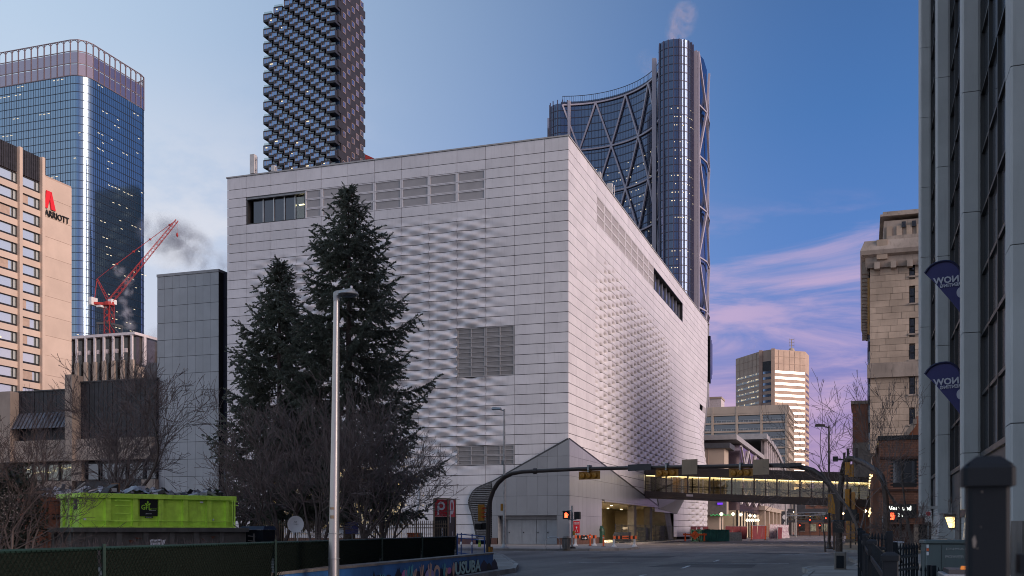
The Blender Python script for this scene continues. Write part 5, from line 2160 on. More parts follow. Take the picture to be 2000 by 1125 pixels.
# grey pillared building on the right
GX = 3.3
gb = thing('pillared_building', 'grey concrete building with tall projecting fins and dark slanting window strips', 'building', (GX + .6, 40, 0))
gys = [gy_at(1798, GX), gy_at(1829.5, GX), gy_at(1879.5, GX), gy_at(1974, GX)]
FD = 0.62
FZ0 = [zz(1010, GX, gys[0]), zz(1003, GX, gys[1]), zz(995, GX, gys[2]), zz(985, GX, gys[3]) - .4]
TOPZ = 62.0
lefts = [1797, 1828, 1877, 1970]
def yy(px, x=GX):
 return gy_at(px, x)
def fin(y0, y1, z0, j0):
 """one fin in storey lengths, each with a rounded inner edge"""
 z = z0
 first = True
 zs = [z0]
 zj = j0
 while zj < TOPZ:
  if zj > z0 + .4:
   zs.append(zj)
  zj += 4.2
 zs.append(TOPZ)
 for a, b in zip(zs, zs[1:]):
  m = MB()
  r = 0.12
  pts = [(GX, y0 + .05), (GX + .05, y0), (GX + FD - r, y0), (GX + FD - r * .3, y0 + r * .3), (GX + FD, y0 + r), (GX + FD, y1), (GX + .05, y1), (GX, y1 - .05)]
  m.prism([(x, y, a + .012) for x, y in pts], (0, 0, b - a - .024))
  m.build('fin_segment', 'pillar', gb)
for i, px in enumerate(lefts):
 y0 = gys[i]
 w = 1.0
 z0 = FZ0[i]
 jz = zz((503.0, 501, 415.6, 478)[i], GX, y0) % 4.2
 fin(y0 - 0.0, y0 + w + 1.5 * (i == 0), z0, jz)
IX = GX + FD
def strip(yn, yf, zbot, sill):
 """glazing between near y and far y"""
 npn = 5
 w = (yf - yn) / npn
 m = MB()
 m.box(IX + .05, yn, zbot - 1.6, IX + .3, yf, sill)
 m.build('spandrel', 'spandrel_dark', gb)
 MB().box(IX - .05, yn + .02, sill, IX + .2, yf - .02, sill + .18).build('sill', 'dark_frame', gb)
 k = 0
 for q in range(npn + 1):
  y = yn + q * w
  MB().box(IX - .02, y - .05, sill + .18, IX + .14, y + .05, TOPZ).build('mullion', 'black_frame', gb)
 z = sill + .18
 while z < TOPZ - 2:
  for q in range(npn):
   o = MB().box(IX + .08, yn + q * w + .05, z + .05, IX + .1, yn + (q + 1) * w - .05, z + 1.98).build('pane', 'glass_pane', gb)
  t = MB()
  t.box(IX - .0, yn, z + 1.98, IX + .12, yf, z + 2.10)
  if int((z - sill) / 2.1) % 2:
   t.box(IX - .03, yn, z + 1.92, IX + .11, yf, z + 1.98)
  t.build('transom', 'black_frame', gb)
  z += 2.1
glass_mat('glass_pane', (0.55, 0.6, 0.68), 0.03, 0.16, dark=(0.07, 0.075, 0.085))
yA, yB, yC, yD = gys
strip(yD + 1.0, yC, zz(880, IX, yD + 8), zz(880, IX, yD + 9))
strip(yC + 1.0, yB, zz(925, IX, yC + 4), zz(905, IX, yC + 4))
strip(yB + 1.0, yA, zz(925, IX, yB + 4), zz(918, IX, yB + 4))
wl = MB()
wl.box(IX + .1, yD - 14, 0, IX + 12, yA + 2.4, TOPZ)
wl.build('body', 'pillar', gb)
MB().box(IX + .05, yD - 14, 0, IX + .1, yA + 2.4, zz(930, IX, 42)).build('lower_wall', 'pillar', gb) if False else None
for i, (ya, h) in enumerate(((yB - 4.2, 2.6), (yC - 3.0, 2.9), (yC + 3.5, 2.7), (yD + 3.0, 2.7))):
 pts = []
 for k in range(9):
  a = math.pi * k / 16
  pts.append((IX + .02, ya + 2.4 - 2.2 * math.sin(a), .1 + h * math.cos(a)))
 pts += [(IX + .02, ya + .2, .1), (IX + .02, ya + 2.4, .1)]
 pts = [(IX + .02, ya, .05), (IX + .02, ya + 2.5, .05)] + [(IX + .02, ya + 2.5 * math.cos(math.pi / 2 * k / 8), .05 + h * math.sin(math.pi / 2 * k / 8) ** .8) for k in range(9)][1:]
 m = MB()
 m.prism(pts, (0.05, 0, 0))
 m.build('arched_recess', 'concrete_dark', gb)
for i in (1, 2):
 y0 = gys[i]
 MB().hexa([(GX - .02, y0 + .1, .05), (IX + .1, y0 + .1, .05), (IX + .1, y0 + .9, .05), (GX - .02, y0 + .9, .05), (GX + .18, y0 + .1, FZ0[i] - .01), (IX + .1, y0 + .1, FZ0[i] - .01), (IX + .1, y0 + .9, FZ0[i] - .01), (GX + .18, y0 + .9, FZ0[i] - .01)]).build('fin_foot', 'pillar', gb)
for k in range(4):
 MB().box(IX - .02, yC + 2.4, zz(952 + k * 6, IX, yC + 2), IX + .11, yC + 2.7, zz(948 + k * 6, IX, yC + 2)).build('vent_slot', 'black_frame', gb)
lpt = at(1857, 1010, 38)
sc_ = thing('wall_sconce', 'lit tapering wall lamp with black cap on the grey pillared building', 'lamp', tuple(lpt))
s = 38 / F * .8
m = MB()
m.hexa([(-3 * s, -.1, -26 * s), (8 * s, -.1, -26 * s), (8 * s, .22, -26 * s), (-3 * s, .22, -26 * s), (-12 * s, -.2, 0), (9 * s, -.2, 0), (9 * s, .22, 0), (-12 * s, .22, 0)])
m.build('lamp_glass', 'sconce_glow', sc_, world=False)
m = MB()
m.box(-16 * s, -.26, 0.01, 10 * s, .24, 7 * s)
m.box(-3.2 * s, -.12, -30 * s, 8.2 * s, .24, -26.2 * s)
m.box(8.1 * s, -.22, -26 * s, 10 * s, .24, 0)
m.build('lamp_cap', 'black_frame', sc_, world=False)
MB().box(2 * s, .0, -34 * s, 4 * s, .2, -30 * s).build('bracket', 'alu', sc_, world=False)
l = bpy.data.lights.new('sconce_light', 'POINT')
l.energy = 16
l.color = (1, .7, .35)
l.shadow_soft_size = .15
lo_ = bpy.data.objects.new('sconce_light', l)
COL.objects.link(lo_)
lo_.parent = sc_
lo_.location = (-.35, -.3, -.25)
def feather(px_tip, py_tip, label, dist=42.0):
 s = dist / F
 o3 = at(1878, py_tip, dist)
 t = thing('feather_banner', label, 'banner', tuple(o3), 0, 'blue renting banners on the grey building')
 def q(px, py, d=0.0):
  return ((px - 1878) * s, d, (py_tip - py) * s)
 dy = py_tip
 outl = [(1811.5, 529), (1816, 522), (1822, 515.5), (1830, 511), (1840, 508.5), (1850, 508), (1857, 509), (1864, 513), (1870, 519), (1874.5, 526), (1877, 534), (1877, 612), (1872, 605), (1860, 588), (1846, 570), (1830, 549)]
 k = py_tip - 529
 m = MB()
 m.prism([q(a, b + k) for a, b in outl], (0, .03, 0))
 m.build('cloth', 'flag_blue', t, world=False)
 m = MB()
 ar = [Vector(q(a, b + k - .5, -.02)) for a, b in outl[:11]]
 m.tube(ar, [.045] * len(ar), 5)
 m.build('pole_sleeve', 'flag_edge', t, world=False)
 for (body, sz_, px, py, bold) in (('NOW', .36, 1824, 543, .012), ('RENTING', .185, 1841, 554, .006)):
  cu = text('lettering', body, sz_, 'flag_white', t, (0, 0, 0), FACE_S, .004, world=False, bold=bold)
  x, y, z_ = q(px, py + k, -.03)
  w = {'NOW': 50.0, 'RENTING': 36.0}[body] * s
  cu.rotation_euler = (R(90), 0, R(180))
  cu.rotation_euler = (Matrix.Rotation(R(-4), 4, 'Y') @ Matrix.Rotation(R(180), 4, 'Z') @ Matrix.Rotation(R(90), 4, 'X')).to_euler()
  cu.location = (x + w, -.035, z_ - sz_ * .35)
 m = MB()
 c = q(1876, 571 + k, -.02)
 pts = [(c[0] - abs(math.sin(math.pi * j / 12)) * 7 * s * 1.0, -.012, c[2] + math.cos(math.pi * j / 12) * 10 * s) for j in range(13)]
 m.prism(pts, (0, .02, 0))
 m.build('emblem', 'flag_white', t, world=False)
 MB().bar((0.0, .05, 17 * s), (0.3, .05, -.1), .07).build('bracket', 'black_frame', t, world=False)
 return t
feather(1811.5, 529, 'upper blue feather banner fixed between the grey fins')
feather(1814, 728, 'lower blue feather banner fixed between the grey fins')
ORD = 'first second third fourth fifth sixth seventh eighth ninth tenth eleventh twelfth thirteenth fourteenth'.split()
# enclosed footbridge over the street
KY = 126.4
kx0, kx1 = MX + 0.1, 0.9
kw = thing('skywalk', 'brown glazed footbridge with lit ceiling strip crossing the street', 'footbridge', (kx0, KY, 0))
KL = kx1 - kx0
za_, zb_ = zz(972, kx0, KY), zz(990, kx1, KY)
DZ = zb_ - za_
def kp(x, d, h):
 return (x, d, za_ + DZ * x / KL + h)
def kbox(x0, x1, d0, d1, h0, h1):
 m = MB()
 return m.hexa([kp(x0, d0, h0), kp(x1, d0, h0), kp(x1, d1, h0), kp(x0, d1, h0), kp(x0, d0, h1), kp(x1, d0, h1), kp(x1, d1, h1), kp(x0, d1, h1)])
KD = 3.6
clear_glass('pane_bridge', (0.70, 0.68, 0.58), 0.06)
G0, G1 = .82, 2.78
kbox(0, KL, -.12, KD + .12, 0, .30).build('floor_beam', 'skywalk_brown', kw, world=False)
kbox(0, KL, -.02, KD + .02, .31, G0 - .01).build('floor_fascia', 'skywalk_brown', kw, world=False)
kbox(0, KL, -.05, KD + .05, G1 + .12, G1 + .62).build('roof_fascia', 'skywalk_brown', kw, world=False)
kbox(0, KL, .25, KD - .25, G1 + .63, G1 + 1.1).build('roof', 'skywalk_brown', kw, world=False)
kbox(0, KL, .12, KD - .12, G1 + .02, G1 + .1).build('ceiling', 'lobby_ceiling', kw, world=False)
np_ = 20
pw = KL / np_
for side, d in ((0, 0.0), (1, KD)):
 for k in range(np_ + 1):
  big = k % 2 == 0
  w = .085 if big else .045
  kbox(max(0, k * pw - w), min(KL, k * pw + w), d - .05, d + .05, G0, G1).build('mullion', 'skywalk_brown', kw, world=False)
 for k in range(np_):
  kbox(k * pw + .09, (k + 1) * pw - .09, d - .012, d + .012, G0 + .02, G1 - .02).build('pane', 'pane_bridge', kw, world=False)
 kbox(0, KL, d + (.08 if side == 0 else -.12), d + (.12 if side == 0 else -.08), G0 + .72, G0 + .80).build('handrail', 'black_frame', kw, world=False)
 kbox(0, KL, d + (.08 if side == 0 else -.12), d + (.12 if side == 0 else -.08), G0 + .45, G0 + .50).build('handrail', 'black_frame', kw, world=False)
 kbox(0, KL, d - .04, d + .04, G1 - .02, G1 + .1).build('head_rail', 'skywalk_brown', kw, world=False)
for k in range(np_ // 2):
 kbox(k * 2 * pw + .12, (k + 1) * 2 * pw - .06, .15, .32, G1 - .12, G1 - .02).build('light_strip', 'lamp_strip', kw, world=False)
 kbox(k * 2 * pw + .12, (k + 1) * 2 * pw - .06, KD - .32, KD - .15, G1 - .12, G1 - .02).build('light_strip', 'lamp_dim', kw, world=False)
kbox(3.2, 4.0, 1.2, 2.2, G0, G1).build('column', 'ochre', kw, world=False)
kbox(4.6, 5.0, 1.4, 2.0, G0, G1).build('column', 'ochre', kw, world=False)
kbox(0.5, 1.6, 1.2, 2.6, G0, G1).build('door_screen', 'room_dark', kw, world=False)
m = kbox(5.1, 5.9, -.14, -.125, .36, .62).build('plate', 'white_fin', kw, world=False)
kbox(KL - 2.6, KL - .2, KD - .5, KD - .3, G0 + .3, G1 - .3).build('notice_screen', 'lit_room', kw, world=False)
cpx = gx_at(1665, KY - 2)
po = thing('ochre_post', 'ochre painted post under the right end of the brown footbridge', 'post', (cpx - .2, KY - 1.5, .15))
m = MB()
m.bbox(-.5, -.4, 0, .5, .4, zb_ + .3 + 1.2, .05)
m.build('shaft', 'ochre', po, world=False)
MB().bbox(-.6, -.5, 0, .6, .5, .3, .03).build('foot', 'concrete_dark', po, world=False)
# convention hall with the arched roof, beyond the footbridge
VX = -21.5
vh = thing('convention_hall', 'tan convention hall with barrel roof, ribbed arch screen and lit entrance', 'building', (VX, 196, 0))
def V(px, py, x=VX):
 """point on the street side plane x"""
 y = gy_at(px, x)
 return Vector((x, y, zz(py, x, y)))
hy0 = 186.0
zt0 = EYE + (HOR - 876) * depth(-26, hy0) / F
MB().box(-60, hy0, 4.2, VX - 1.6, hy0 + 6, zt0).build('end_wall', 'tan_mid', vh)
MB().box(-60, hy0 - .5, zt0, VX - .6, hy0 + 7, zt0 + .9).build('roof_edge', 'steel_dark', vh)
jm = MB()
for k in range(8):
 jm.box(-26 - k * 2.5, hy0 - .06, 8, -25.85 - k * 2.5, hy0, zt0)
jm.box(-50, hy0 - .05, zt0 - 4.4, VX - 1.6, hy0, zt0 - 4.2)
jm.build('wall_joint', 'hotel_pier', vh)
MB().box(-60, hy0 + .4, .1, VX - 2.5, hy0 + 6, 4.2).build('ground_wall', 'tan_mid', vh)
MB().box(-60, hy0 - .6, 4.2, VX - 1.2, hy0 + 1, 7.6).build('canopy_band', 'concrete_dark', vh)
for k in range(10):
 MB().box(-48 + k * 2.4, hy0 - .75, 4.4, -47.7 + k * 2.4, hy0 - .62, 7.4).build('canopy_fin', 'hotel_pier', vh)
y1, y2 = gy_at(1448, VX), gy_at(1498, VX)
zt1 = V(1470, 884).z
MB().box(-40, y1, 5, VX - .3, y2, zt1).build('glazed_hall', 'glass_crown', vh)
for k in range(4):
 a = y1 + (y2 - y1) * k / 4
 b = y1 + (y2 - y1) * (k + 1) / 4
 for (p, q) in (((a, 6.5), (b, zt1 * .55)), ((a, zt1 * .55), (b, 6.5)), ((a, zt1 * .55), (b, zt1 - .3)), ((a, zt1 - .3), (b, zt1 * .55))):
  MB().bar((VX - .05, p[0], p[1]), (VX - .05, q[0], q[1]), .35, .35).build('diagonal_tube', 'white_fin', vh)
MB().box(-42, hy0 + 3, zt1 + .2, VX + .2, y2, zt1 + 1.1).build('roof', 'coping', vh)
MB().box(-30, hy0 + 1.5, V(1440, 905).z - 2, VX - .5, hy0 + 12, V(1440, 905).z - 1.2).build('low_roof', 'steel_dark', vh)
MB().box(-28, hy0 + 3, 7, VX - 1, hy0 + 11, V(1440, 905).z - 2).build('low_block', 'glass_box', vh)
ya, yb = gy_at(1487, VX), gy_at(1538, VX)
zap = V(1500, 869).z
zsp = V(1538, 985).z
hw = (yb - ya)
ar = []
for k in range(25):
 a = math.pi * 0.5 + math.pi * 0.5 * -k / 24
 ar.append((ya + hw * math.cos(a) * 1.0 if False else ya + hw * math.sin(math.pi / 2 * k / 24), 7.0 + (zap - 7.0) * math.cos(math.pi / 2 * k / 24)))
m = MB()
for (p, q) in zip(ar, ar[1:]):
 m.hexa([(-60, p[0], p[1]), (VX + 1.2, p[0], p[1]), (VX + 1.2, q[0], q[1]), (-60, q[0], q[1]),
   (-60, p[0], p[1] + 1.2), (VX + 1.2, p[0], p[1] + 1.2), (VX + 1.2, q[0] + .8, q[1] + .9), (-60, q[0] + .8, q[1] + .9)])
m.build('barrel_roof', 'coping', vh)
for k in range(1, 24):
 p = ar[k]
 MB().box(VX + .2, p[0] - .35, 7.0, VX + .9, p[0] + .35, p[1]).build('screen_rib', 'white_fin', vh)
bw = MB()
for k in range(24):
 p, q = ar[k], ar[k + 1]
 bw.quad((VX - .1, p[0], 6.5), (VX - .1, q[0], 6.5), (VX - .1, q[0], q[1]), (VX - .1, p[0], p[1]))
bw.build('screen_wall', 'room_dark', vh)
MB().box(-40, ya - 2, 6.0, VX + 1.0, yb + 6, 7.0).build('band', 'tan_mid', vh)
for k in range(9):
 y = ya - 1 + k * (yb - ya + 5) / 8
 MB().box(VX - .4, y, .1, VX + .8, y + 2.6, 6.0).build('pier', 'concrete_tan', vh)
MB().box(-40, ya - 1, .1, VX - .6, yb + 5, 6.0).build('arcade_wall', 'lobby_wall', vh)
for k in range(6):
 q = V(1454 + k * 4.4, 1016)
 m = MB().lathe([(.05, -.3), (.33, 0), (.05, .3)], (-.0 + VX + .5, q.y, q.z), 8)
 m.build('globe_lamp', 'lamp_globe', vh)
MB().box(-30, y1 - 4, .1, VX - .4, y2 + 2, 5.2).build('entrance_wall', 'lobby_wall', vh)
for k in range(8):
 MB().box(VX - .5, y1 - 4 + k * 5, 0.1, VX - .2, y1 - 3.2 + k * 5, 5.2).build('entrance_frame', 'black_frame', vh)
for (px, py) in ((1391, 982), (1437, 984)):
 q = V(px, py, -24)
 MB().box(q.x - .2, hy0 - .8, q.z - .12, q.x + .7, hy0 - .62, q.z + .22).build('purple_lamp', 'purple_light', vh)
m = MB()
for k in range(26):
 q = at(1388 + k * 1.9, 1006 + 1.2 * math.sin(k * 1.7), depth(-24, hy0 - 1))
 m.lathe([(.02, -.1), (.1, 0), (.02, .1)], (q.x, q.y, q.z), 5)
m.build('light_garland', 'green_light', vh)
for i, (px, py) in enumerate(((1409, 1004), (1432, 1004), (1447, 1005), (1465, 1007), (1474, 1008))):
 q = at(px, py, 176 + i * 6)
 t = thing('globe_lamp_post', ORD[i] + ' from the left of the lit globe lamps before the convention hall', 'street lamp', (q.x, q.y, .15), 0, 'globe lamps before the convention hall')
 m = MB().tube([(0, 0, 0), (0, 0, q.z - .6)], [.09, .06], 6)
 m.build('post', 'black_frame', t, world=False)
 MB().lathe([(.08, -.3), (.3, -.08), (.3, .08), (.08, .3)], (0, 0, q.z - .15), 10).build('globe', 'lamp_globe', t, world=False)
fe = [('brick_corner_building', 'red brick building with teal windows closing the far street', 1556, 1640, 958, 330, 'brick_red'),
   ('far_office', 'dim tan office front far down the left of the street', 1533, 1560, 960, 420, 'tan_mid'),
   ('far_block', 'grey brown block at the very end of the street', 1575, 1660, 965, 480, 'concrete_dark'),
   ('far_brick_block', 'dark brick block behind the second footbridge, right of the street', 1625, 1690, 960, 300, 'brick_dark')]
for nm, lb, pa, pb, pt, yd, mt in fe:
 a, b = at(pa, HOR, yd), at(pb, HOR, yd)
 t = thing(nm, lb, 'building', (a.x, a.y, 0))
 w = (b - a).length
 h = EYE + (HOR - pt) * yd / F
 MB().box(0, 0, 0, w, 18, h).build('wall', mt, t, world=False)
 MB().box(-.3, -.3, h, w + .3, 18, h + .6).build('cornice', 'stone_trim', t, world=False)
 for r_ in range(int(h // 4)):
  for c in range(int(w // 3.4)):
   o = MB().box(.8 + c * 3.4, -.12, 1.4 + r_ * 4, 2.5 + c * 3.4, -.02, 3.6 + r_ * 4).build('window', 'glass_dark' if random.random() < .8 else 'lit_room', t, world=False)
   MB().box(.7 + c * 3.4, -.2, 1.2 + r_ * 4, 2.6 + c * 3.4, -.0, 1.39 + r_ * 4).build('sill', 'stone_trim', o, world=False)
a, b = at(1538, 1012, 290), at(1648, 1010, 290)
t = thing('far_skywalk', 'dark truss footbridge far down the street under the first one', 'footbridge', (a.x, a.y, 0))
L = (b - a).length
m = MB()
m.box(0, 0, a.z - 1.2 - 0, L, 3, a.z - .6)
m.box(0, 0, a.z + 1.5, L, 3, a.z + 2.6)
m.box(L * .1, .2, a.z + 2.6, L * .3, 2.8, a.z + 4.6)
m.box(L * .75, .2, a.z + 2.6, L * .98, 2.8, a.z + 4.4)
m.build('deck', 'steel_dark', t, world=False)
for k in range(8):
 x0, x1 = L * k / 8, L * (k + 1) / 8
 p = MB()
 if k % 2:
  p.bar((x0, 0, a.z - .6), (x1, 0, a.z + 1.5), .3)
 else:
  p.bar((x0, 0, a.z + 1.5), (x1, 0, a.z - .6), .3)
 p.build('truss_member', 'steel_dark', t, world=False)
MB().box(0, .4, a.z - .6, L, .5, a.z + 1.5).build('glazing', 'pane_clear', t, world=False)
a, b = at(1535, 1007, 215), at(1610, 1006, 215)
t = thing('pale_gantry', 'pale grey sign gantry with thin posts far down the street', 'gantry', (a.x, a.y, .1))
L = (b - a).length
m = MB()
m.tube([(0, 0, 0), (0, 0, 8.5)], .14, 6)
m.tube([(L * .25, 0, 0), (L * .25, 0, 7.5)], .12, 6)
m.build('post', 'galv', t, world=False)
m = MB()
m.tube([(0, 0, a.z - .2), (L, 0, b.z - .1)], .12, 6)
m.tube([(0, 0, a.z + .35), (L, 0, b.z + .4)], .08, 6)
m.build('beam', 'galv', t, world=False)
q = at(1533, 1018, 230)
t = thing('arrow_sign_board', 'tall dark sign board with white circle and arrow beyond the red hoarding', 'sign', (q.x, q.y, .15))
MB().box(-.75, -.1, .3, .75, .1, 5.6).build('board', 'steel_dark', t, world=False)
m = MB()
m.lathe([(.35, 0), (.55, 0), (.55, .03), (.35, .03)], (0, -.13, 4.3), 14, axis='y')
m.box(-.12, -.14, 1.5, .12, -.11, 3.3)
m.bar((-.45, -.125, 2.5), (0, -.125, 3.3), .14, .03)
m.build('emblem', 'white_letter', t, world=False)
k = 0
for (px, py, yd, c) in ((1562, 1027, 260, 'signal_red'), (1601, 1027, 270, 'signal_red'), (1582, 1016, 240, 'signal_red'), (1613, 1013, 200, 'signal_red'), (1583, 1030, 330, 'signal_red')):
 q = at(px, py, yd)
 t = thing('far_signal', ORD[(0, 2, 1, 4, 3)[(1562, 1601, 1582, 1613, 1583).index(px)]] + ' from the left of the far red traffic lights down the street', 'traffic light', (q.x, q.y, .1), 0, 'far red traffic lights')
 MB().tube([(0, .1, 0), (0, .1, q.z + .6)], .08, 5).build('post', 'black_frame', t, world=False)
 MB().box(-.3, -.05, q.z - .9, .3, .2, q.z + .6).build('housing', 'black_frame', t, world=False)
 MB().lathe([(.16, -.06), (.16, 0)], (0, -.07, q.z), 10, axis='y').build('lens', c, t, world=False)
lampsf = [(1658, 1000, 120), (1665, 1001, 125), (1690, 998, 100), (1647, 1003, 160), (1671, 1000, 96), (1550, 1045 - 45, 250)]
for (px, py, yd) in lampsf:
 q = at(px, py, yd)
 t = thing('small_street_lamp', ORD[sorted(q_[0] for q_ in lampsf).index(px)] + ' from the left of the small warm lamps on the far right pavement', 'lamp', (q.x, q.y, .15), 0, 'small warm lamps along the right pavement')
 MB().tube([(0, 0, 0), (0, 0, q.z - .3)], .06, 5).build('post', 'black_frame', t, world=False)
 MB().lathe([(.03, -.15), (.16, 0), (.03, .15)], (0, 0, q.z - .15), 8).build('bulb', 'lamp_street', t, world=False)
# hoardings, skip and barriers in front of the museum corner
def ground_at(px, py, z=0.1):
 yd = F * (EYE - z) / (py - HOR)
 return at(px, py, yd)
h_yd = 150.0
def hoard(pa, pb, pyt, yd, label, txt=None, gap=False):
 a, b = at(pa, HOR, yd), at(pb, HOR, yd + 8)
 d = (b - a)
 rz = math.atan2(d.y, d.x)
 t = thing('red_hoarding', label, 'hoarding', (a.x, a.y, .1), rz, 'red fabric hoardings at the kerb')
 L = math.hypot(d.x, d.y)
 h = EYE + (HOR - pyt) * yd / F - .1
 n = max(1, int(L / 2.6))
 for k in range(n):
  x0, x1 = L * k / n, L * (k + 1) / n
  m = MB()
  nx = 10
  o = len(m.v)
  for j in range(5):
   for i in range(nx + 1):
    m.v.append((x0 + .03 + (x1 - x0 - .06) * i / nx, .06 * math.sin(i * 1.9 + j * .8 + k), h * j / 4))
  for j in range(4):
   for i in range(nx):
    m.f.append((o + j * (nx + 1) + i, o + j * (nx + 1) + i + 1, o + (j + 1) * (nx + 1) + i + 1, o + (j + 1) * (nx + 1) + i))
    m.mi.append(0)
  m.build('cloth_panel', 'red_cloth', t, smooth=True, world=False)
  MB().tube([(x0, .1, 0), (x0, .1, h + .1)], .04, 5).build('fence_post', 'galv', t, world=False)
 MB().tube([(0, .1, h + .05), (L, .1, h + .05)], .03, 5).build('top_rail', 'galv', t, world=False)
 if txt:
  text('lettering', txt, h * .42, 'white_letter', t, (.5, -.1, h * .18), FACE_S, .005, world=False)
  m = MB()
  for k in range(3):
   m.bar((L * .45 + k * .35, -.1, h * .62), (L * .55 + k * .35, -.1, h * .92), .16, .02)
  m.build('emblem', 'white_letter', t, world=False)
 return t
hoard(1349, 1383, 1028, 150, 'red hoarding with white lettering beside the green skip', 'GRAM')
hoard(1417, 1459, 1028, 158, 'long red hoarding right of the green skip, behind a grey block')
hoard(1470, 1497, 1027, 160, 'short red hoarding right of an orange post')
hoard(1520, 1527, 1030, 170, 'narrow red hoarding between draped white cloths')
q0 = at(1371, HOR, 134)
rb2 = math.atan2(0.55, 0.83)
gs = thing('green_skip', 'dark teal open waste skip with ribs, by the red hoardings', 'skip', (q0.x, q0.y, 0.02), R(48))
s = 1 / F * depth(q0.x, q0.y)
L_, W_, H_ = 4.6, 2.2, 1.45
m = MB()
for (x0, x1, y0, y1) in ((0, L_, 0, .08), (0, L_, W_ - .08, W_), (0, .08, .08, W_ - .08), (L_ - .08, L_, .08, W_ - .08)):
 m.box(x0, y0, .1, x1, y1, H_)
m.box(0, 0, .02, L_, W_, .1)
m.build('body', 'bin_green', gs, world=False)
for k in range(8):
 MB().box(.2 + k * .58, -.09, .1, .32 + k * .58, -.005, H_).build('rib', 'bin_green', gs, world=False)
 if k < 4:
  MB().box(-.09, .2 + k * .55, .1, -.005, .32 + k * .55, H_).build('rib', 'bin_green', gs, world=False)
m = MB()
m.box(-.1, -.1, H_, L_ + .1, .02, H_ + .1)
m.box(-.1, W_ - .02, H_, L_ + .1, W_ + .1, H_ + .1)
m.box(-.1, .02, H_, .0, W_ - .02, H_ + .1)
m.box(L_, .02, H_, L_ + .1, W_ - .02, H_ + .1)
m.build('rim', 'bin_green', gs, world=False)
m = MB()
m.bar((-.12, .3, 0), (-.12, 1.1, 1.35), .1)
m.bar((-.12, 1.9, 0), (-.12, 1.1, 1.35), .1)
m.build('lifting_frame', 'black_frame', gs, world=False)
jb = MB()
for k in range(60):
 x, y = random.uniform(.2, L_ - .2), random.uniform(.2, W_ - .2)
 a, b, c = random.uniform(.1, .4), random.uniform(.1, .3), random.uniform(.05, .2)
 z = H_ - .2 + random.uniform(0, .25)
 th = random.uniform(0, 3)
 ca, sa = math.cos(th) * a, math.sin(th) * a
 jb.bar((x - ca, y - sa, z), (x + ca, y + sa, z + random.uniform(-.1, .2)), b, c)
mat('rubble', (0.12, 0.09, 0.07), 0.9, rand=0.5, var=0.3)
tag(jb.build('rubble_heap', 'rubble', loc=Vector((q0.x, q0.y, 0)), world=False), kind='stuff')
bpy.data.objects['rubble_heap'].rotation_euler = (0, 0, R(48))
q = at(1433, HOR, 142)
t = thing('concrete_block', 'low grey concrete barrier block between the skip and red hoarding', 'concrete block', (q.x, q.y, .02), R(18))
m = MB()
m.prism([(-1.1, -.4, 0), (1.1, -.4, 0), (1.1, -.2, .5), (1.0, -.16, 1.15), (-1.0, -.16, 1.15), (-1.1, -.2, .5)], (0, .7, 0)) if False else m.hexa([(-1.1, -.4, 0), (1.1, -.4, 0), (1.1, .4, 0), (-1.1, .4, 0), (-1.05, -.2, 1.2), (1.0, -.2, 1.2), (1.0, .2, 1.2), (-1.05, .2, 1.2)])
m.build('block', 'galv', t, world=False)
MB().tube([(.6, 0, 1.2), (.6, .1, 1.35), (.8, .1, 1.35), (.8, 0, 1.2)], .03, 5).build('lifting_loop', 'iron', t, world=False)
q = at(1357, HOR, 132)
t = thing('roadwork_barrier', 'orange roadwork barrier with tilted diamond sign left of the skip', 'barrier', (q.x, q.y, .12), R(18))
m = MB()
for x in (-1.2, 1.2):
 m.bar((x, -.35, 0), (x, 0, 1.0), .12)
 m.bar((x, .35, 0), (x, 0, 1.0), .12)
m.build('leg', 'orange', t, world=False)
MB().box(-1.5, -.1, .72, 1.5, -.03, .95).build('rail', 'orange', t, world=False)
MB().prism([(0, -.13, .15), (.62, -.13, .75), (0, -.13, 1.35), (-.62, -.13, .75)], (0, -.03, 0)).build('diamond_sign', 'orange_bright', t, world=False)
m = MB()
m.bar((-.25, -.17, .6), (.2, -.17, .95), .09, .01)
m.bar((-.1, -.17, .5), (.05, -.17, 1.0), .06, .01)
m.build('symbol', 'black_letter', t, world=False)
mat('cloth_white', (0.55, 0.5, 0.5), 0.8, var=0.5, nscale=3, col2=(0.3, 0.2, 0.25, 1))
for i, (px, yd, c) in enumerate(((1503, 175, 'cloth_white'), (1510, 178, 'cloth_white'), (1517, 182, 'cloth_white'), (1526, 190, 'cloth_white'))):
 q = at(px, 1050, yd)
 t = thing('draped_fence', ['white cloth draped fence nearest the short red hoarding', 'second draped fence, pale and crumpled', 'third draped fence beside the narrow red hoarding', 'last draped pale fence before the arrow sign'][i], 'fence', (q.x, q.y, .1), R(60))
 m = MB()
 o = len(m.v)
 for j in range(6):
  for k in range(7):
   m.v.append((k * .4, .15 * math.sin(k * 1.8 + j), j * .48))
 for j in range(5):
  for k in range(6):
   m.f.append((o + j * 7 + k, o + j * 7 + k + 1, o + (j + 1) * 7 + k + 1, o + (j + 1) * 7 + k))
   m.mi.append(0)
 m.build('cloth', c, t, smooth=True, world=False)
 MB().tube([(0, .1, 0), (0, .1, 2.5)], .05, 5).build('post', 'orange', t, world=False)
def cone(px, py, z, label, h=0.75, grp='orange cones along the far kerb'):
 q = ground_at(px, py, z)
 t = thing('traffic_cone', label, 'traffic cone', (q.x, q.y, z), 0, grp)
 MB().box(-.18, -.18, 0, .18, .18, .04).build('base', 'black_frame', t, world=False)
 MB().lathe([(.14, .04), (.035, h)], (0, 0, 0), 10).build('body', 'orange', t, world=False)
 MB().lathe([(.102, h * .45), (.075, h * .68)], (0, 0, 0), 10).build('band', 'white_post', t, world=False)
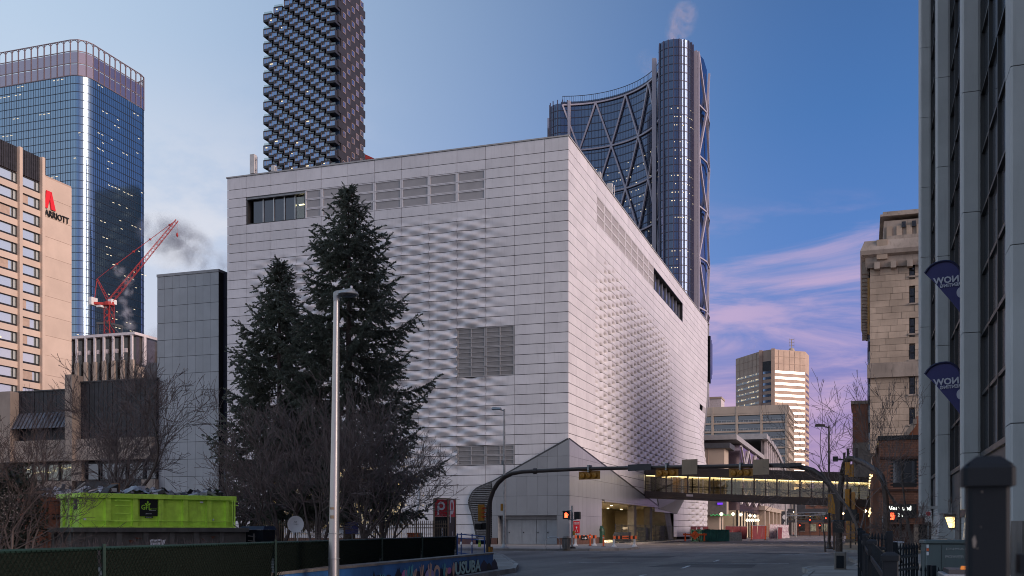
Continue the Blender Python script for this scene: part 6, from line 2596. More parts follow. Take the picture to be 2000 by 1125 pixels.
for i in range(14):
 px = 1528 + i * 5.2 + random.uniform(-1.5, 1.5)
 cone(px, 1043.5 + random.uniform(-.5, 1.5), .02, ORD[i] + ' from the left of the small orange cones at the far roadworks', h=1.0)
bq = ground_at(1589, 1042, .02)
t = thing('traffic_barrel', 'round orange traffic barrel alone in the far roadway', 'traffic barrel', (bq.x, bq.y, .02))
MB().lathe([(.62, 0), (.6, .3), (.5, 1.1), (.42, 1.9), (.3, 2.0)], (0, 0, 0), 14).build('body', 'orange_bright', t, world=False)
MB().lathe([(.57, .55), (.55, .75)], (0, 0, 0), 14).build('band', 'white_post', t, world=False)
for (px, py, lb) in ((1468, 1049, 'tall orange delineator post between the two red hoardings'), (1495, 1046, 'orange delineator post at the right end of the short red hoarding')):
 q = at(px, HOR, 150)
 t = thing('delineator_post', lb, 'post', (q.x, q.y, .05))
 MB().lathe([(.3, 0), (.28, .08), (.1, .12)], (0, 0, 0), 10).build('base', 'black_frame', t, world=False)
 MB().lathe([(.09, .1), (.09, 2.1)], (0, 0, 0), 8).build('tube', 'orange', t, world=False)
for i, (px, py, c, lb) in enumerate(((1611, 1041, 'steel_dark', 'dark far car on the right of the street'), (1566, 1041, 'galv', 'pale van far down beside orange cones'), (1580, 1040, 'steel_dark', 'dark far car in the middle of the roadworks'))):
 q = ground_at(px, py, .02)
 t = thing('parked_car', lb, 'car', (q.x, q.y, .02))
 m = MB()
 m.hexa([(-.9, 0, .35), (.9, 0, .35), (.9, 4.4, .35), (-.9, 4.4, .35), (-.9, 0, .95), (.9, 0, .95), (.9, 4.4, .9), (-.9, 4.4, .9)])
 m.hexa([(-.85, .3, .95), (.85, .3, .95), (.85, 3.2, .95), (-.85, 3.2, .95), (-.7, .8, 1.5), (.7, .8, 1.5), (.7, 2.6, 1.5), (-.7, 2.6, 1.5)])
 m.build('body', c, t, world=False)
 for x in (-.8, .8):
  for y in (.8, 3.5):
   MB().lathe([(.33, -.12), (.33, .12)], (x, y, .33), 10, axis='x').build('wheel', 'black_frame', t, world=False)
  MB().box(x * .8 - .15, -.03, .65, x * .8 + .15, .0, .8).build('tail_light', 'signal_red', t, world=False)
# lobby forecourt fencing and stacked material
mat('dark_green', (0.012, 0.06, 0.035), 0.5)
mat('mesh_dark', (0.05, 0.055, 0.065), 0.6)
LX0 = MX + 1.6
fk = 0
for k in range(11):
 y0 = MY + 12.0 + k * 3.1
 t = thing('site_fence', 'dark mesh site fence panel before the lobby, ' + ORD[k] + ' from the street corner', 'fence', (LX0 + .02 * (k % 2), y0, .16), 0, 'mesh site fence panels before the lobby')
 m = MB()
 for z in (.1, .7, 1.25, 1.85):
  m.tube([(0, 0, z), (0, 3.0, z)], .018, 4)
 for j in range(16):
  m.bar((0, j * .2, .1), (0, j * .2, 1.85), .008)
 m.build('mesh_wires', 'mesh_dark', t, world=False)
 m = MB()
 for y in (0, 3.0):
  m.tube([(0, y, 0), (0, y, 1.95)], .035, 5)
  m.box(-.3, y - .1, 0, .3, y + .1, .08)
 m.build('frame', 'mesh_dark', t, world=False)
def stack(name, px, py, w, d, h, m_, label, n=6):
 q = at(px, py, depth(MX - 1.0, gy_at(px, MX - 1.0)))
 t = thing(name, label, 'building material', (q.x, q.y, .17), random.uniform(-.2, .2))
 for k in range(n):
  hh = h / n
  MB().bbox(-w / 2 + random.uniform(-.1, .1), -d / 2 + random.uniform(-.1, .1), k * hh, w / 2 + random.uniform(-.1, .1), d / 2 + random.uniform(-.1, .1), (k + 1) * hh - .02, .02).build('sheet', m_, t, world=False)
 return t
stack('tarp_stack', 1258, 1040, 1.2, 2.2, 1.7, 'navy_tarp', 'dark blue wrapped stack beside the lobby column', 3)
stack('tarp_stack', 1216, 1040, 1.8, 1.8, 1.1, 'navy_tarp', 'low heap of dark boards inside the lobby fence', 5)
stack('board_stack', 1288, 1042, .9, 2.4, 1.9, 'room_dark', 'upright brown boards stacked right of the lobby column', 5)
stack('rubble_sacks', 1312, 1046, 1.2, 2.6, .5, 'cloth_white', 'pale sacks heaped at the foot of the slanted column', 4)
q = at(1178, 1045, depth(MX + .4, gy_at(1178, MX + .4)))
t = thing('green_bin', 'dark green rounded bin just inside the lobby edge', 'bin', (q.x - .3, q.y, .17))
MB().lathe([(.42, 0), (.45, 1.2), (.4, 1.5), (.2, 1.72), (.02, 1.78)], (0, 0, 0), 14).build('body', 'dark_green', t, world=False)
MB().box(-.15, -.5, 1.25, .15, -.4, 1.45).build('flap', 'black_frame', t, world=False)
# museum corner street furniture
def ped_signal(px, py, z, label, hpx, hand='W', arms=True):
 q = ground_at(px, py, z)
 s = depth(q.x, q.y) / F
 t = thing('pedestrian_signal', label, 'traffic signal', (q.x, q.y, z))
 h = hpx * s
 MB().tube([(0, 0, .1), (0, 0, h)], .075, 10).build('post', 'galv', t, world=False)
 MB().lathe([(.26, 0), (.24, .1), (.1, .16)], (0, 0, 0), 10).build('foot', 'iron', t, world=False)
 hz = h - 19 * s
 a = MB().bbox(-.62, -.28, hz - .26, -.14, .1, hz + .3, .03)
 hd = a.build('signal_head', 'black_frame', t, world=False)
 m = MB()
 m.box(-.47, -.30, hz - .16, -.26, -.285, hz + .05)
 for i in range(4):
  m.box(-.47 + i * .055, -.30, hz + .05, -.43 + i * .055, -.285, hz + .19 - .03 * (i in (0, 3)))
 m.bar((-.27, -.292, hz - .08), (-.20, -.292, hz + .06), .05, .014)
 m.build('red_hand', 'signal_hand', hd, world=False)
 v = MB()
 v.box(-.64, -.42, hz + .28, -.12, -.28, hz + .31)
 v.build('visor', 'black_frame', hd, world=False)
 MB().bbox(.16, -.1, hz - .26, .56, .28, hz + .26, .03).build('side_head', 'black_frame', t, world=False)
 m = MB()
 m.tube([(-.35, 0, hz + .35), (0, 0, hz + .35)], .03, 5)
 m.tube([(0, .05, hz - .3), (.3, .05, hz - .3)], .03, 5)
 m.tube([(0, 0, hz - .3), (-.3, 0, hz - .3)], .03, 5)
 m.build('bracket', 'galv', t, world=False)
 MB().box(.07, -.1, .95, .2, .1, 1.25).build('push_button', 'signal_yellow', t, world=False)
 return t
ped_signal(1117.5, 1071.7, .15, 'pedestrian signal with glowing red hand at the museum corner', 84)
q = at(1743, 1011, 61)
t = thing('pedestrian_signal', 'pedestrian signal with glowing red hand before the brick arts centre', 'traffic signal', (q.x, q.y, .15))
MB().tube([(.45, 0, 0), (.45, 0, q.z + .6)], .07, 8).build('post', 'mast_brown', t, world=False)
hd = MB().bbox(-.3, -.2, q.z - .4, .3, .2, q.z + .3, .03).build('signal_head', 'black_frame', t, world=False)
m = MB()
m.box(-.12, -.225, q.z - .28, .1, -.205, q.z - .02)
for i in range(4):
 m.box(-.12 + i * .058, -.225, q.z - .02, -.075 + i * .058, -.205, q.z + .15 - .03 * (i in (0, 3)))
m.bar((.1, -.215, q.z - .18), (.17, -.215, q.z - .02), .05, .014)
m.build('red_hand', 'signal_hand', hd, world=False)
MB().tube([(.3, 0, q.z), (.45, 0, q.z)], .03, 5).build('bracket', 'black_frame', t, world=False)
q = ground_at(1125, 1064, .15)
t = thing('red_notice', 'red notice sign with white symbol behind the pedestrian signal', 'sign', (q.x, q.y, .15))
s = depth(q.x, q.y) / F
MB().box(-.24, -.03, 1.05, .34, .03, 2.15).build('board', 'sign_red', t, world=False)
MB().tube([(.05, .06, 0), (.05, .06, 2.1)], .035, 6).build('post', 'galv', t, world=False)
text('lettering', 'WELCOME\nWINSTON', .105, 'white_letter', t, (-.19, -.04, 1.95), FACE_S, .004, world=False, bold=.003)
m = MB()
m.bar((-.06, -.04, 1.15), (.06, -.04, 1.5), .07, .01)
m.bar((.18, -.04, 1.15), (.06, -.04, 1.5), .07, .01)
m.lathe([(.07, -.005), (.07, .005)], (.06, -.04, 1.58), 10, axis='y')
m.build('symbol', 'white_letter', t, world=False)
q = ground_at(1105.5, 1072, .15)
t = thing('litter_bin', 'dark round litter bin beside the pedestrian signal', 'litter bin', (q.x, q.y, .15))
MB().lathe([(.24, 0), (.25, .08), (.25, .78), (.21, .86), (.12, .92)], (0, 0, 0), 16).build('body', 'concrete_dark', t, world=False)
MB().lathe([(.262, .70), (.262, .74)], (0, 0, 0), 16).build('hoop', 'black_frame', t, world=False)
for k in range(12):
 a = k * math.pi / 6
 MB().box(.255 * math.cos(a) - .02, .255 * math.sin(a) - .02, .1, .255 * math.cos(a) + .02, .255 * math.sin(a) + .02, .68).build('slat', 'concrete_dark', t, world=False)
q = ground_at(1080, 1072.3, .15)
t = thing('bike_hoop', 'pale steel bicycle hoop on the pavement before the grey service doors', 'bike rack', (q.x, q.y, .15))
pts = [(-.52, 0, 0), (-.5, 0, .55), (-.42, 0, .74), (-.25, 0, .82), (.25, 0, .82), (.42, 0, .74), (.5, 0, .55), (.52, 0, 0)]
MB().tube(pts, .03, 6).build('hoop', 'lamp_steel', t, world=False)
MB().lathe([(.09, 0), (.09, .02)], (-.52, 0, 0), 8).build('foot_plate', 'iron', t, world=False)
MB().lathe([(.09, 0), (.09, .02)], (.52, 0, 0), 8).build('foot_plate', 'iron', t, world=False)
def barricade(pa, pb, py, pt, label, arrow, inset=0):
 a, b = ground_at(pa, py, .15), ground_at(pb, py - .6, .15)
 d = b - a
 L = math.hypot(d.x, d.y)
 t = thing('barricade', label, 'barricade', (a.x, a.y, .15), math.atan2(d.y, d.x))
 s = depth(a.x, a.y) / F
 h = (py - pt) * s
 x0, x1 = -4 * s, L + 4 * s
 n = 11
 for k in range(n):
  p, q = x0 + (x1 - x0) * k / n, x0 + (x1 - x0) * (k + 1) / n
  mid_ = 3 < k < 7 and arrow == 'orange'
  MB().box(p, -.04, h - .26, q, .02, h).build('stripe', 'orange_bright' if (k % 2 == 0 or mid_) else 'black_letter', t, world=False)
 m = MB()
 c = (x0 + x1) / 2 - (.25 if arrow == 'black' else 0)
 if arrow == 'black':
  MB().box(c - .45, -.07, h - .42, c + .45, -.045, h - .06).build('arrow_plate', 'black_letter', t, world=False)
  m.box(c - .3, -.085, h - .27, c + .1, -.075, h - .22)
  m.prism([(c + .1, -.08, h - .35), (c + .34, -.08, h - .245), (c + .1, -.08, h - .14)], (0, -.01, 0))
  m.build('arrow', 'white_letter', t, world=False)
 else:
  m.box(c - .35, -.06, h - .15, c + .15, -.045, h - .11)
  m.prism([(c + .15, -.05, h - .2), (c + .38, -.05, h - .13), (c + .15, -.05, h - .06)], (0, -.012, 0))
  m.build('arrow', 'black_letter', t, world=False)
 for x in (inset, L - inset):
  MB().lathe([(.22, 0), (.19, .09), (.09, .2), (.075, h - .1)], (x, .06, 0), 10).build('leg', 'white_post', t, world=False)
 return t
barricade(1125, 1162, 1066.5, 1045.5, 'left orange and black barricade with black arrow plate', 'black')
barricade(1200.5, 1240.5, 1068.5, 1046.5, 'right orange and black barricade with an arrow on orange', 'orange')
for (px, py, hp, lb) in ((1152.5, 1066.5, 24, 'orange tube post behind the left barricade'), (1178.5, 1067.2, 22, 'orange tube post with pale band between the two barricades'), (1234, 1056, 18, 'orange tube post inside the lobby fence')):
 q = ground_at(px, py, .15)
 s = depth(q.x, q.y) / F
 t = thing('tube_post', lb, 'post', (q.x, q.y, .15))
 MB().lathe([(.2, 0), (.2, .04)], (0, 0, 0), 10).build('base', 'black_frame', t, world=False)
 MB().lathe([(.07, .04), (.06, hp * s)], (0, 0, 0), 8).build('tube', 'orange', t, world=False)
 MB().lathe([(.072, hp * s * .72), (.072, hp * s * .8)], (0, 0, 0), 8).build('band', 'white_post', t, world=False)
def slim_lamp(px, py, ptop, z, label, side, col='galv', yd=None, r0=.11):
 q = ground_at(px, py, z) if yd is None else Vector((*at(px, HOR, yd)[:2], z))
 s = depth(q.x, q.y) / F
 t = thing('street_lamp', label, 'street lamp', (q.x, q.y, z))
 h = EYE + (HOR - ptop) * s - z
 MB().tube([(0, 0, .3), (0, 0, h * .35), (0, 0, h)], [r0, r0 * .85, r0 * .55], 10).build('pole', col, t, world=False)
 MB().lathe([(.34, 0), (.34, .06), (.2, .14), (r0 * 1.25, .32), (r0 * 1.25, .5)], (0, 0, 0), 12).build('base', col, t, world=False)
 m = MB()
 m.tube([(0, 0, h - .12), (side * .5, 0, h + .02)], .045, 6)
 m.build('arm', col, t, world=False)
 m = MB()
 m.hexa([(side * .25, -.16, h - .02), (side * .95, -.2, h - .0), (side * .95, .2, h - .0), (side * .25, .16, h - .02),
   (side * .25, -.1, h + .12), (side * .85, -.14, h + .17), (side * .85, .14, h + .17), (side * .25, .1, h + .12)])
 m.build('lamp_head', col, t, world=False)
 MB().box(min(side * .3, side * .9), -.13, h - .04, max(side * .3, side * .9), .13, h - .015).build('lens', 'glass_dark', t, world=False)
 return t, h
t, h = slim_lamp(985, 1071, 799, .15, 'slim grey street lamp on the museum corner pavement', -1)
MB().box(-.16, -.16, h * .60, .0, .02, h * .63).build('control_box', 'galv', t, world=False)
MB().box(-.26, -.08, h * .27, -.1, .02, h * .32).build('small_sign', 'signal_yellow', t, world=False)
slim_lamp(1619, 1060, 832, .15, 'dark street lamp rising beside the right pavement behind the gantry', -1, 'mast_brown', yd=72, r0=.1)
# signal gantry over the street
A0, B0 = at(953.5, HOR, 62), at(1638, HOR, 49)
gt = thing('signal_gantry', 'brown arched traffic signal gantry spanning the whole street', 'signal gantry', (A0.x, A0.y, .14))
o_ = wloc(gt)
def gp(px, py):
 f = (px - 953.5) / (1638 - 953.5)
 ia, ib = 1 / 62.0, 1 / 49.0
 yd = 1 / (ia + (ib - ia) * f)
 v = at(px, py, yd)
 return v
pts = [(953.5, 1088), (953.6, 1040), (954, 1010), (955, 990), (958, 974), (964, 957), (973, 943), (985, 932), (1000, 925), (1020, 921.5), (1060, 919.5), (1130, 916), (1250, 913.5), (1400, 911), (1520, 909), (1560, 911), (1588, 919), (1606, 931), (1622, 948), (1632, 965), (1637, 985), (1638, 1010), (1638, 1092)]
pp = [gp(a, b) for a, b in pts]
rad = [.145] * 4 + [.135] * 4 + [.12, .115, .11, .105, .10, .10, .11, .12, .13, .135, .14, .145, .15, .15, .15]
MB().tube([p for p in pp], rad, 12).build('arched_tube', 'mast_brown', gt)
for (a, b) in ((1045, 920.2), (954, 1005), (954.5, 992)):
 p = gp(a, b)
 ax_ = 'x' if a > 1000 else 'z'
 MB().lathe([(.17, -.09), (.17, .09)], tuple(p), 12, axis=ax_).build('collar', 'mast_brown', gt)
def box_px(px0, px1, py0, py1, d0, d1, m_, name, parent, mk=None):
 a, b = gp(px0, py1), gp(px1, py0)
 mb = MB()
 c = (a + b) / 2
 dr = (B0 - A0)
 dr.z = 0
 dr.normalize()
 nn = Vector((dr.y, -dr.x, 0))
 w = (gp(px1, (py0 + py1) / 2) - gp(px0, (py0 + py1) / 2)).length / 2
 zlo, zhi = min(a.z, b.z), max(a.z, b.z)
 c.z = 0
 P8 = []
 for z in (zlo, zhi):
  for sx_, dd in ((-1, d0), (1, d0), (1, d1), (-1, d1)):
   P8.append(c + dr * sx_ * w + nn * (-dd) + Vector((0, 0, z)))
 mb.hexa(P8)
 return mb.build(name, m_, parent)
dr_ = (B0 - A0)
dr_.z = 0
dr_.normalize()
nn_ = Vector((dr_.y, -dr_.x, 0))
mat('signal_back', (0.36, 0.165, 0.025), 0.5, var=0.15, dirt=0.1)
for (p0, p1, q0, q1, lb) in ((1131, 1172, 919.5, 937, 'leftmost'), (1281, 1325, 915.5, 931.5, 'middle'), (1424, 1471, 914.5, 931.5, 'rightmost')):
 cpos = gp((p0 + p1) / 2, (q0 + q1) / 2)
 t = thing('traffic_signal', 'yellow back of the ' + {'leftmost': 'gantry signal hanging before the grey museum entrance', 'middle': 'gantry signal hanging before the left footbridge end', 'rightmost': 'gantry signal hanging before the middle of the footbridge'}[lb], 'traffic signal', (cpos.x, cpos.y, cpos.z), 0, 'signals on the gantry')
 box_px(p0, p1, q0, q1, -.02, .02, 'signal_back', 'backboard', t)
 w = (gp(p1, 0) - gp(p0, 0)).length
 hh = (q1 - q0) * cpos.length / F
 for k in range(3):
  c = cpos + dr_ * w * (-.27 + .27 * k) + Vector((0, 0, -.02))
  m = MB()
  rr = .15
  prof = [(rr, 0), (rr, .06), (rr * .93, .12), (rr * .55, .15), (rr * .5, .12), (rr * .1, .13)]
  n = 14
  o = len(m.v)
  for (r_, h_) in prof:
   for j in range(n):
    a = 2 * math.pi * j / n
    m.v.append(tuple(c + dr_ * r_ * math.cos(a) + Vector((0, 0, r_ * math.sin(a))) + nn_ * (.02 + h_)))
  for i in range(len(prof) - 1):
   for j in range(n):
    j2 = (j + 1) % n
    m.f.append((o + i * n + j, o + i * n + j2, o + (i + 1) * n + j2, o + (i + 1) * n + j))
    m.mi.append(0)
  m.build('lamp_housing', 'signal_yellow', t, smooth=True)
 box_px((p0 + p1) / 2 - 1.6, (p0 + p1) / 2 + 1.6, q0 - 11, q0 + 3, -.16, .16, 'galv', 'hanger', t)
 box_px(p0 + 4, p1 - 4, q0 - .8, q0 + .4, -.2, .2, 'signal_back', 'top_visor', t)
for (p0, p1, q0, q1, m_, lb) in ((1231, 1276, 906, 920.5, 'sign_back_dark', 'long dark street sign back, leftmost on the gantry'),
          (1336, 1366, 897, 927.5, 'sign_back', 'square tan sign back, left of the two on the gantry'),
          (1474.5, 1506, 897, 928, 'sign_back', 'square tan sign back, right of the two on the gantry'),
          (1514, 1569, 904, 913, 'sign_back_dark', 'thin dark street sign back near the gantry right bend')):
 cpos = gp((p0 + p1) / 2, (q0 + q1) / 2)
 t = thing('gantry_sign', lb, 'road sign', (cpos.x, cpos.y, cpos.z))
 box_px(p0, p1, q0, q1, -.24, -.2, m_, 'plate', t)
 if q1 - q0 > 20:
  for a in (p0 + 4, p1 - 4):
   box_px(a - 1, a + 1, q0 + 3, q1 - 3, -.2, -.17, 'galv', 'stiffener', t)
   for z in (q0 + 5, q1 - 6):
    box_px(a - 1.2, a + 1.2, z - 1.2, z + 1.2, -.16, -.15, 'iron', 'bolt', t)
 box_px((p0 + p1) / 2 - 1, (p0 + p1) / 2 + 1, q0 + 3, q1 - 3, -.21, -.1, 'galv', 'clamp', t)
c = gp(939, 1001)
t = thing('side_signal', 'yellow vertical traffic signal seen from behind on the left gantry post', 'traffic signal', (c.x, c.y, c.z))
box_px(934, 946, 985, 1018, -.02, .02, 'signal_yellow', 'backboard', t)
box_px(937, 942.5, 989, 1014, -.34, -.02, 'signal_yellow', 'housing', t) if False else box_px(936.8, 942.3, 989, 1014, .02, .2, 'signal_yellow', 'housing', t)
for z in (993, 1001, 1009.5):
 box_px(945, 947.6, z - 1.6, z + 1.2, -.25, .05, 'orange', 'visor', t)
box_px(946, 953, 984, 985, -.04, .04, 'galv', 'arm', t)
box_px(938, 953, 1017, 1018.5, -.04, .04, 'galv', 'arm', t)
c = gp(941, 1028)
t = thing('pedestrian_signal', 'black twin pedestrian signal head seen from behind on the left gantry post', 'traffic signal', (c.x, c.y, c.z))
box_px(931.5, 943, 1022.5, 1034, -.2, .15, 'black_frame', 'housing', t)
box_px(944, 952, 1021, 1033, -.1, .25, 'black_frame', 'housing', t)
box_px(944, 946, 1028, 1031, .26, .27, 'white_letter', 'sticker', t)
box_px(947.6, 950.6, 1025, 1028, .26, .27, 'white_letter', 'sticker', t)
box_px(936, 955, 1034, 1035.5, -.05, .05, 'galv', 'arm', t)
c = gp(957.7, 1074)
t = thing('push_button_box', 'yellow crossing button box low on the left gantry post', 'button box', (c.x, c.y, c.z))
box_px(956, 959.4, 1068, 1079, -.1, .14, 'signal_yellow', 'case', t)
box_px(957, 959.6, 1068, 1074, .145, .16, 'flag_blue', 'plate', t)
m = [at(1640, 1120, 47), at(1640, 1000, 47), at(1641, 960, 47), at(1645, 925, 47), at(1650, 905, 46), at(1658, 896, 45.5), at(1668, 896, 45), at(1690, 906, 43.5), at(1712, 919, 42), at(1722, 930, 41.5), at(1727, 948, 41), at(1730, 975, 41), at(1731, 1000, 41), at(1731, 1064, 41)]
g2 = thing('signal_arch', 'smaller brown arched signal tube bending right in front of the brick centre', 'signal gantry', (m[0].x, m[0].y, .14))
MB().tube(m, [.13, .13, .13, .13, .13, .13, .125, .12, .115, .11, .11, .11, .115, .12], 10).build('arched_tube', 'mast_brown', g2)
for (px, py, yd) in ((1649, 906, 46), (1656, 898, 45.6), (1673, 897, 44.6)):
 a, b = at(px, py + 12, yd), at(px, py - 22, yd)
 MB().box(a.x - .05, a.y - .05, a.z, a.x + .05, a.y + .05, b.z).build('riser', 'mast_brown', g2)
a, b = at(1632, 896, 46), at(1648, 898, 46)
MB().bar(a, b, .06).build('camera_arm', 'black_frame', g2)
MB().box(a.x - .12, a.y - .1, a.z - .12, a.x + .1, a.y + .1, a.z + .1).build('camera', 'black_frame', g2)
for (px, py) in ((1655, 912), (1662, 916)):
 q = at(px, py, 45.2)
 MB().bbox(q.x - .1, q.y - .1, q.z - .35, q.x + .12, q.y + .1, q.z + .2, .02).build('signal_back', 'signal_yellow', g2)
q = at(1641, 1040, 46.5)
t = thing('signal_cluster', 'black signal heads clamped to the dark post at the right corner', 'traffic signal', (q.x, q.y, q.z))
for (px, py, w, h) in ((1638, 1028, .5, .55), (1662, 1006, .55, .5), (1671, 1012, .3, .45)):
 p = at(px, py, 46.3)
 MB().bbox(p.x - w / 2, p.y - .2, p.z - h / 2, p.x + w / 2, p.y + .2, p.z + h / 2, .04).build('housing', 'black_frame', t)
a, b = at(1642, 1018, 46.4), at(1672, 1010, 46.3)
MB().bar(a, b, .07).build('arm', 'black_frame', t)
for k, (px, py, h) in enumerate(((1630, 985, 30), (1622, 985, 20), (1655, 975, 40))):
 p = at(px, py, 60 + k * 8)
 t = thing('traffic_signal', 'yellow signal back seen edge on, ' + ['beside the dark corner post', 'left of the dark corner post', 'right of the dark corner post'][k], 'traffic signal', (p.x, p.y, 0.15))
 MB().bbox(-.16, -.12, p.z - .7, .16, .12, p.z + .6, .03).build('backboard', 'signal_yellow', t, world=False)
 MB().tube([(.22, .1, 0), (.22, .1, p.z + .7)], .07, 6).build('post', 'mast_brown', t, world=False)
q = ground_at(1641, 1112, .15)
t = thing('control_pedestal', 'dark concrete pedestal at the foot of the right corner post', 'pedestal', (q.x, q.y, .0))
s = depth(q.x, q.y) / F
MB().bbox(-11 * s, -.2, 0, 11 * s, .3, .15 + 34 * s, .02).build('block', 'concrete_dark', t, world=False)
MB().box(-7 * s, -.23, .2, 7 * s, -.2, .1 + 30 * s).build('door', 'black_paint', t, world=False)
for (px, py, yd, lb) in ((1813, 1013, 48, 'small parking sign on a thin post before the dark shopfront'), (1729, 1022, 50, 'small regulation sign on the brown signal tube')):
 p = at(px, py, yd)
 t = thing('parking_sign', lb, 'road sign', (p.x, p.y, .15))
 MB().tube([(0, .03, 0), (0, .03, p.z + .25)], .03, 6).build('post', 'galv', t, world=False)
 MB().box(-.15, -.01, p.z - .32, .15, .01, p.z + .2).build('plate', 'white_post', t, world=False)
 MB().lathe([(.1, -.012), (.1, .0)], (0, -.012, p.z + .08), 12, axis='y').build('ring', 'sign_red', t, world=False)
 if yd == 48:
  MB().box(-.4, -.01, p.z + .3, .4, .01, p.z + .42).build('name_plate', 'galv', t, world=False)
# mural wall and green fence at the near left
mat('mural_blue', (0.030, 0.135, 0.36), 0.6, var=0.35, nscale=1.2, dirt=0.15)
mat('mural_navy', (0.012, 0.014, 0.05), 0.6, var=0.2)
mat('mural_black', (0.008, 0.008, 0.012), 0.6, var=0)
mat('mural_mint', (0.42, 0.62, 0.60), 0.6, var=0.12)
mat('mural_pink', (0.58, 0.19, 0.42), 0.6, var=0.12)
mat('mural_peach', (0.66, 0.42, 0.31), 0.6, var=0.12)
mat('mural_lilac', (0.40, 0.32, 0.58), 0.6, var=0.12)
mat('mural_cyan', (0.10, 0.38, 0.45), 0.6, var=0.1)
mat('wall_cap', (0.20, 0.18, 0.165), 0.85, var=0.3, dirt=0.3)
mat('chain_dark', (0.006, 0.014, 0.011), 0.7, spec=0.1)
mat('fence_green', (0.005, 0.024, 0.018), 0.6, var=0.2)
mat('privacy_mesh', (0.012, 0.016, 0.013), 0.85, var=0.6, nscale=22, stretch=(1, 1, 3), bump=0.6, bscale=40, spec=0.08)
mat('gfl_green', (0.60, 0.94, 0.10), 0.5, var=0.16, nscale=3, dirt=0.30, bump=0.35, bscale=6)
mat('bin_grey', (0.105, 0.10, 0.092), 0.75, var=0.3, nscale=1.5, dirt=0.5)
mat('rust', (0.12, 0.045, 0.025), 0.9, var=0.4, nscale=3)
mat('bin_orange', (0.30, 0.10, 0.055), 0.7, var=0.22, nscale=1.5, dirt=0.4)
mat('label_black', (0.01, 0.01, 0.01), 0.5, var=0)
mat('label_green', (0.38, 0.75, 0.05), 0.5, var=0)
mat('p_red', (0.56, 0.028, 0.04), 0.5, var=0.08)
mat('p_white', (0.72, 0.72, 0.75), 0.5, var=0)
mat('rust_fence', (0.19, 0.13, 0.085), 0.7, var=0.35, nscale=4)
mat('blue_fence', (0.015, 0.05, 0.19), 0.5, var=0.15)
mat('safety_green', (0.42, 0.55, 0.05), 0.6)
mat('dish_white', (0.42, 0.41, 0.42), 0.6, var=0.12)
WA, WB = Vector((-8.9, 10.0, 0)), Vector((-11.4, 32.0, 0))
wd = (WB - WA).normalized()
wn_ = Vector((wd.y, -wd.x, 0))           # towards the street
WL = (WB - WA).length
mw = thing('mural_wall', 'low concrete wall painted with a blue mural of coral and bubble lettering', 'wall', tuple(WA + Vector((0, 0, .14))), math.atan2(wd.y, wd.x))
WH = .50
def wall_h(x):
 return .49
MB().box(0, 0, -.3, WL, .30, WH).build('wall', 'mural_blue', mw, world=False)
m = MB()
k = 0
x = 0
while x < WL:
 x1 = min(WL, x + 1.8)
 m = MB().box(x + .005, -.02, WH + .002, x1 - .005, .34, WH + .05 + random.uniform(0, .006))
 m.build('cap_stone', 'wall_cap', mw, world=False)
 x = x1
def blob(cx, cz, rx, rz, m_, lay, n=18, jag=0.0, th=.004, name='painted_shape'):
 pts = []
 for k in range(n):
  a = 2 * math.pi * k / n
  r = 1 + random.uniform(-jag, jag)
  z = max(-.1, min(WH - .01, cz + rz * math.sin(a) * r))
  pts.append((cx + rx * math.cos(a) * r, -.001 - lay * .0035, z))
 return MB().prism(pts, (0, -.003, 0)).build(name, m_, mw, world=False)
def poly(pts, m_, lay):
 return MB().prism([(a, -.001 - lay * .0035, max(-.1, min(WH - .01, b))) for a, b in pts], (0, -.003, 0)).build('painted_shape', m_, mw, world=False)
def wx_at(px):
 """distance along the wall seen at image column px"""
 t_ = kx(px)
 s_ = (t_ * WA.y - WA.x) / (wd.x - t_ * wd.y)
 return s_
xs = wx_at(700)
while xs < WL - .3:
 w = random.uniform(.5, 1.3)
 poly([(xs, -.1), (xs + w * .2, random.uniform(.1, .3)), (xs + w * .5, random.uniform(.2, .42)), (xs + w * .8, random.uniform(.1, .3)), (xs + w, -.1)], 'mural_navy' if random.random() < .7 else 'mural_black', 0)
 xs += w * .7
x0, x1 = wx_at(887), wx_at(946)
for (m_, off, lay, dx_) in (('mural_navy', .030, -.012, 0), ('mural_mint', .013, -.018, 0)):
 t = text('painted_lettering', 'USUBA', .50, m_, mw, (x0 + .02, lay, .03), (R(90), 0, 0), .002, world=False, bold=off, sx=(x1 - x0) / 1.86)
for (px, c, rx, cz, rz) in ((789, 'mural_pink', .28, .10, .24), (876, 'mural_pink', .22, .17, .09), (852, 'mural_peach', .30, .16, .2), (705, 'mural_peach', .15, .02, .1), (762, 'mural_lilac', .22, .06, .14), (838, 'mural_lilac', .45, .08, .2), (741, 'mural_navy', .5, .1, .2)):
 blob(wx_at(px), cz, rx, rz, c, 5, 16, .05)
blob(wx_at(852), .12, .17, .14, 'mural_blue', 6, 14)
for (px, c, hh) in ((808, 'mural_peach', .36), (822, 'mural_peach', .44), (838, 'mural_peach', .46), (870, 'mural_peach', .3), (884, 'mural_peach', .4), (801, 'mural_cyan', .46), (745, 'mural_cyan', .34), (866, 'mural_cyan', .42), (793, 'mural_cyan', .4), (715, 'mural_cyan', .3)):
 x = wx_at(px)
 m = MB()
 for d in (-.16, 0.02, .15):
  m.prism([(x - .035, -.024, -.05), (x + .035, -.024, -.05), (x + d + .03, -.024, hh * random.uniform(.75, 1)), (x + d - .03, -.024, hh * random.uniform(.75, 1))], (0, -.003, 0))
 m.build('painted_coral', c, mw, world=False)
for px in (826, 850, 930, 780, 730):
 x = wx_at(px)
 poly([(x - .2, -.05), (x, .4), (x + .16, .05)], 'mural_black', 1)
FA, FB = Vector((-7.5, 6.5, 0)), Vector((-13.7, 34.4, 0))
fd = (FB - FA).normalized()
FL = (FB - FA).length
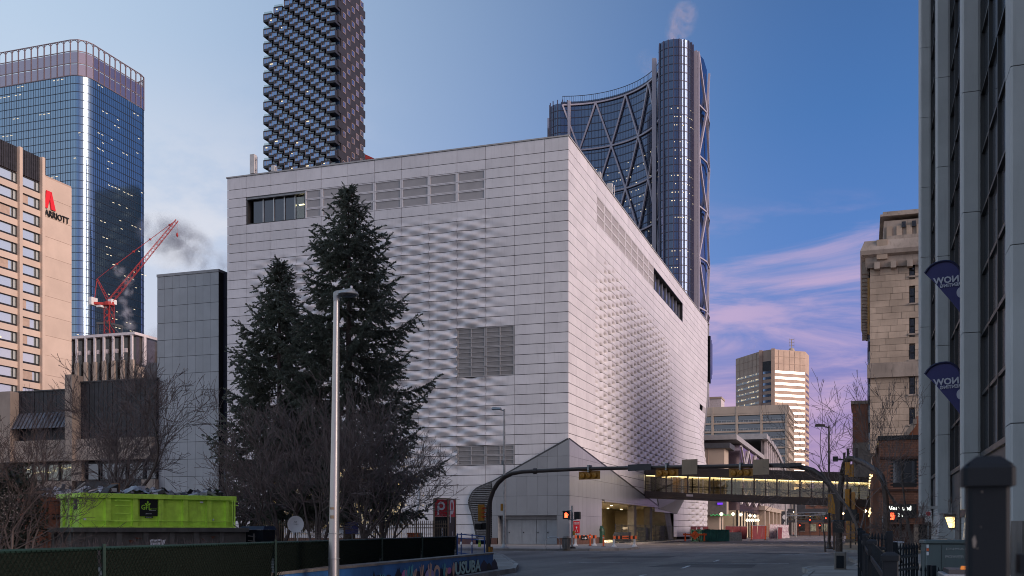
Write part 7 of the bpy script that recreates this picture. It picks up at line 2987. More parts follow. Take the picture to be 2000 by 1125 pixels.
gf = thing('green_fence', 'green railed fence covered in dark privacy cloth along the gravel lot', 'fence', tuple(FA + Vector((0, 0, .14))), math.atan2(fd.y, fd.x))
def fx_at(px):
 t_ = kx(px)
 return (t_ * FA.y - FA.x) / (fd.x - t_ * fd.y)
ftop = EYE - 11.2 * depth(FB.x, FB.y) / F - .14
ptop0 = EYE - .195 - .14
posts = [0.0] + sorted(fx_at(p) for p in (195, 533, 743, 822)) + [FL]
def ft(x):
 return ptop0 + (ftop - ptop0) * x / FL
for a, b in zip(posts, posts[1:]):
 m = MB()
 nx, nz = 14, 6
 o = len(m.v)
 for j in range(nz + 1):
  for i in range(nx + 1):
   u = a + .03 + (b - a - .06) * i / nx
   m.v.append((u, .012 * math.sin(i * 1.1 + j * .7 + a) + .01 * random.uniform(-1, 1), .03 + (ft(u) - .05) * j / nz))
 for j in range(nz):
  for i in range(nx):
   m.f.append((o + j * (nx + 1) + i, o + j * (nx + 1) + i + 1, o + (j + 1) * (nx + 1) + i + 1, o + (j + 1) * (nx + 1) + i))
   m.mi.append(0)
 m.build('privacy_cloth', 'privacy_mesh', gf, smooth=True, world=False)
 w = MB()
 n = int((b - a) / .09)
 H = ft(a) - .04
 for k in range(-int(H / .09), n):
  p0 = (a + k * .09, .04)
  p1 = (a + k * .09 + H, .04 + H)
  q0, q1 = max(p0[0], a), min(p1[0], b)
  if q1 - q0 < .02: continue
  w.bar((q0, -.028, .04 + (q0 - p0[0])), (q1, -.028, .04 + (q1 - p0[0])), .005)
  w.bar((q0, -.034, .04 + H - (q0 - p0[0])), (q1, -.034, .04 + H - (q1 - p0[0])), .005)
 o = w.build('chain_link', 'chain_dark', gf, world=False)
 o['kind'] = 'stuff'
 MB().tube([(a, -.01, ft(a)), (b, -.01, ft(b))], .022, 6).build('top_rail', 'fence_green', gf, world=False)
for x in posts:
 MB().tube([(x, -.05, -.1), (x, -.05, ft(x) + .05)], .021, 8).build('post', 'fence_green', gf, world=False)
q0, q1 = at(893, 1085, 47), at(946, 1082, 45)
d = q1 - q0
t = thing('blue_site_fence', 'blue tubular site fence panel past the end of the green fence', 'fence', (q0.x, q0.y, .14), math.atan2(d.y, d.x))
L = math.hypot(d.x, d.y)
H = 1.15
m = MB()
for x, zt in ((.0, H), (L * .15, H + .03), (L * .55, H - .02), (L, H - .12)):
 m.tube([(x, 0, 0), (x + .02, 0, zt)], .03, 6)
for z in (.28, H - .03, H - .2):
 m.tube([(0, 0, z), (L, 0, z - .1)], .02, 5)
m.build('frame', 'blue_fence', t, world=False)
m = MB()
for k in range(26):
 m.bar((k * L / 26, 0, .25), (k * L / 26, 0, H - .15), .006)
m.build('mesh_wires', 'blue_fence', t, world=False)
for x in (L * .17, L * .57):
 MB().lathe([(.075, -.01), (.075, .01)], (x, -.04, H * .62), 12, axis='y').build('tag', 'p_white', t, world=False)
p = at(936.5, 1061, 46)
t = thing('safety_sleeve', 'pale green safety vest hung at the end of the blue site fence', 'vest', (p.x, p.y, p.z))
m = MB()
m.hexa([(-.05, -.03, -.16), (.06, -.03, -.16), (.06, .03, -.16), (-.05, .03, -.16), (-.04, -.03, .16), (.05, -.03, .16), (.05, .03, .16), (-.04, .03, .16)])
m.build('cloth', 'safety_green', t, world=False)
MB().box(-.055, -.036, .04, .055, .036, .08).build('band', 'navy_tarp', t, world=False)
# roll-off containers
def rolloff(name, label, loc, rz, L, W, H, m_, posts, ends, rail=False, ladder=False, zb=0.0):
 t = thing(name, label, 'waste container', loc, rz)
 b = MB()
 b.box(0, .12, .05, L, .15, H - .12)
 b.box(0, W - .15, .05, L, W - .12, H - .12)
 b.box(0.06, .151, .05, .1, W - .151, H - .12)
 b.box(L - .1, .151, .05, L - .06, W - .151, H - .12)
 b.box(0, .06, 0, L, W - .06, .05)
 b.build('body', m_, t, world=False)
 for x, w in posts:
  MB().box(x - w / 2, 0, .02, x + w / 2, .118, H - .125).build('side_post', m_, t, world=False)
  MB().box(x - w / 2, W - .118, .02, x + w / 2, W, H - .125).build('side_post', m_, t, world=False)
 for y in ends:
  MB().box(-.02, y - .09, .02, .058, y + .09, H - .125).build('end_post', m_, t, world=False)
  MB().box(L - .058, y - .09, .02, L + .02, y + .09, H - .125).build('end_post', m_, t, world=False)
 r = MB()
 r.bbox(-.1, -.06, H - .12, L + .05, .12, H + .06, .015)
 r.bbox(-.1, W - .12, H - .12, L + .05, W + .06, H + .06, .015)
 r.bbox(-.1, .121, H - .12, .08, W - .121, H + .055, .015)
 r.bbox(L - .1, .121, H - .12, L + .05, W - .121, H + .055, .015)
 r.build('top_rim', m_, t, world=False)
 MB().box(-.01, -.02, .0, L + .01, .055, .06).build('bottom_rail', m_, t, world=False)
 if rail:
  MB().tube([(.05, -.045, .26), (L - .05, -.045, .26)], .018, 6).build('tarp_bar', m_, t, world=False)
 if ladder:
  for z in (.24, .54, .84, 1.06):
   m = MB()
   m.tube([(ladder - .28, -.01, z), (ladder - .28, -.12, z), (ladder + .28, -.12, z), (ladder + .28, -.01, z)], .022, 6)
   m.build('ladder_rung', m_, t, world=False)
 return t
E = at(161, 1030, 40)
E2 = at(459, 1030, 44.4)
dv = E2 - E
RZ = math.atan2(dv.y, dv.x)
GL_ = math.hypot(dv.x, dv.y)
ZG = E.z
GH = 1.27
s = GL_ / 298.0
gcon = rolloff('green_container', 'lime green open waste container with black logo plate on top of a grey one', (E.x, E.y, ZG), RZ, GL_, 2.4, GH, 'gfl_green',
     [(1.0, .2), (2.08 + .0, .2), (3.15, .2), (4.2, .2), (5.25, .2), (GL_ - .35, .12)], [.35, 1.35, 2.1], True, 1.55)
# logo plate
m = MB().box(2.31, -.02, .50, 3.04, .055, 1.12)
m = MB().box(2.28, .045, .46, 3.02, .058, 1.13)
pl_ = m.build('logo_plate', 'label_black', gcon, world=False)
text('logo_lettering', 'GFL', .27, 'label_green', gcon, (2.33, .04, .72), FACE_S, .003, world=False, sx=.92, bold=.004)
m = MB()
def leaf(cx, cz, a, ln, w):
 p = []
 for k in range(7):
  u = k / 6
  p.append((u * ln, w * math.sin(math.pi * u)))
 for k in range(5, 0, -1):
  u = k / 6
  p.append((u * ln, -w * math.sin(math.pi * u)))
 ca, sa = math.cos(a), math.sin(a)
 return [(cx + x * ca - y * sa, .042, cz + x * sa + y * ca) for x, y in p]
m.prism(leaf(2.605, .93, R(90), .15, .035), (0, -.006, 0))
m.prism(leaf(2.595, .90, R(150), .13, .035), (0, -.007, 0))
m.prism(leaf(2.615, .90, R(30), .13, .035), (0, -.008, 0))
m.build('logo_leaves', 'label_green', gcon, world=False)
text('plate_lettering', 'GREEN FOR LIFE', .042, 'label_green', gcon, (2.67, .04, .735), FACE_S, .002, world=False)
text('plate_lettering', 'ENVIRONMENTAL', .034, 'p_white', gcon, (2.67, .04, .68), FACE_S, .002, world=False)
text('plate_lettering', 'gflenv.com', .06, 'p_white', gcon, (2.52, .04, .54), FACE_S, .002, world=False)
MB().box(2.5, .042, .385, 2.82, .056, .445).build('phone_plate', 'label_black', gcon, world=False)
text('plate_lettering', '403-205-4000', .042, 'p_white', gcon, (2.525, .036, .4), FACE_S, .002, world=False)
m = MB().box(-.002 + .058, .6, .68, .05, 1.05, 1.12)
MB().box(.04, .62, .70, .056, 1.02, 1.10).build('logo_plate', 'label_black', gcon, world=False)
o = text('logo_lettering', 'GFL', .16, 'label_green', gcon, (.035, 1.0, .85), (R(90), 0, R(-90)), .002, world=False)
for x, z, w in ((4.85, 1.02, .14), (.06, .28, .1), (5.42, .30, .06)):
 MB().box(x, .042, z, x + w, .059, z + .07).build('sticker', 'p_white', gcon, world=False)
m = MB()
for z in (.95, 1.1):
 m.tube([(GL_ - .22, -.05, z), (GL_ + .1, -.05, z)], .02, 6)
m.tube([(GL_ - .04, -.06, .1), (GL_ - .04, -.06, 1.15)], .028, 6)
m.tube([(GL_ - .14, -.06, .1), (GL_ - .14, -.06, 1.15)], .018, 6)
m.build('door_hinge', 'gfl_green', gcon, world=False)
dirl = dv.normalized()
dirn = Vector((-dirl.y, dirl.x, 0))
gp0 = E + dirl * -.32 + dirn * -.1
gl2 = GL_ + .85
gr = rolloff('grey_container', 'dark grey rusty waste container under the lime green one', (gp0.x, gp0.y, .19), RZ, gl2, 2.6, ZG - .19 - .065, 'bin_grey',
     [(.55, .22), (1.72, .22), (2.8, .22), (3.9, .22), (4.95, .22), (6.1, .2)], [.45, 1.3, 2.2])
zs_ = ZG - .19 - .065
m = MB()
for z in (.25, .5, .8, 1.0):
 m.tube([(gl2 + .02, -.02, z), (gl2 + .35, -.02, z - .05)], .03, 6)
m.tube([(gl2 + .3, -.02, .1), (gl2 + .3, -.02, 1.1)], .04, 6)
m.build('door_gear', 'bin_grey', gr, world=False)
pts = [(2.98, .48), (3.10, .50), (3.22, .47), (3.45, .49), (3.56, .5), (3.55, .66), (3.60, .72), (3.63, .86), (3.5, .84), (3.42, .88), (3.2, .86), (3.05, .875), (2.97, .84), (2.99, .7)]
MB().prism([(a, .05, b) for a, b in pts], (0, -.004, 0)).build('torn_poster', 'p_white', gr, world=False)
text('poster_lettering', 'COLLECTIVE', .085, 'label_black', gr, (3.02, .042, .75), FACE_S, .002, world=False, sx=.9, bold=.003)
text('poster_lettering', '1-877-324-5326', .062, 'label_black', gr, (3.02, .042, .6), FACE_S, .002, world=False, sx=.95, bold=.002)
for k in range(9):
 x, z = random.uniform(.3, 5.8), random.uniform(.2, 1.0)
 MB().prism([(x, .055, z), (x + random.uniform(.1, .35), .055, z + random.uniform(-.05, .03)), (x + random.uniform(.05, .2), .055, z - random.uniform(.05, .15))], (0, -.003, 0)).build('rust_patch', 'rust', gr, world=False)
og = at(72, 1040, 46)
oc_ = rolloff('orange_container', 'weathered orange container with faded numbers, behind the lime green one', (og.x, og.y, .2), RZ + .02, 6.0, 2.4, 2.65, 'bin_orange',
     [(.25, .3), (2.4, .2), (4.0, .2)], [.4, 1.4])
MB().box(.5, -.01, .02, .9, .055, 2.5).build('side_post', 'bin_orange', oc_, world=False)
MB().box(.0, -.03, 1.3, 6, .056, 1.42).build('side_rail', 'bin_orange', oc_, world=False)
text('lettering', '202-4', .36, 'label_black', oc_, (.62, -.03, 1.72), FACE_S, .003, world=False, bold=.004)
text('lettering', 'CY12', .36, 'label_black', oc_, (.62, -.05, .95), FACE_S, .003, world=False, bold=.004)
mat('junk', (0.30, 0.29, 0.31), 0.7, rand=0.9, var=0.5)
jm = MB()
def junk(px0, px1, n, base_py, yd0, yd1):
 for k in range(n):
  f = random.random()
  px = px0 + (px1 - px0) * f
  p = at(px, base_py - random.uniform(-6, 3), yd0 + (yd1 - yd0) * f + random.uniform(.4, 1.8))
  a, b, c = random.uniform(.08, .4), random.uniform(.05, .3), random.uniform(.02, .15)
  d = Vector((random.uniform(-1, 1), random.uniform(-1, 1), random.uniform(-.5, .5))).normalized() * a
  jm.bar(p - d, p + d, b, c, up=(random.uniform(-.4, .4), random.uniform(-.4, .4), 1))
junk(165, 420, 230, 967, 40.5, 44)
junk(78, 170, 60, 960, 46, 46.5)
junk(250, 330, 50, 962, 42, 43)
tag(jm.build('junk_heap', 'junk'), kind='stuff')
p = at(213, 958, 42)
t = thing('cardboard_box', 'open brown and white cardboard box lying on the junk in the lime container', 'box', (p.x, p.y, p.z), RZ + .3)
m = MB()
m.hexa([(-.25, -.2, -.15), (.3, -.2, -.08), (.3, .25, -.08), (-.25, .25, -.15), (-.1, -.2, .1), (.28, -.2, .26), (.28, .25, .26), (-.1, .25, .1)])
m.build('carton', 'junk', t, world=False)
mat('cardboard', (0.22, 0.12, 0.07), 0.8, var=0.2)
MB().prism([(.302, -.22, -.08), (.302, .25, -.1), (.30, .25, .3), (.30, -.22, .3)], (.06, 0, 0)).build('flap', 'cardboard', t, world=False)
MB().box(-.05, -.215, -.05, .2, -.203, .1).build('side', 'white_post', t, world=False)
p = at(262, 958, 42.5)
t = thing('crumpled_sheet', 'crumpled grey plastic sheet on the junk in the middle of the lime container', 'plastic sheet', (p.x, p.y, p.z - .1), RZ)
m = MB()
o = 0
for j in range(7):
 for i in range(10):
  m.v.append(((i - 4.5) * .12, (j - 3) * .12, .28 * math.exp(-((i - 4.5) ** 2 + (j - 3) ** 2) / 9) + random.uniform(-.05, .05)))
for j in range(6):
 for i in range(9):
  m.f.append((j * 10 + i, j * 10 + i + 1, (j + 1) * 10 + i + 1, (j + 1) * 10 + i))
  m.mi.append(0)
mat('plastic_grey', (0.27, 0.28, 0.31), 0.45)
m.build('sheet', 'plastic_grey', t, world=False)
for k, (a, b) in enumerate((((140, 962), (166, 942)), ((120, 965), (160, 957)), ((282, 962), (318, 962)), ((150, 966), (190, 955)))):
 p, q = at(*a, 43 + k * .3), at(*b, 43.3 + k * .3)
 o = MB().bar(p, q, .035, .05).build('metal_offcut', 'lamp_steel', loc=(p + q) / 2)
 tag(o, ['thin pale rod sticking up steeply from the junk at the left end', 'flat pale rod lying over the orange container rim', 'short pale strip on the junk near the middle', 'bent pale strip by the upright rod'][k], 'metal offcut')
p = at(300, 966, 42.4)
t = MB().box(p.x - 1.6, p.y - .05, p.z - .06, p.x + 1.6, p.y + .3, p.z + .0).build('rusty_plate', 'rust', loc=p)
t.rotation_euler = (0, 0, RZ)
tag(t, 'long rusty plate lying along the far rim of the lime container', 'metal plate')
p = at(503, 1036, 46)
t = thing('dark_bin', 'dark wheeled bin with pale lid beside the iron fence under the spruce', 'bin', (p.x, p.y, .19))
s = 46 / F
MB().hexa([(-26 * s, -.4, 0), (24 * s, -.4, 0), (24 * s, .5, 0), (-26 * s, .5, 0), (-28 * s, -.5, 1.25), (26 * s, -.5, 1.25), (26 * s, .5, 1.25), (-28 * s, .5, 1.25)]).build('body', 'black_paint', t, world=False)
MB().hexa([(-30 * s, -.55, 1.26), (28 * s, -.55, 1.26), (28 * s, .55, 1.26), (-30 * s, .55, 1.26), (-26 * s, -.3, 1.42), (24 * s, -.3, 1.42), (24 * s, .5, 1.42), (-26 * s, .5, 1.42)]).build('lid', 'navy_tarp', t, world=False)
p = at(577.5, 1024, 38)
t = thing('satellite_dish', 'round grey satellite dish with small lettering among the bare stems', 'satellite dish', (p.x, p.y, p.z), R(15))
m = MB()
n = 22
prof = [(.02, .06), (.12, .05), (.22, .03), (.295, -.005), (.305, -.005), (.3, .02), (.15, .09), (.02, .1)]
for (r_, h_) in prof:
 for j in range(n):
  a = 2 * math.pi * j / n
  m.v.append((r_ * math.cos(a), h_, r_ * 1.02 * math.sin(a)))
for i in range(len(prof) - 1):
 for j in range(n):
  j2 = (j + 1) % n
  m.f.append((i * n + j, (i + 1) * n + j, (i + 1) * n + j2, i * n + j2))
  m.mi.append(0)
m.build('reflector', 'dish_white', t, smooth=True, world=False)
m = MB()
m.tube([(0, .1, 0), (0, .25, -.1), (0, .25, -(p.z - .2))], .028, 6)
m.build('mast', 'galv', t, world=False)
m = MB()
m.tube([(0, .06, -.28), (0, -.22, -.34)], .012, 5)
m.box(-.03, -.28, -.38, .03, -.2, -.3)
m.build('feed_arm', 'galv', t, world=False)
text('lettering', 'ALP', .075, 'sign_back_dark', t, (-.07, -.012, .06), FACE_S, .003, world=False)
text('lettering', 'Communications', .03, 'sign_back_dark', t, (-.1, -.004, .0), FACE_S, .003, world=False)
ya_, yb2 = at(500, 1040, 58), at(874, 1040, 56)
d = yb2 - ya_
t = thing('iron_fence', 'rusty iron palisade fence with pointed bars before the museum window', 'fence', (ya_.x, ya_.y, .15), math.atan2(d.y, d.x))
L = math.hypot(d.x, d.y)
s = 57 / F
H = EYE + (HOR - 1016) * s - .15
bm = MB()
bm.hexa([(-.016, -.016, 0), (.016, -.016, 0), (.016, .016, 0), (-.016, .016, 0), (-.016, -.016, H - .12), (.016, -.016, H - .12), (.016, .016, H - .12), (-.016, .016, H - .12)])
bm.add([(-.024, -.024, H - .12), (.024, -.024, H - .12), (.024, .024, H - .12), (-.024, .024, H - .12), (0, 0, H)], [(0, 1, 4), (1, 2, 4), (2, 3, 4), (3, 0, 4)])
bme = bm.mesh('pale', 'rust_fence')
n = int(L / .115)
for k in range(n):
 if k % 20 == 0: continue
 link('pale', bme, t, (k * L / n, 0, random.uniform(-.01, .01)))
for z in (H - .22, H - .42, .25):
 MB().box(0, .018, z - .025, L, .04, z + .025).build('rail', 'rust_fence', t, world=False)
for k in range(0, n + 1, 20):
 MB().bbox(k * L / n - .04, -.04, 0, k * L / n + .04, .04, H - .02, .006).build('post', 'rust_fence', t, world=False)
p0, p1, p2 = at(848, 1040, 70), at(875, 1040, 70.6), at(889, 1040, 72.6)
t = thing('parking_totem', 'red and black parking totem with big white letter P on two faces', 'sign', (p0.x, p0.y, .15))
zt_, zm, = EYE + (HOR - 975) * 70 / F - .15, EYE + (HOR - 1009) * 70 / F - .15
for (a, b, nm) in ((p0, p1, 0), (p1, p2, 1)):
 dd = b - a
 dd.z = 0
 L = dd.length
 rz = math.atan2(dd.y, dd.x)
 e = dd.normalized()
 nrm = Vector((e.y, -e.x, 0))
 for (z0, z1, m_) in ((zm, zt_, 'p_red'), (0.1, zm - .01, 'label_black')):
  P4 = [a - p0 + e * .04, b - p0 - e * .04, b - p0 - e * .04 - nrm * .1, a - p0 + e * .04 - nrm * .1]
  m = MB().prism([(q.x, q.y, z0) for q in P4], (0, 0, z1 - z0))
  m.build('panel', m_, t, world=False)
 c = a - p0 + nrm * .03
 mm = MB()
 wd_ = L * .5
 cz = zm + (zt_ - zm) * .62
 ri, ro = wd_ * .29, wd_ * .55
 cc = (a - p0) + e * L * .5 + nrm * .012
 o = 0
 for k in range(20):
  a0, a1 = 2 * math.pi * k / 20, 2 * math.pi * (k + 1) / 20
  q = []
  for (aa, rr) in ((a0, ri), (a1, ri), (a1, ro), (a0, ro)):
   q.append(cc + e * rr * math.cos(aa) + Vector((0, 0, cz + rr * 1.0 * math.sin(aa))))
  mm.prism(q, nrm * .01)
 q = [cc - e * ro + Vector((0, 0, cz)), cc - e * ri * 1.05 + Vector((0, 0, cz)), cc - e * ri * 1.1 + Vector((0, 0, cz - ro * 2.0)), cc - e * ro + Vector((0, 0, cz - ro * 2.05))]
 mm.prism(q, nrm * .012)
 mm.build('letter_p', 'p_white', t, world=False)
 lz_ = zm + .08
 text('small_lettering', 'INDOOR  HEAVY  CENTRE' if nm == 0 else 'FOR USE ONLY', .075, 'p_white', t, tuple(a - p0 + e * L * .12 + nrm * .012 + Vector((0, 0, lz_))), (R(90), 0, rz), .003, world=False, sx=.62)
 tq = text('tower_lettering', 'CALGARY TOWER', .20, 'p_white', t, (0, 0, 0), (0, 0, 0), .003, world=False, bold=.004)
 tq.rotation_euler = (Matrix.Rotation(rz, 4, 'Z') @ Matrix.Rotation(R(90), 4, 'X') @ Matrix.Rotation(R(90), 4, 'Z')).to_euler()
 tq.location = a - p0 + e * L * .62 + nrm * .012 + Vector((0, 0, -.15 if nm == 0 else -.45))
fr = MB()
for (q, w) in ((p0, .05), (p1, .06), (p2, .05)):
 c = q - p0
 fr.box(c.x - w, c.y - w, 0, c.x + w, c.y + w, zt_ + .06)
fr.bar((0, 0, zt_ + .05), tuple(p1 - p0 + Vector((0, 0, zt_ + .05 - p1.z + p0.z))), .1, .08)
c1, c2 = p1 - p0, p2 - p0
fr.bar((c1.x, c1.y, zt_ + .05), (c2.x, c2.y, zt_ + .05), .1, .08)
fr.build('frame', 'sign_back', t, world=False)
p = at(795, 1045, 60)
t = thing('red_word_sign', 'low sign with red block letters behind the iron fence', 'sign', (p.x, p.y, .15))
text('lettering', 'TE DERIERE', .36, 'orange_bright', t, (0, 0, EYE - .15 + (HOR - 1049.5) * 60 / F), FACE_S, .02, world=False, sx=.42, bold=.02)
MB().box(0, .03, 0, .95, .06, .55 + EYE - .8).build('board', 'galv', t, world=False)
p = at(682, 1032, 57)
t = thing('blue_info_board', 'small dark blue notice board behind the bare stems', 'sign', (p.x, p.y, .15))
MB().box(-.25, -.03, p.z - .15 - .3, .55, .03, p.z - .15 + .35).build('board', 'flag_blue', t, world=False)
MB().tube([(.15, .06, 0), (.15, .06, p.z)], .04, 6).build('post', 'galv', t, world=False)
text('lettering', 'SISTER', .12, 'flag_white', t, (-.15, -.04, p.z - .1), FACE_S, .003, world=False)
# foreground lamp post (steel)
lp = at(652, HOR, 18.6)
t = thing('foreground_lamp', 'tall brushed steel lamp post with saucer head standing by the mural wall', 'street lamp', (lp.x, lp.y, 0.0))
s = 18.6 / F
hz = EYE + (HOR - 586) * s
MB().tube([(0, 0, 0), (.0, 0, 1.0), (.03, 0, hz * .6), (.052, 0, hz)], [.102, .094, .070, .050], 24).build('pole', 'lamp_steel', t, smooth=True, world=False)
MB().lathe([(.16, 0), (.16, .05), (.125, .14), (.118, .22)], (0, 0, 0), 20).build('base_collar', 'iron', t, world=False)
MB().lathe([(.058, hz - .02), (.058, hz + .12), (.045, hz + .14)], (.053, 0, 0), 16).build('top_sleeve', 'galv', t, world=False)
m = MB()
cx = .053 + .235
m.lathe([(.01, .075), (.11, .072), (.165, .055), (.185, .02), (.180, .012), (.12, .002), (.02, -.002)], (cx, 0, hz + .06), 24)
m.build('saucer', 'galv', t, smooth=True, world=False)
mm_ = MB()
mm_.hexa([(.06, -.055, hz + .06), (cx + .12, -.07, hz + .105), (cx + .12, .07, hz + .105), (.06, .055, hz + .06),
    (.06, -.05, hz + .15), (cx + .1, -.06, hz + .175), (cx + .1, .06, hz + .175), (.06, .05, hz + .15)])
mm_.build('arm', 'galv', t, smooth=True, world=False)
MB().lathe([(.02, -.004), (.11, -.012), (.14, .004)], (cx, 0, hz + .055), 20).build('lens', 'glass_dark', t, world=False)
MB().lathe([(.022, 0), (.022, .045), (.015, .055)], (cx + .06, 0, hz + .172), 12).build('photocell', 'flag_white', t, world=False)
MB().box(-.03, -.112, .35, .03, -.1, .55).build('hatch', 'galv', t, world=False)
for z, w in ((1.62, .028), (1.78, .02)):
 m = MB()
 for k in range(6):
  a0, a1 = R(-118 + k * 9), R(-118 + (k + 1) * 9)
  r_ = .1005 - .009 * (z - 1)
  m.quad((.012 + r_ * math.cos(a0), r_ * math.sin(a0), z), (.012 + r_ * math.cos(a1), r_ * math.sin(a1), z), (.012 + r_ * math.cos(a1), r_ * math.sin(a1), z + w * 2), (.012 + r_ * math.cos(a0), r_ * math.sin(a0), z + w * 2))
 m.build('sticker_residue', 'sign_back', t, world=False)
for z in (.9, 1.35):
 MB().lathe([(.1075, z), (.1075, z + .012)], (.004, 0, 0), 24).build('seam', 'galv', t, world=False)
# near right: black railing, posts and transformer
rl = thing('black_railing', 'black metal railing with round capped posts running away beside the street', 'railing', (.13, 1.75, 0))
def rail_post(x, y, top, w=.076, name='post'):
 m = MB()
 m.bbox(x - w / 2, y - w / 2, -.1, x + w / 2, y + w / 2, top - .03, .006)
 m.build(name, 'black_paint', rl)
 c = MB()
 h = w / 2 + .007
 c.bbox(x - h, y - h, top - .045, x + h, y + h, top - .012, .006)
 c.hexa([(x - h * .86, y - h * .86, top - .0119), (x + h * .86, y - h * .86, top - .0119), (x + h * .86, y + h * .86, top - .0119), (x - h * .86, y + h * .86, top - .0119),
   (x - h * .45, y - h * .45, top), (x + h * .45, y - h * .45, top), (x + h * .45, y + h * .45, top), (x - h * .45, y + h * .45, top)])
 c.build('post_cap', 'black_paint', rl)
np_x, np_y = .185, 1.72
rail_post(.178, 1.72, EYE + (HOR - 892) * depth(.185, 1.72) / F, .058)
posts_r = []
for (px, py) in ((1739, 1078), (1703.5, 1053), (1691, 1042), (1684.5, 1036), (1679.5, 1031)):
 w_px = {1739: 29, 1703.5: 17, 1691: 12.5, 1684.5: 10, 1679.5: 8.5}[px]
 yd = F * .076 / w_px
 p = at(px, py, yd)
 posts_r.append(p)
 rail_post(p.x, p.y, p.z, .076)
for a, b in zip(posts_r, posts_r[1:]):
 for dz_ in (-.16, -.62, -1.0):
  pa, pb = a + Vector((0, 0, dz_)), b + Vector((0, 0, dz_))
  MB().bar(pa, pb, .035, .04).build('rail', 'black_paint', rl)
 n = max(3, int((b - a).length / .11))
 for k in range(1, n):
  q = a.lerp(b, k / n)
  MB().tube([(q.x, q.y, q.z - 1.15), (q.x, q.y, q.z - .10), (q.x, q.y, q.z - .03)], [.011, .011, .003], 6).build('picket', 'black_paint', rl)
for k in range(5):
 px_, pz_ = .178 + random.uniform(-.022, .022), EYE - random.uniform(-.06, .28)
 w_ = random.uniform(.0008, .0018)
 MB().prism([(px_ - w_, 1.6905, pz_), (px_ + w_, 1.6905, pz_ - w_ * .6), (px_ + w_ * .4, 1.6905, pz_ + w_ * 1.3)], (0, -.0004, 0)).build('paint_chip', 'concrete_dark', rl)
MB().prism([(.1545, 1.6904, EYE - .012), (.158, 1.6904, EYE - .006), (.1605, 1.6904, EYE - .016), (.1585, 1.6904, EYE - .026), (.1555, 1.6904, EYE - .024)], (0, -.0005, 0)).build('paint_drip', 'concrete_dark', rl)
z = EYE + (HOR - 1100) * 1.58 / F
m = MB()
m.bar((.22, 1.72, z), (1.4, 1.74, z), .04, .028)
m.build('rail', 'black_paint', rl)
MB().bar((.22, 1.72, z - .5), (1.4, 1.74, z - .5), .04, .028).build('rail', 'black_paint', rl)
MB().box(.245, 1.695, z - .1, .26, 1.715, z + .022).build('weld_mark', 'galv', rl)
def spike_fence(p0, p1, top, bot, label, n, bigs=()):
 d = p1 - p0
 t = thing('spiked_fence', label, 'fence', (p0.x, p0.y, 0), math.atan2(d.y, d.x))
 L = math.hypot(d.x, d.y)
 for k in range(n + 1):
  x = L * k / n
  MB().tube([(x, 0, bot), (x, 0, top - .1), (x, 0, top - .09), (x, 0, top - .05), (x, 0, top)], [.011, .011, .022, .016, .002], 6).build('picket', 'black_paint', t, world=False)
 for z in (top - .22, top - .42, bot + .12):
  MB().box(0, -.018, z - .018, L, .018, z + .018).build('rail', 'black_paint', t, world=False)
 for x in bigs:
  MB().bbox(x * L - .04, -.04, bot, x * L + .04, .04, top + .02, .008).build('post', 'black_paint', t, world=False)
 return t
zt = lambda py, yd: EYE + (HOR - py) * yd / F
spike_fence(at(1693, HOR, 17), at(1737, HOR, 13.5), zt(1040, 15), -.1, 'spiked black fence panel just beyond the railing posts', 7, (1.0,))
spike_fence(at(1747, HOR, 16), at(1790, HOR, 17.5), zt(1060, 17), -.2, 'spiked black fence with diagonal brace left of the transformer', 8, (0.0,))
t = bpy.data.objects['spiked_fence.001']
MB().bar((0, -.03, zt(1072, 16)), (.38, -.03, zt(1100, 16)), .03).build('brace', 'black_paint', t, world=False)
spike_fence(at(1783, HOR, 19), at(1880, HOR, 17), zt(1107, 18), -.6, 'low spiked black fence in front of the transformer', 11, (.36, .44))
spike_fence(at(1741, HOR, 21), at(1792, HOR, 24), zt(1064, 23), -.4, 'farther black fence seen through the first, before the arts centre doors', 9, (0.0,))
tq = at(1809, HOR, 27.2)
tf = thing('transformer', 'big green grey transformer cabinet with raised POWER lettering', 'transformer', (tq.x, tq.y, -.3), TH * 0 + R(2))
s = 27.2 / F
TW, TD = 1.75, 1.5
TZ = EYE + (HOR - 1054.5) * s + .3
MB().bbox(0, 0, 0, TW, TD, TZ - .09, .03).build('body', 'green_metal', tf, world=False)
MB().bbox(-.05, -.06, TZ - .088, TW + .05, TD + .05, TZ, .03).build('lid', 'green_metal', tf, world=False)
MB().box(.02, -.03, 0.05, .36, -.002, TZ - .12).build('door', 'green_metal', tf, world=False)
MB().box(.375, -.03, 0.05, TW - .02, -.002, TZ - .12).build('door', 'green_metal', tf, world=False)
text('raised_lettering', 'POWER', .105, 'galv', tf, (.455, -.034, TZ - .47), FACE_S, .006, world=False, sx=1.25, bold=.002)
text('raised_lettering', 'ENMAX', .085, 'galv', tf, (.47, -.034, TZ - .26), FACE_S, .006, world=False, sx=1.9)
MB().box(-.02, .12, .2, -.001, TD - .15, TZ - .2).build('side_panel', 'green_metal', tf, world=False)
for k in range(3):
 MB().box(-.03, .2 + k * .42, .3, -.02, .24 + k * .42, TZ - .3).build('side_rib', 'green_metal', tf, world=False)
for (z0, z1, m_) in ((-.21, -.12, 'p_white'), (-.29, -.22, 'orange'), (-.40, -.31, 'p_white')):
 MB().box(.005, -.036, TZ + z0, .06, -.031, TZ + z1).build('warning_label', m_, tf, world=False)
vq = at(1848, HOR, 11.5)
vt = thing('beacon_vehicle', 'grey roof of a small service vehicle with an amber beacon', 'vehicle', (vq.x, vq.y, -.4))
s = 11.5 / F
zr = EYE + (HOR - 1113) * s + .4
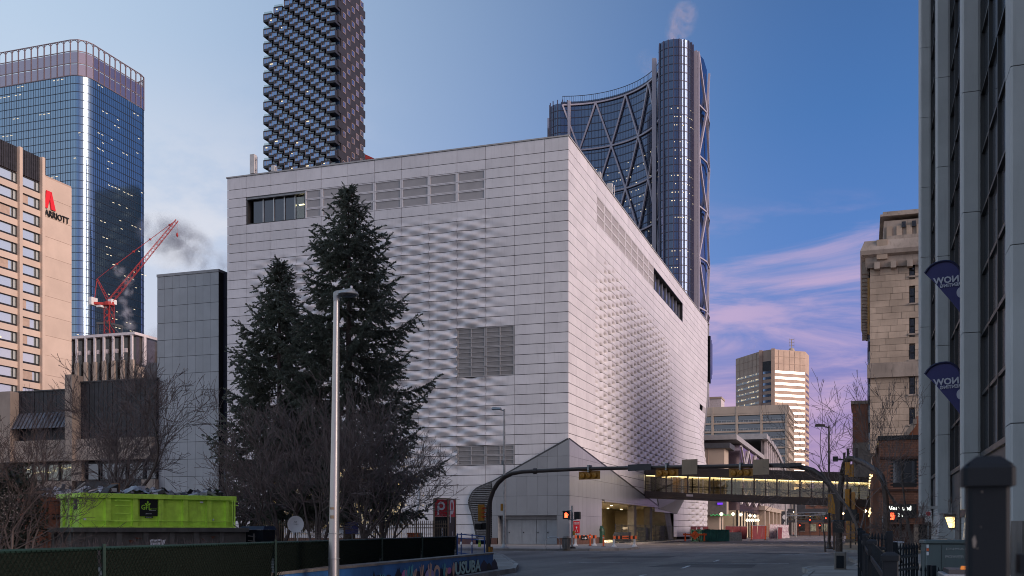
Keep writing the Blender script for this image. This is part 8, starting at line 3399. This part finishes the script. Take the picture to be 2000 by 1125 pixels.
MB().hexa([(0, 0, zr - .35), (.62, 0, zr - .35), (.62, .9, zr - .35), (0, .9, zr - .35), (.03, .04, zr), (.6, .04, zr), (.6, .86, zr), (.03, .86, zr)]).build('roof', 'sign_back_dark', vt, world=False)
MB().bbox(-.03, -.03, zr - .1, .65, .93, zr - .05, .01).build('roof_gutter', 'galv', vt, world=False)
MB().box(.04, .02, 0, .6, .85, zr - .35).build('cab', 'black_paint', vt, world=False)
bq_ = MB().hexa([(.155, .1, zr + .002), (.24, .1, zr + .002), (.24, .2, zr + .002), (.155, .2, zr + .002), (.165, .11, zr + .04), (.235, .11, zr + .04), (.235, .19, zr + .04), (.165, .19, zr + .04)])
bq_.build('beacon', 'amber', vt, world=False)
p = at(1741, 1058, 30)
t = thing('pale_cabinet', 'pale boxy cabinet behind the spiked fences', 'cabinet', (p.x, p.y, -.1))
MB().bbox(-.1, 0, 0, .32, .5, EYE + (HOR - 1060) * 30 / F + .1, .02).build('case', 'galv', t, world=False)
MB().box(-.12, -.03, EYE + (HOR - 1060) * 30 / F + .1, .34, .52, EYE + (HOR - 1060) * 30 / F + .14).build('lid', 'flag_white', t, world=False)
# trees
mat('bark', (0.115, 0.088, 0.078), 0.9, var=0.3, nscale=3, bump=0.4, bscale=12)
mat('bark_grey', (0.12, 0.095, 0.085), 0.9, var=0.3, nscale=3, bump=0.4, bscale=12)
mat('twig', (0.185, 0.140, 0.128), 0.9, var=0.25, nscale=2)
mat('twig_dark', (0.075, 0.055, 0.05), 0.9, var=0.3, nscale=2)
mat('needles', (0.175, 0.180, 0.148), 0.7, var=0.45, nscale=0.9, rand=0.45, col2=(0.105, 0.112, 0.09, 1))
mat('cones', (0.085, 0.040, 0.022), 0.85, rand=0.3)
mat('thicket_leaf', (0.035, 0.040, 0.026), 0.85, var=0.4, rand=0.4)
nm_ = MATS['needles']
nt_ = NT(nm_.node_tree)
nd_ = nm_.node_tree.nodes
tl_ = nt_.n('ShaderNodeBsdfTranslucent')
tl_.inputs[0].default_value = (0.21, 0.23, 0.165, 1)
mx_ = nt_.n('ShaderNodeMixShader')
mx_.inputs[0].default_value = 0.4
nt_.link(nd_['Principled BSDF'].outputs[0], mx_.inputs[1])
nt_.link(tl_.outputs[0], mx_.inputs[2])
nt_.link(mx_.outputs[0], nd_['Material Output'].inputs[0])
def spray_template(rng, ln=0.62, n=46):
 """one drooping needle spray: small bent blades round a twig along +x"""
 v, f = [], []
 for i in range(n):
  u = rng.random() ** .8
  a = rng.uniform(0, 2 * math.pi)
  l = rng.uniform(.08, .17) * (1.15 - .6 * u)
  base = np.array([u * ln, 0, -.08 * u * u])
  d = np.array([rng.uniform(.45, .95), math.cos(a) * rng.uniform(.5, 1), math.sin(a) * rng.uniform(.35, .9)])
  d /= np.linalg.norm(d)
  s = np.cross(d, rng.normal(size=3))
  s /= np.linalg.norm(s) + 1e-9
  w = rng.uniform(.018, .034)
  o = len(v)
  v += [base - s * w, base + s * w, base + d * l + s * w * .5, base + d * l - s * w * .5]
  f.append((o, o + 1, o + 2, o + 3))
 return np.array(v), np.array(f)
def np_mesh(name, v, f, m, smooth=False):
 me = bpy.data.meshes.new(name)
 nv, nf = len(v), len(f)
 k = f.shape[1]
 me.vertices.add(nv)
 me.vertices.foreach_set('co', v.astype(np.float32).ravel())
 me.loops.add(nf * k)
 me.loops.foreach_set('vertex_index', f.astype(np.int32).ravel())
 me.polygons.add(nf)
 me.polygons.foreach_set('loop_start', np.arange(0, nf * k, k, dtype=np.int32))
 me.update(calc_edges=True)
 me.materials.append(MATS[m])
 return me
def spruce(label, x, y, H, RAD, seed, lean=0.0, conesat=(0.86, 0.97), bare=0.13, zb=.15):
 rng = np.random.default_rng(seed)
 t = thing('spruce_tree', label, 'tree', (x, y, zb))
 tr = MB()
 pts = [(lean * h * h, .05 * math.sin(h * 7), H * h) for h in (0, .1, .25, .45, .65, .85, 1.0)]
 tr.tube(pts, [H * .017, H * .0145, H * .012, H * .009, H * .006, H * .003, .015], 10)
 tr.build('trunk', 'bark', t, world=False)
 temps = [spray_template(rng) for _ in range(5)]
 V, Fc = [], []
 off = 0
 br = MB()
 cv, cf = [], []
 coff = 0
 z = H * bare
 while z < H * .995:
  h = z / H
  spread = RAD * float(np.interp(h, [.13, .3, .5, .65, .8, .9, .97, 1], [.93, .9, .78, .65, .42, .22, .06, .02])) * (0.72 + .28 * min(1, (h - bare) / .12 + .35)) + .06
  nb = 5 if h > .9 else 6
  ph = rng.uniform(0, 6.28)
  for k in range(nb):
   az = ph + k * 6.283 / nb + rng.uniform(-.35, .35)
   L = spread * rng.uniform(.72, 1.12)
   z0 = z + rng.uniform(-.15, .15)
   droop = -.10 - .26 * (1 - h)
   n = max(3, int(L / .33))
   P = []
   for i in range(n + 1):
    u = i / n
    P.append(np.array([u * L * math.cos(az) + lean * h * h, u * L * math.sin(az), z0 + L * (droop * u * (1.4 - u) + .30 * max(0, u - .55) ** 2 * 2 * (.6 + h) + (.45 * u if h > .9 else 0))]))
   br.tube([tuple(p) for p in P], [.035 * (1 - .8 * i / n) * (L / 3 + .3) for i in range(n + 1)], 4, cap=False)
   for i in range(n + 1):
    u = i / n
    if u < .18 and L > 1.2:
     continue
    d = P[min(i + 1, n)] - P[max(i - 1, 0)]
    d /= np.linalg.norm(d)
    side = np.cross(d, [0, 0, 1.0])
    side /= np.linalg.norm(side) + 1e-9
    reps = 5 if i < n else 3
    for r_ in range(reps):
     sg = (-1, 1, 0, -.5, .5)[r_]
     tw = (.80 - .35 * abs(u - .45)) * rng.uniform(.75, 1.25) * min(1.0, .45 + L / 3.2)
     dirv_ = d * rng.uniform(.4, .8) + side * sg * rng.uniform(.55, 1.0) + np.array([0, 0, rng.uniform(-.75, -.15) if r_ != 2 else rng.uniform(-.05, .35)])
     dirv_ /= np.linalg.norm(dirv_)
     xx = dirv_
     yy_ = np.cross([0, 0, 1.0], xx)
     yy_ /= np.linalg.norm(yy_) + 1e-9
     zz__ = np.cross(xx, yy_)
     M = np.stack([xx, yy_, zz__], 1)
     tv, tf_ = temps[rng.integers(0, 5)]
     base = P[i] + d * rng.uniform(-.15, .15)
     V.append((tv * (tw / .62)) @ M.T + base)
     Fc.append(tf_ + off)
     off += len(tv)
   if conesat[0] < h < conesat[1] and rng.random() < .9:
    for q in range(6):
     c = P[-1] * rng.uniform(.4, .9) + np.array([0, 0, 0]) if False else P[rng.integers(1, n + 1)] + rng.normal(size=3) * .08
     l, w = rng.uniform(.10, .16), .035
     vv = np.array([[0, 0, 0], [w, 0, -l * .4], [0, w, -l * .4], [-w, 0, -l * .4], [0, -w, -l * .4], [0, 0, -l]]) + c
     ff = np.array([[0, 2, 1], [0, 3, 2], [0, 4, 3], [0, 1, 4], [5, 1, 2], [5, 2, 3], [5, 3, 4], [5, 4, 1]])
     cv.append(vv)
     cf.append(ff + coff)
     coff += 6
  z += (.77 if h < .8 else .47) * (H / 20) ** .5
 br.build('branches', 'bark', t, world=False)
 o = link('crown', np_mesh('crown', np.concatenate(V), np.concatenate(Fc), 'needles'), t)
 if cv:
  o = link('cone_clusters', np_mesh('cone_clusters', np.concatenate(cv), np.concatenate(cf), 'cones'), t)
  o['kind'] = 'stuff'
 return t
q = at(682, HOR, 60)
spruce('tall dark spruce in front of the white museum, taller of the two', q.x, q.y, EYE + (HOR - 365) * 60 / F - .15, 5.3, 3, lean=-.05)
q = at(546, HOR, 62)
spruce('shorter dark spruce with browned cones at its tip, left of the tall one', q.x, q.y, EYE + (HOR - 506) * 62 / F - .15, 4.2, 11, conesat=(.82, .985))
def bare_tree(name, label, base, H, seed, spread=.55, depth_=6, lean=(0, 0), r0=.16, stems=1, m='bark_grey', twigm='twig', kids_=(2, 4), upward=.35, wob=.12, group=None, minr=.007, shrink=(.62, .8), cat='tree', first=.3):
 rng = random.Random(seed)
 t = thing(name, label, cat, tuple(base), 0, group)
 limbs, twigs = MB(), MB()
 def grow(p, d, L, r, lev):
  n = 4 if lev < 3 else 3
  pts, rad = [p], [r]
  dd = d.copy()
  for i in range(n):
   dd = (dd + Vector((rng.uniform(-1, 1), rng.uniform(-1, 1), rng.uniform(-.6, 1) * .8)) * wob + Vector((0, 0, upward * .12))).normalized()
   pts.append(pts[-1] + dd * L / n)
   rad.append(max(minr, r * (1 - .42 * (i + 1) / n)))
  tgt = limbs if r > .03 else twigs
  tgt.tube(pts, rad, 6 if r > .05 else (4 if r > .018 else 3), cap=False)
  if lev >= depth_:
   return
  nk = rng.randint(*kids_)
  for k in range(nk):
   f = rng.uniform(first, 1.0) if k < nk - 1 else 1.0
   i = min(n - 1, int(f * n))
   q = pts[i].lerp(pts[i + 1], f * n - i) if f < 1 else pts[-1]
   ax_ = (pts[min(i + 1, n)] - pts[i]).normalized()
   pr_ = ax_.cross(Vector((rng.uniform(-1, 1), rng.uniform(-1, 1), rng.uniform(-1, 1)))).normalized()
   ang = spread * rng.uniform(.6, 1.4) * (1.0 if k < nk - 1 else .5)
   nd = (ax_ * math.cos(ang) + pr_ * math.sin(ang) + Vector((0, 0, upward * .25))).normalized()
   grow(q, nd, L * rng.uniform(*shrink), max(minr, rad[i] * rng.uniform(.5, .72)), lev + 1)
 for s_ in range(stems):
  d = Vector((lean[0] + rng.uniform(-.25, .25) * (stems > 1), lean[1] + rng.uniform(-.25, .25) * (stems > 1), 1)).normalized()
  p = Vector((rng.uniform(-.5, .5), rng.uniform(-.5, .5), -.05)) * (stems > 1) * .6
  grow(p, d, H * .34, r0 * rng.uniform(.7, 1), 0)
 limbs.build('trunk', m, t, world=False)
 if twigs.v:
  twigs.build('twigs', twigm, t, world=False)
 return t
G0_ = .19
p = at(196, HOR, 56)
bare_tree('bare_tree', 'bare tree with forked dark trunk behind the lime container, left of the two', (p.x, p.y, G0_), 11.0, 21, spread=.62, depth_=6, r0=.27, minr=.010, lean=(.12, .05), kids_=(3, 4), upward=.25, wob=.16)
p = at(208, HOR, 52)
bare_tree('bare_tree', 'bare tree leaning right with long drooping boughs before the grey annex', (p.x, p.y, G0_), 11.2, 35, spread=.64, depth_=6, r0=.27, minr=.010, lean=(.34, .0), kids_=(3, 4), upward=.15, wob=.18)
p = at(96, HOR, 58)
bare_tree('bare_tree', 'thin bare tree before the ribbed building, far left', (p.x, p.y, G0_), 8.6, 44, spread=.55, depth_=6, r0=.13, lean=(.05, 0), kids_=(2, 4), upward=.25)
for i, (px, yd, H, sd_, lx_, lb) in enumerate(((470, 50, 6.4, 51, -.1, 'bare many stemmed bush at the left foot of the spruces'),
            (548, 49, 8.0, 52, 0, 'bare many stemmed tree before the shorter spruce'),
            (625, 48, 8.6, 53, .05, 'bare tangled tree right of the satellite dish'),
            (705, 49, 8.8, 54, .05, 'bare tangled tree right of the steel lamp post'),
            (752, 51, 7.2, 55, .12, 'bare bush with arching stems at the right foot of the tall spruce'))):
 p = at(px, HOR, yd)
 bare_tree('bare_bush', lb, (p.x, p.y, G0_), H, sd_, spread=.66, depth_=5, r0=.095, stems=4, lean=(lx_, 0), kids_=(2, 4), upward=.12, wob=.2, minr=.0095, m='bark', cat='bush', first=.2)
for i, (px, yd, H, sd_, lb) in enumerate(((-30, 20, 3.9, 61, 'dense bare thicket of thin stems in the near left corner'),
           (40, 24, 4.0, 62, 'bare arching shrub beside the near left corner thicket'),
           (10, 30, 5.2, 63, 'taller bare shrub behind the near left thicket'))):
 p = at(px, HOR, yd)
 bare_tree('bare_shrub', lb, (p.x, p.y, G0_), H, sd_, spread=.75, depth_=5, r0=.035, stems=5, kids_=(2, 3), upward=.05, wob=.25, minr=.0045, twigm='twig_dark', m='bark', cat='shrub', first=.2)
def leaf_bush(label, x, y, rx, rz, seed, m='thicket_leaf', n=2600, zc=None, size=.12):
 rng = np.random.default_rng(seed)
 t = thing('evergreen_bush', label, 'shrub', (x, y, G0_))
 st_ = MB()
 for k in range(6):
  a = k * 1.05
  st_.tube([(0, 0, 0), (rx * .4 * math.cos(a), rx * .4 * math.sin(a), rz * .8), (rx * .7 * math.cos(a), rx * .7 * math.sin(a), rz * 1.4)], [.05, .03, .01], 5)
 st_.build('stems', 'bark', t, world=False)
 d = rng.normal(size=(n, 3))
 d /= np.linalg.norm(d, axis=1)[:, None]
 r = rng.uniform(.35, 1.0, n) ** .5 * (1 + .22 * np.sin(d[:, 0] * 7 + seed) * np.cos(d[:, 2] * 6))
 c = d * r[:, None] * np.array([rx, rx, rz]) + np.array([0, 0, rz * .95])
 s = rng.normal(size=(n, 3))
 s /= np.linalg.norm(s, axis=1)[:, None]
 u = np.cross(s, rng.normal(size=(n, 3)))
 u /= np.linalg.norm(u, axis=1)[:, None]
 w = rng.uniform(.4, 1.0, n)[:, None] * size
 v = np.stack([c - s * w * .3, c + u * w * .4, c + s * w, c - u * w * .4], 1).reshape(-1, 3)
 f = np.arange(n * 4).reshape(-1, 4)
 link('foliage', np_mesh('foliage', v, f, m), t)
 return t
p = at(22, HOR, 40)
leaf_bush('dark evergreen bush at the far left before the orange container', p.x, p.y, 1.25, 1.9, 5, n=5000, size=.16)
gr_ = MB()
rg = random.Random(9)
for k in range(1100):
 f = rg.random()
 px = 60 + 380 * f
 p = at(px + rg.uniform(-3, 3), HOR, 34 + 5 * f + rg.uniform(-1, 1))
 h = rg.uniform(.3, 1.0)
 a = Vector((p.x, p.y, .19))
 b = a + Vector((rg.uniform(-.3, .3), rg.uniform(-.2, .2), h))
 gr_.tube([a, a.lerp(b, .5) + Vector((rg.uniform(-.05, .05), 0, .05)), b], [.008, .006, .003], 3, cap=False)
tag(gr_.build('dry_weeds', 'twig'), kind='stuff')
p = at(1792, HOR, 33)
bare_tree('bare_street_tree', 'slender bare tree leaning left in front of the brick arts centre', (p.x, p.y, .15), 6.6, 71, spread=.5, depth_=6, r0=.07, lean=(-.26, .0), kids_=(2, 3), upward=.35, wob=.10, minr=.005)
p = at(1704, HOR, 29)
bare_tree('bare_street_tree', 'bare branching tree behind the black railing spreading over the footbridge', (p.x, p.y, .15), 6.0, 74, spread=.78, depth_=5, r0=.08, lean=(-.45, .05), kids_=(3, 4), upward=.22, wob=.16, minr=.005)
p = at(1757, HOR, 30)
bare_tree('bare_shrub', 'low tangle of bare shoots before the arts centre doors', (p.x, p.y, .1), 2.6, 75, spread=.8, depth_=5, r0=.03, stems=5, kids_=(2, 4), upward=.05, wob=.25, minr=.0045, cat='shrub')
for i, (px, py, yd, H, lb) in enumerate(((1612, 1067, 62, 4.2, 'thin bare sapling nearest on the right kerb'), (1619, 1063, 74, 4.6, 'second thin bare sapling along the right kerb'), (1629, 1058, 90, 5, 'third thin bare sapling along the right kerb'))):
 p = at(px, HOR, yd)
 bare_tree('bare_sapling', lb, (p.x, p.y, .15), H, 81 + i, spread=.5, depth_=5, r0=.07, kids_=(2, 3), upward=.3, minr=.008, group='saplings along the right kerb')
# steam plumes: small soft volumes
def steam(label, pts, radii, dens, seed, col=(0.8, 0.8, 0.84, 1), scale=0.22):
 m = bpy.data.materials.new('steam')
 m.use_nodes = True
 nt = NT(m.node_tree)
 m.node_tree.nodes.clear()
 out = nt.n('ShaderNodeOutputMaterial')
 vol = nt.n('ShaderNodeVolumePrincipled')
 vol.inputs['Color'].default_value = col
 vol.inputs['Anisotropy'].default_value = 0.2
 tcn = nt.n('ShaderNodeTexCoord')
 acc = None
 for (c, r_) in zip(pts, radii):
  vm = nt.n('ShaderNodeVectorMath', operation='DISTANCE')
  nt.link(tcn.outputs['Object'], vm.inputs[0])
  vm.inputs[1].default_value = c
  f = nt.math('SUBTRACT', 1.0, nt.math('DIVIDE', vm.outputs['Value'], r_), clamp=True)
  acc = f if acc is None else nt.math('MAXIMUM', acc, f)
 nz = nt.noise(tcn.outputs['Object'], scale, detail=5.0, rough=.6, dist=.6)
 d = nt.math('MULTIPLY', nt.math('MULTIPLY', nt.sstep(acc, .05, .75), nt.sstep(nz, .40, .68)), dens)
 nt.link(d, vol.inputs['Density'])
 nt.link(vol.outputs[0], out.inputs['Volume'])
 MATS['steam_%d' % seed] = m
 P_ = [Vector(p) for p in pts]
 lo = [min(p[k] - r_ for p, r_ in zip(P_, radii)) for k in range(3)]
 hi = [max(p[k] + r_ for p, r_ in zip(P_, radii)) for k in range(3)]
 c0 = Vector(pts[0])
 o = MB().box(*lo, *hi).build('steam_plume', m)
 tag(o, label, kind='stuff')
def px3(px, py, yd):
 return tuple(at(px, py, yd))
steam('pale steam wisp above the round end of the crescent tower', [px3(1318, 78, 515), px3(1322, 62, 515), px3(1330, 45, 515), px3(1338, 28, 516)], [5.5, 7.5, 9, 8], .15, 1, (0.9, .78, .84, 1), .16)
steam('thin steam behind the crescent tower rim', [px3(1262, 118, 575), px3(1268, 130, 575)], [8, 8], .03, 5, (.9, .8, .85, 1), .15)
steam('steam plume rising by the crane in front of the blue glass tower', [px3(253, 636, 370), px3(246, 612, 370), px3(240, 590, 370), px3(250, 570, 370), px3(252, 548, 371), px3(232, 528, 371)], [3.2, 3.4, 2.8, 2.6, 2.8, 3.0], .30, 2, (.86, .82, .85, 1), .38)
steam('grey smoke drifting past the crane jib behind the annex', [px3(310, 455, 390), px3(330, 470, 390), px3(352, 484, 390), px3(375, 496, 390), px3(398, 508, 390), px3(415, 515, 390)], [10, 12, 13, 12, 10, 9], .17, 3, (.45, .48, .56, 1), .11)
steam('dark smoke in the gap beside the fin block', [px3(288, 700, 270), px3(296, 680, 270), px3(292, 715, 268), px3(299, 655, 272)], [3.5, 4.5, 3.5, 4], .12, 4, (.4, .42, .48, 1), .28)
steam('small warm steam puff over the beige eight sided tower', [px3(1468, 676, 660), px3(1471, 666, 660)], [4, 4.5], .06, 6, (.9, .75, .75, 1), .2)
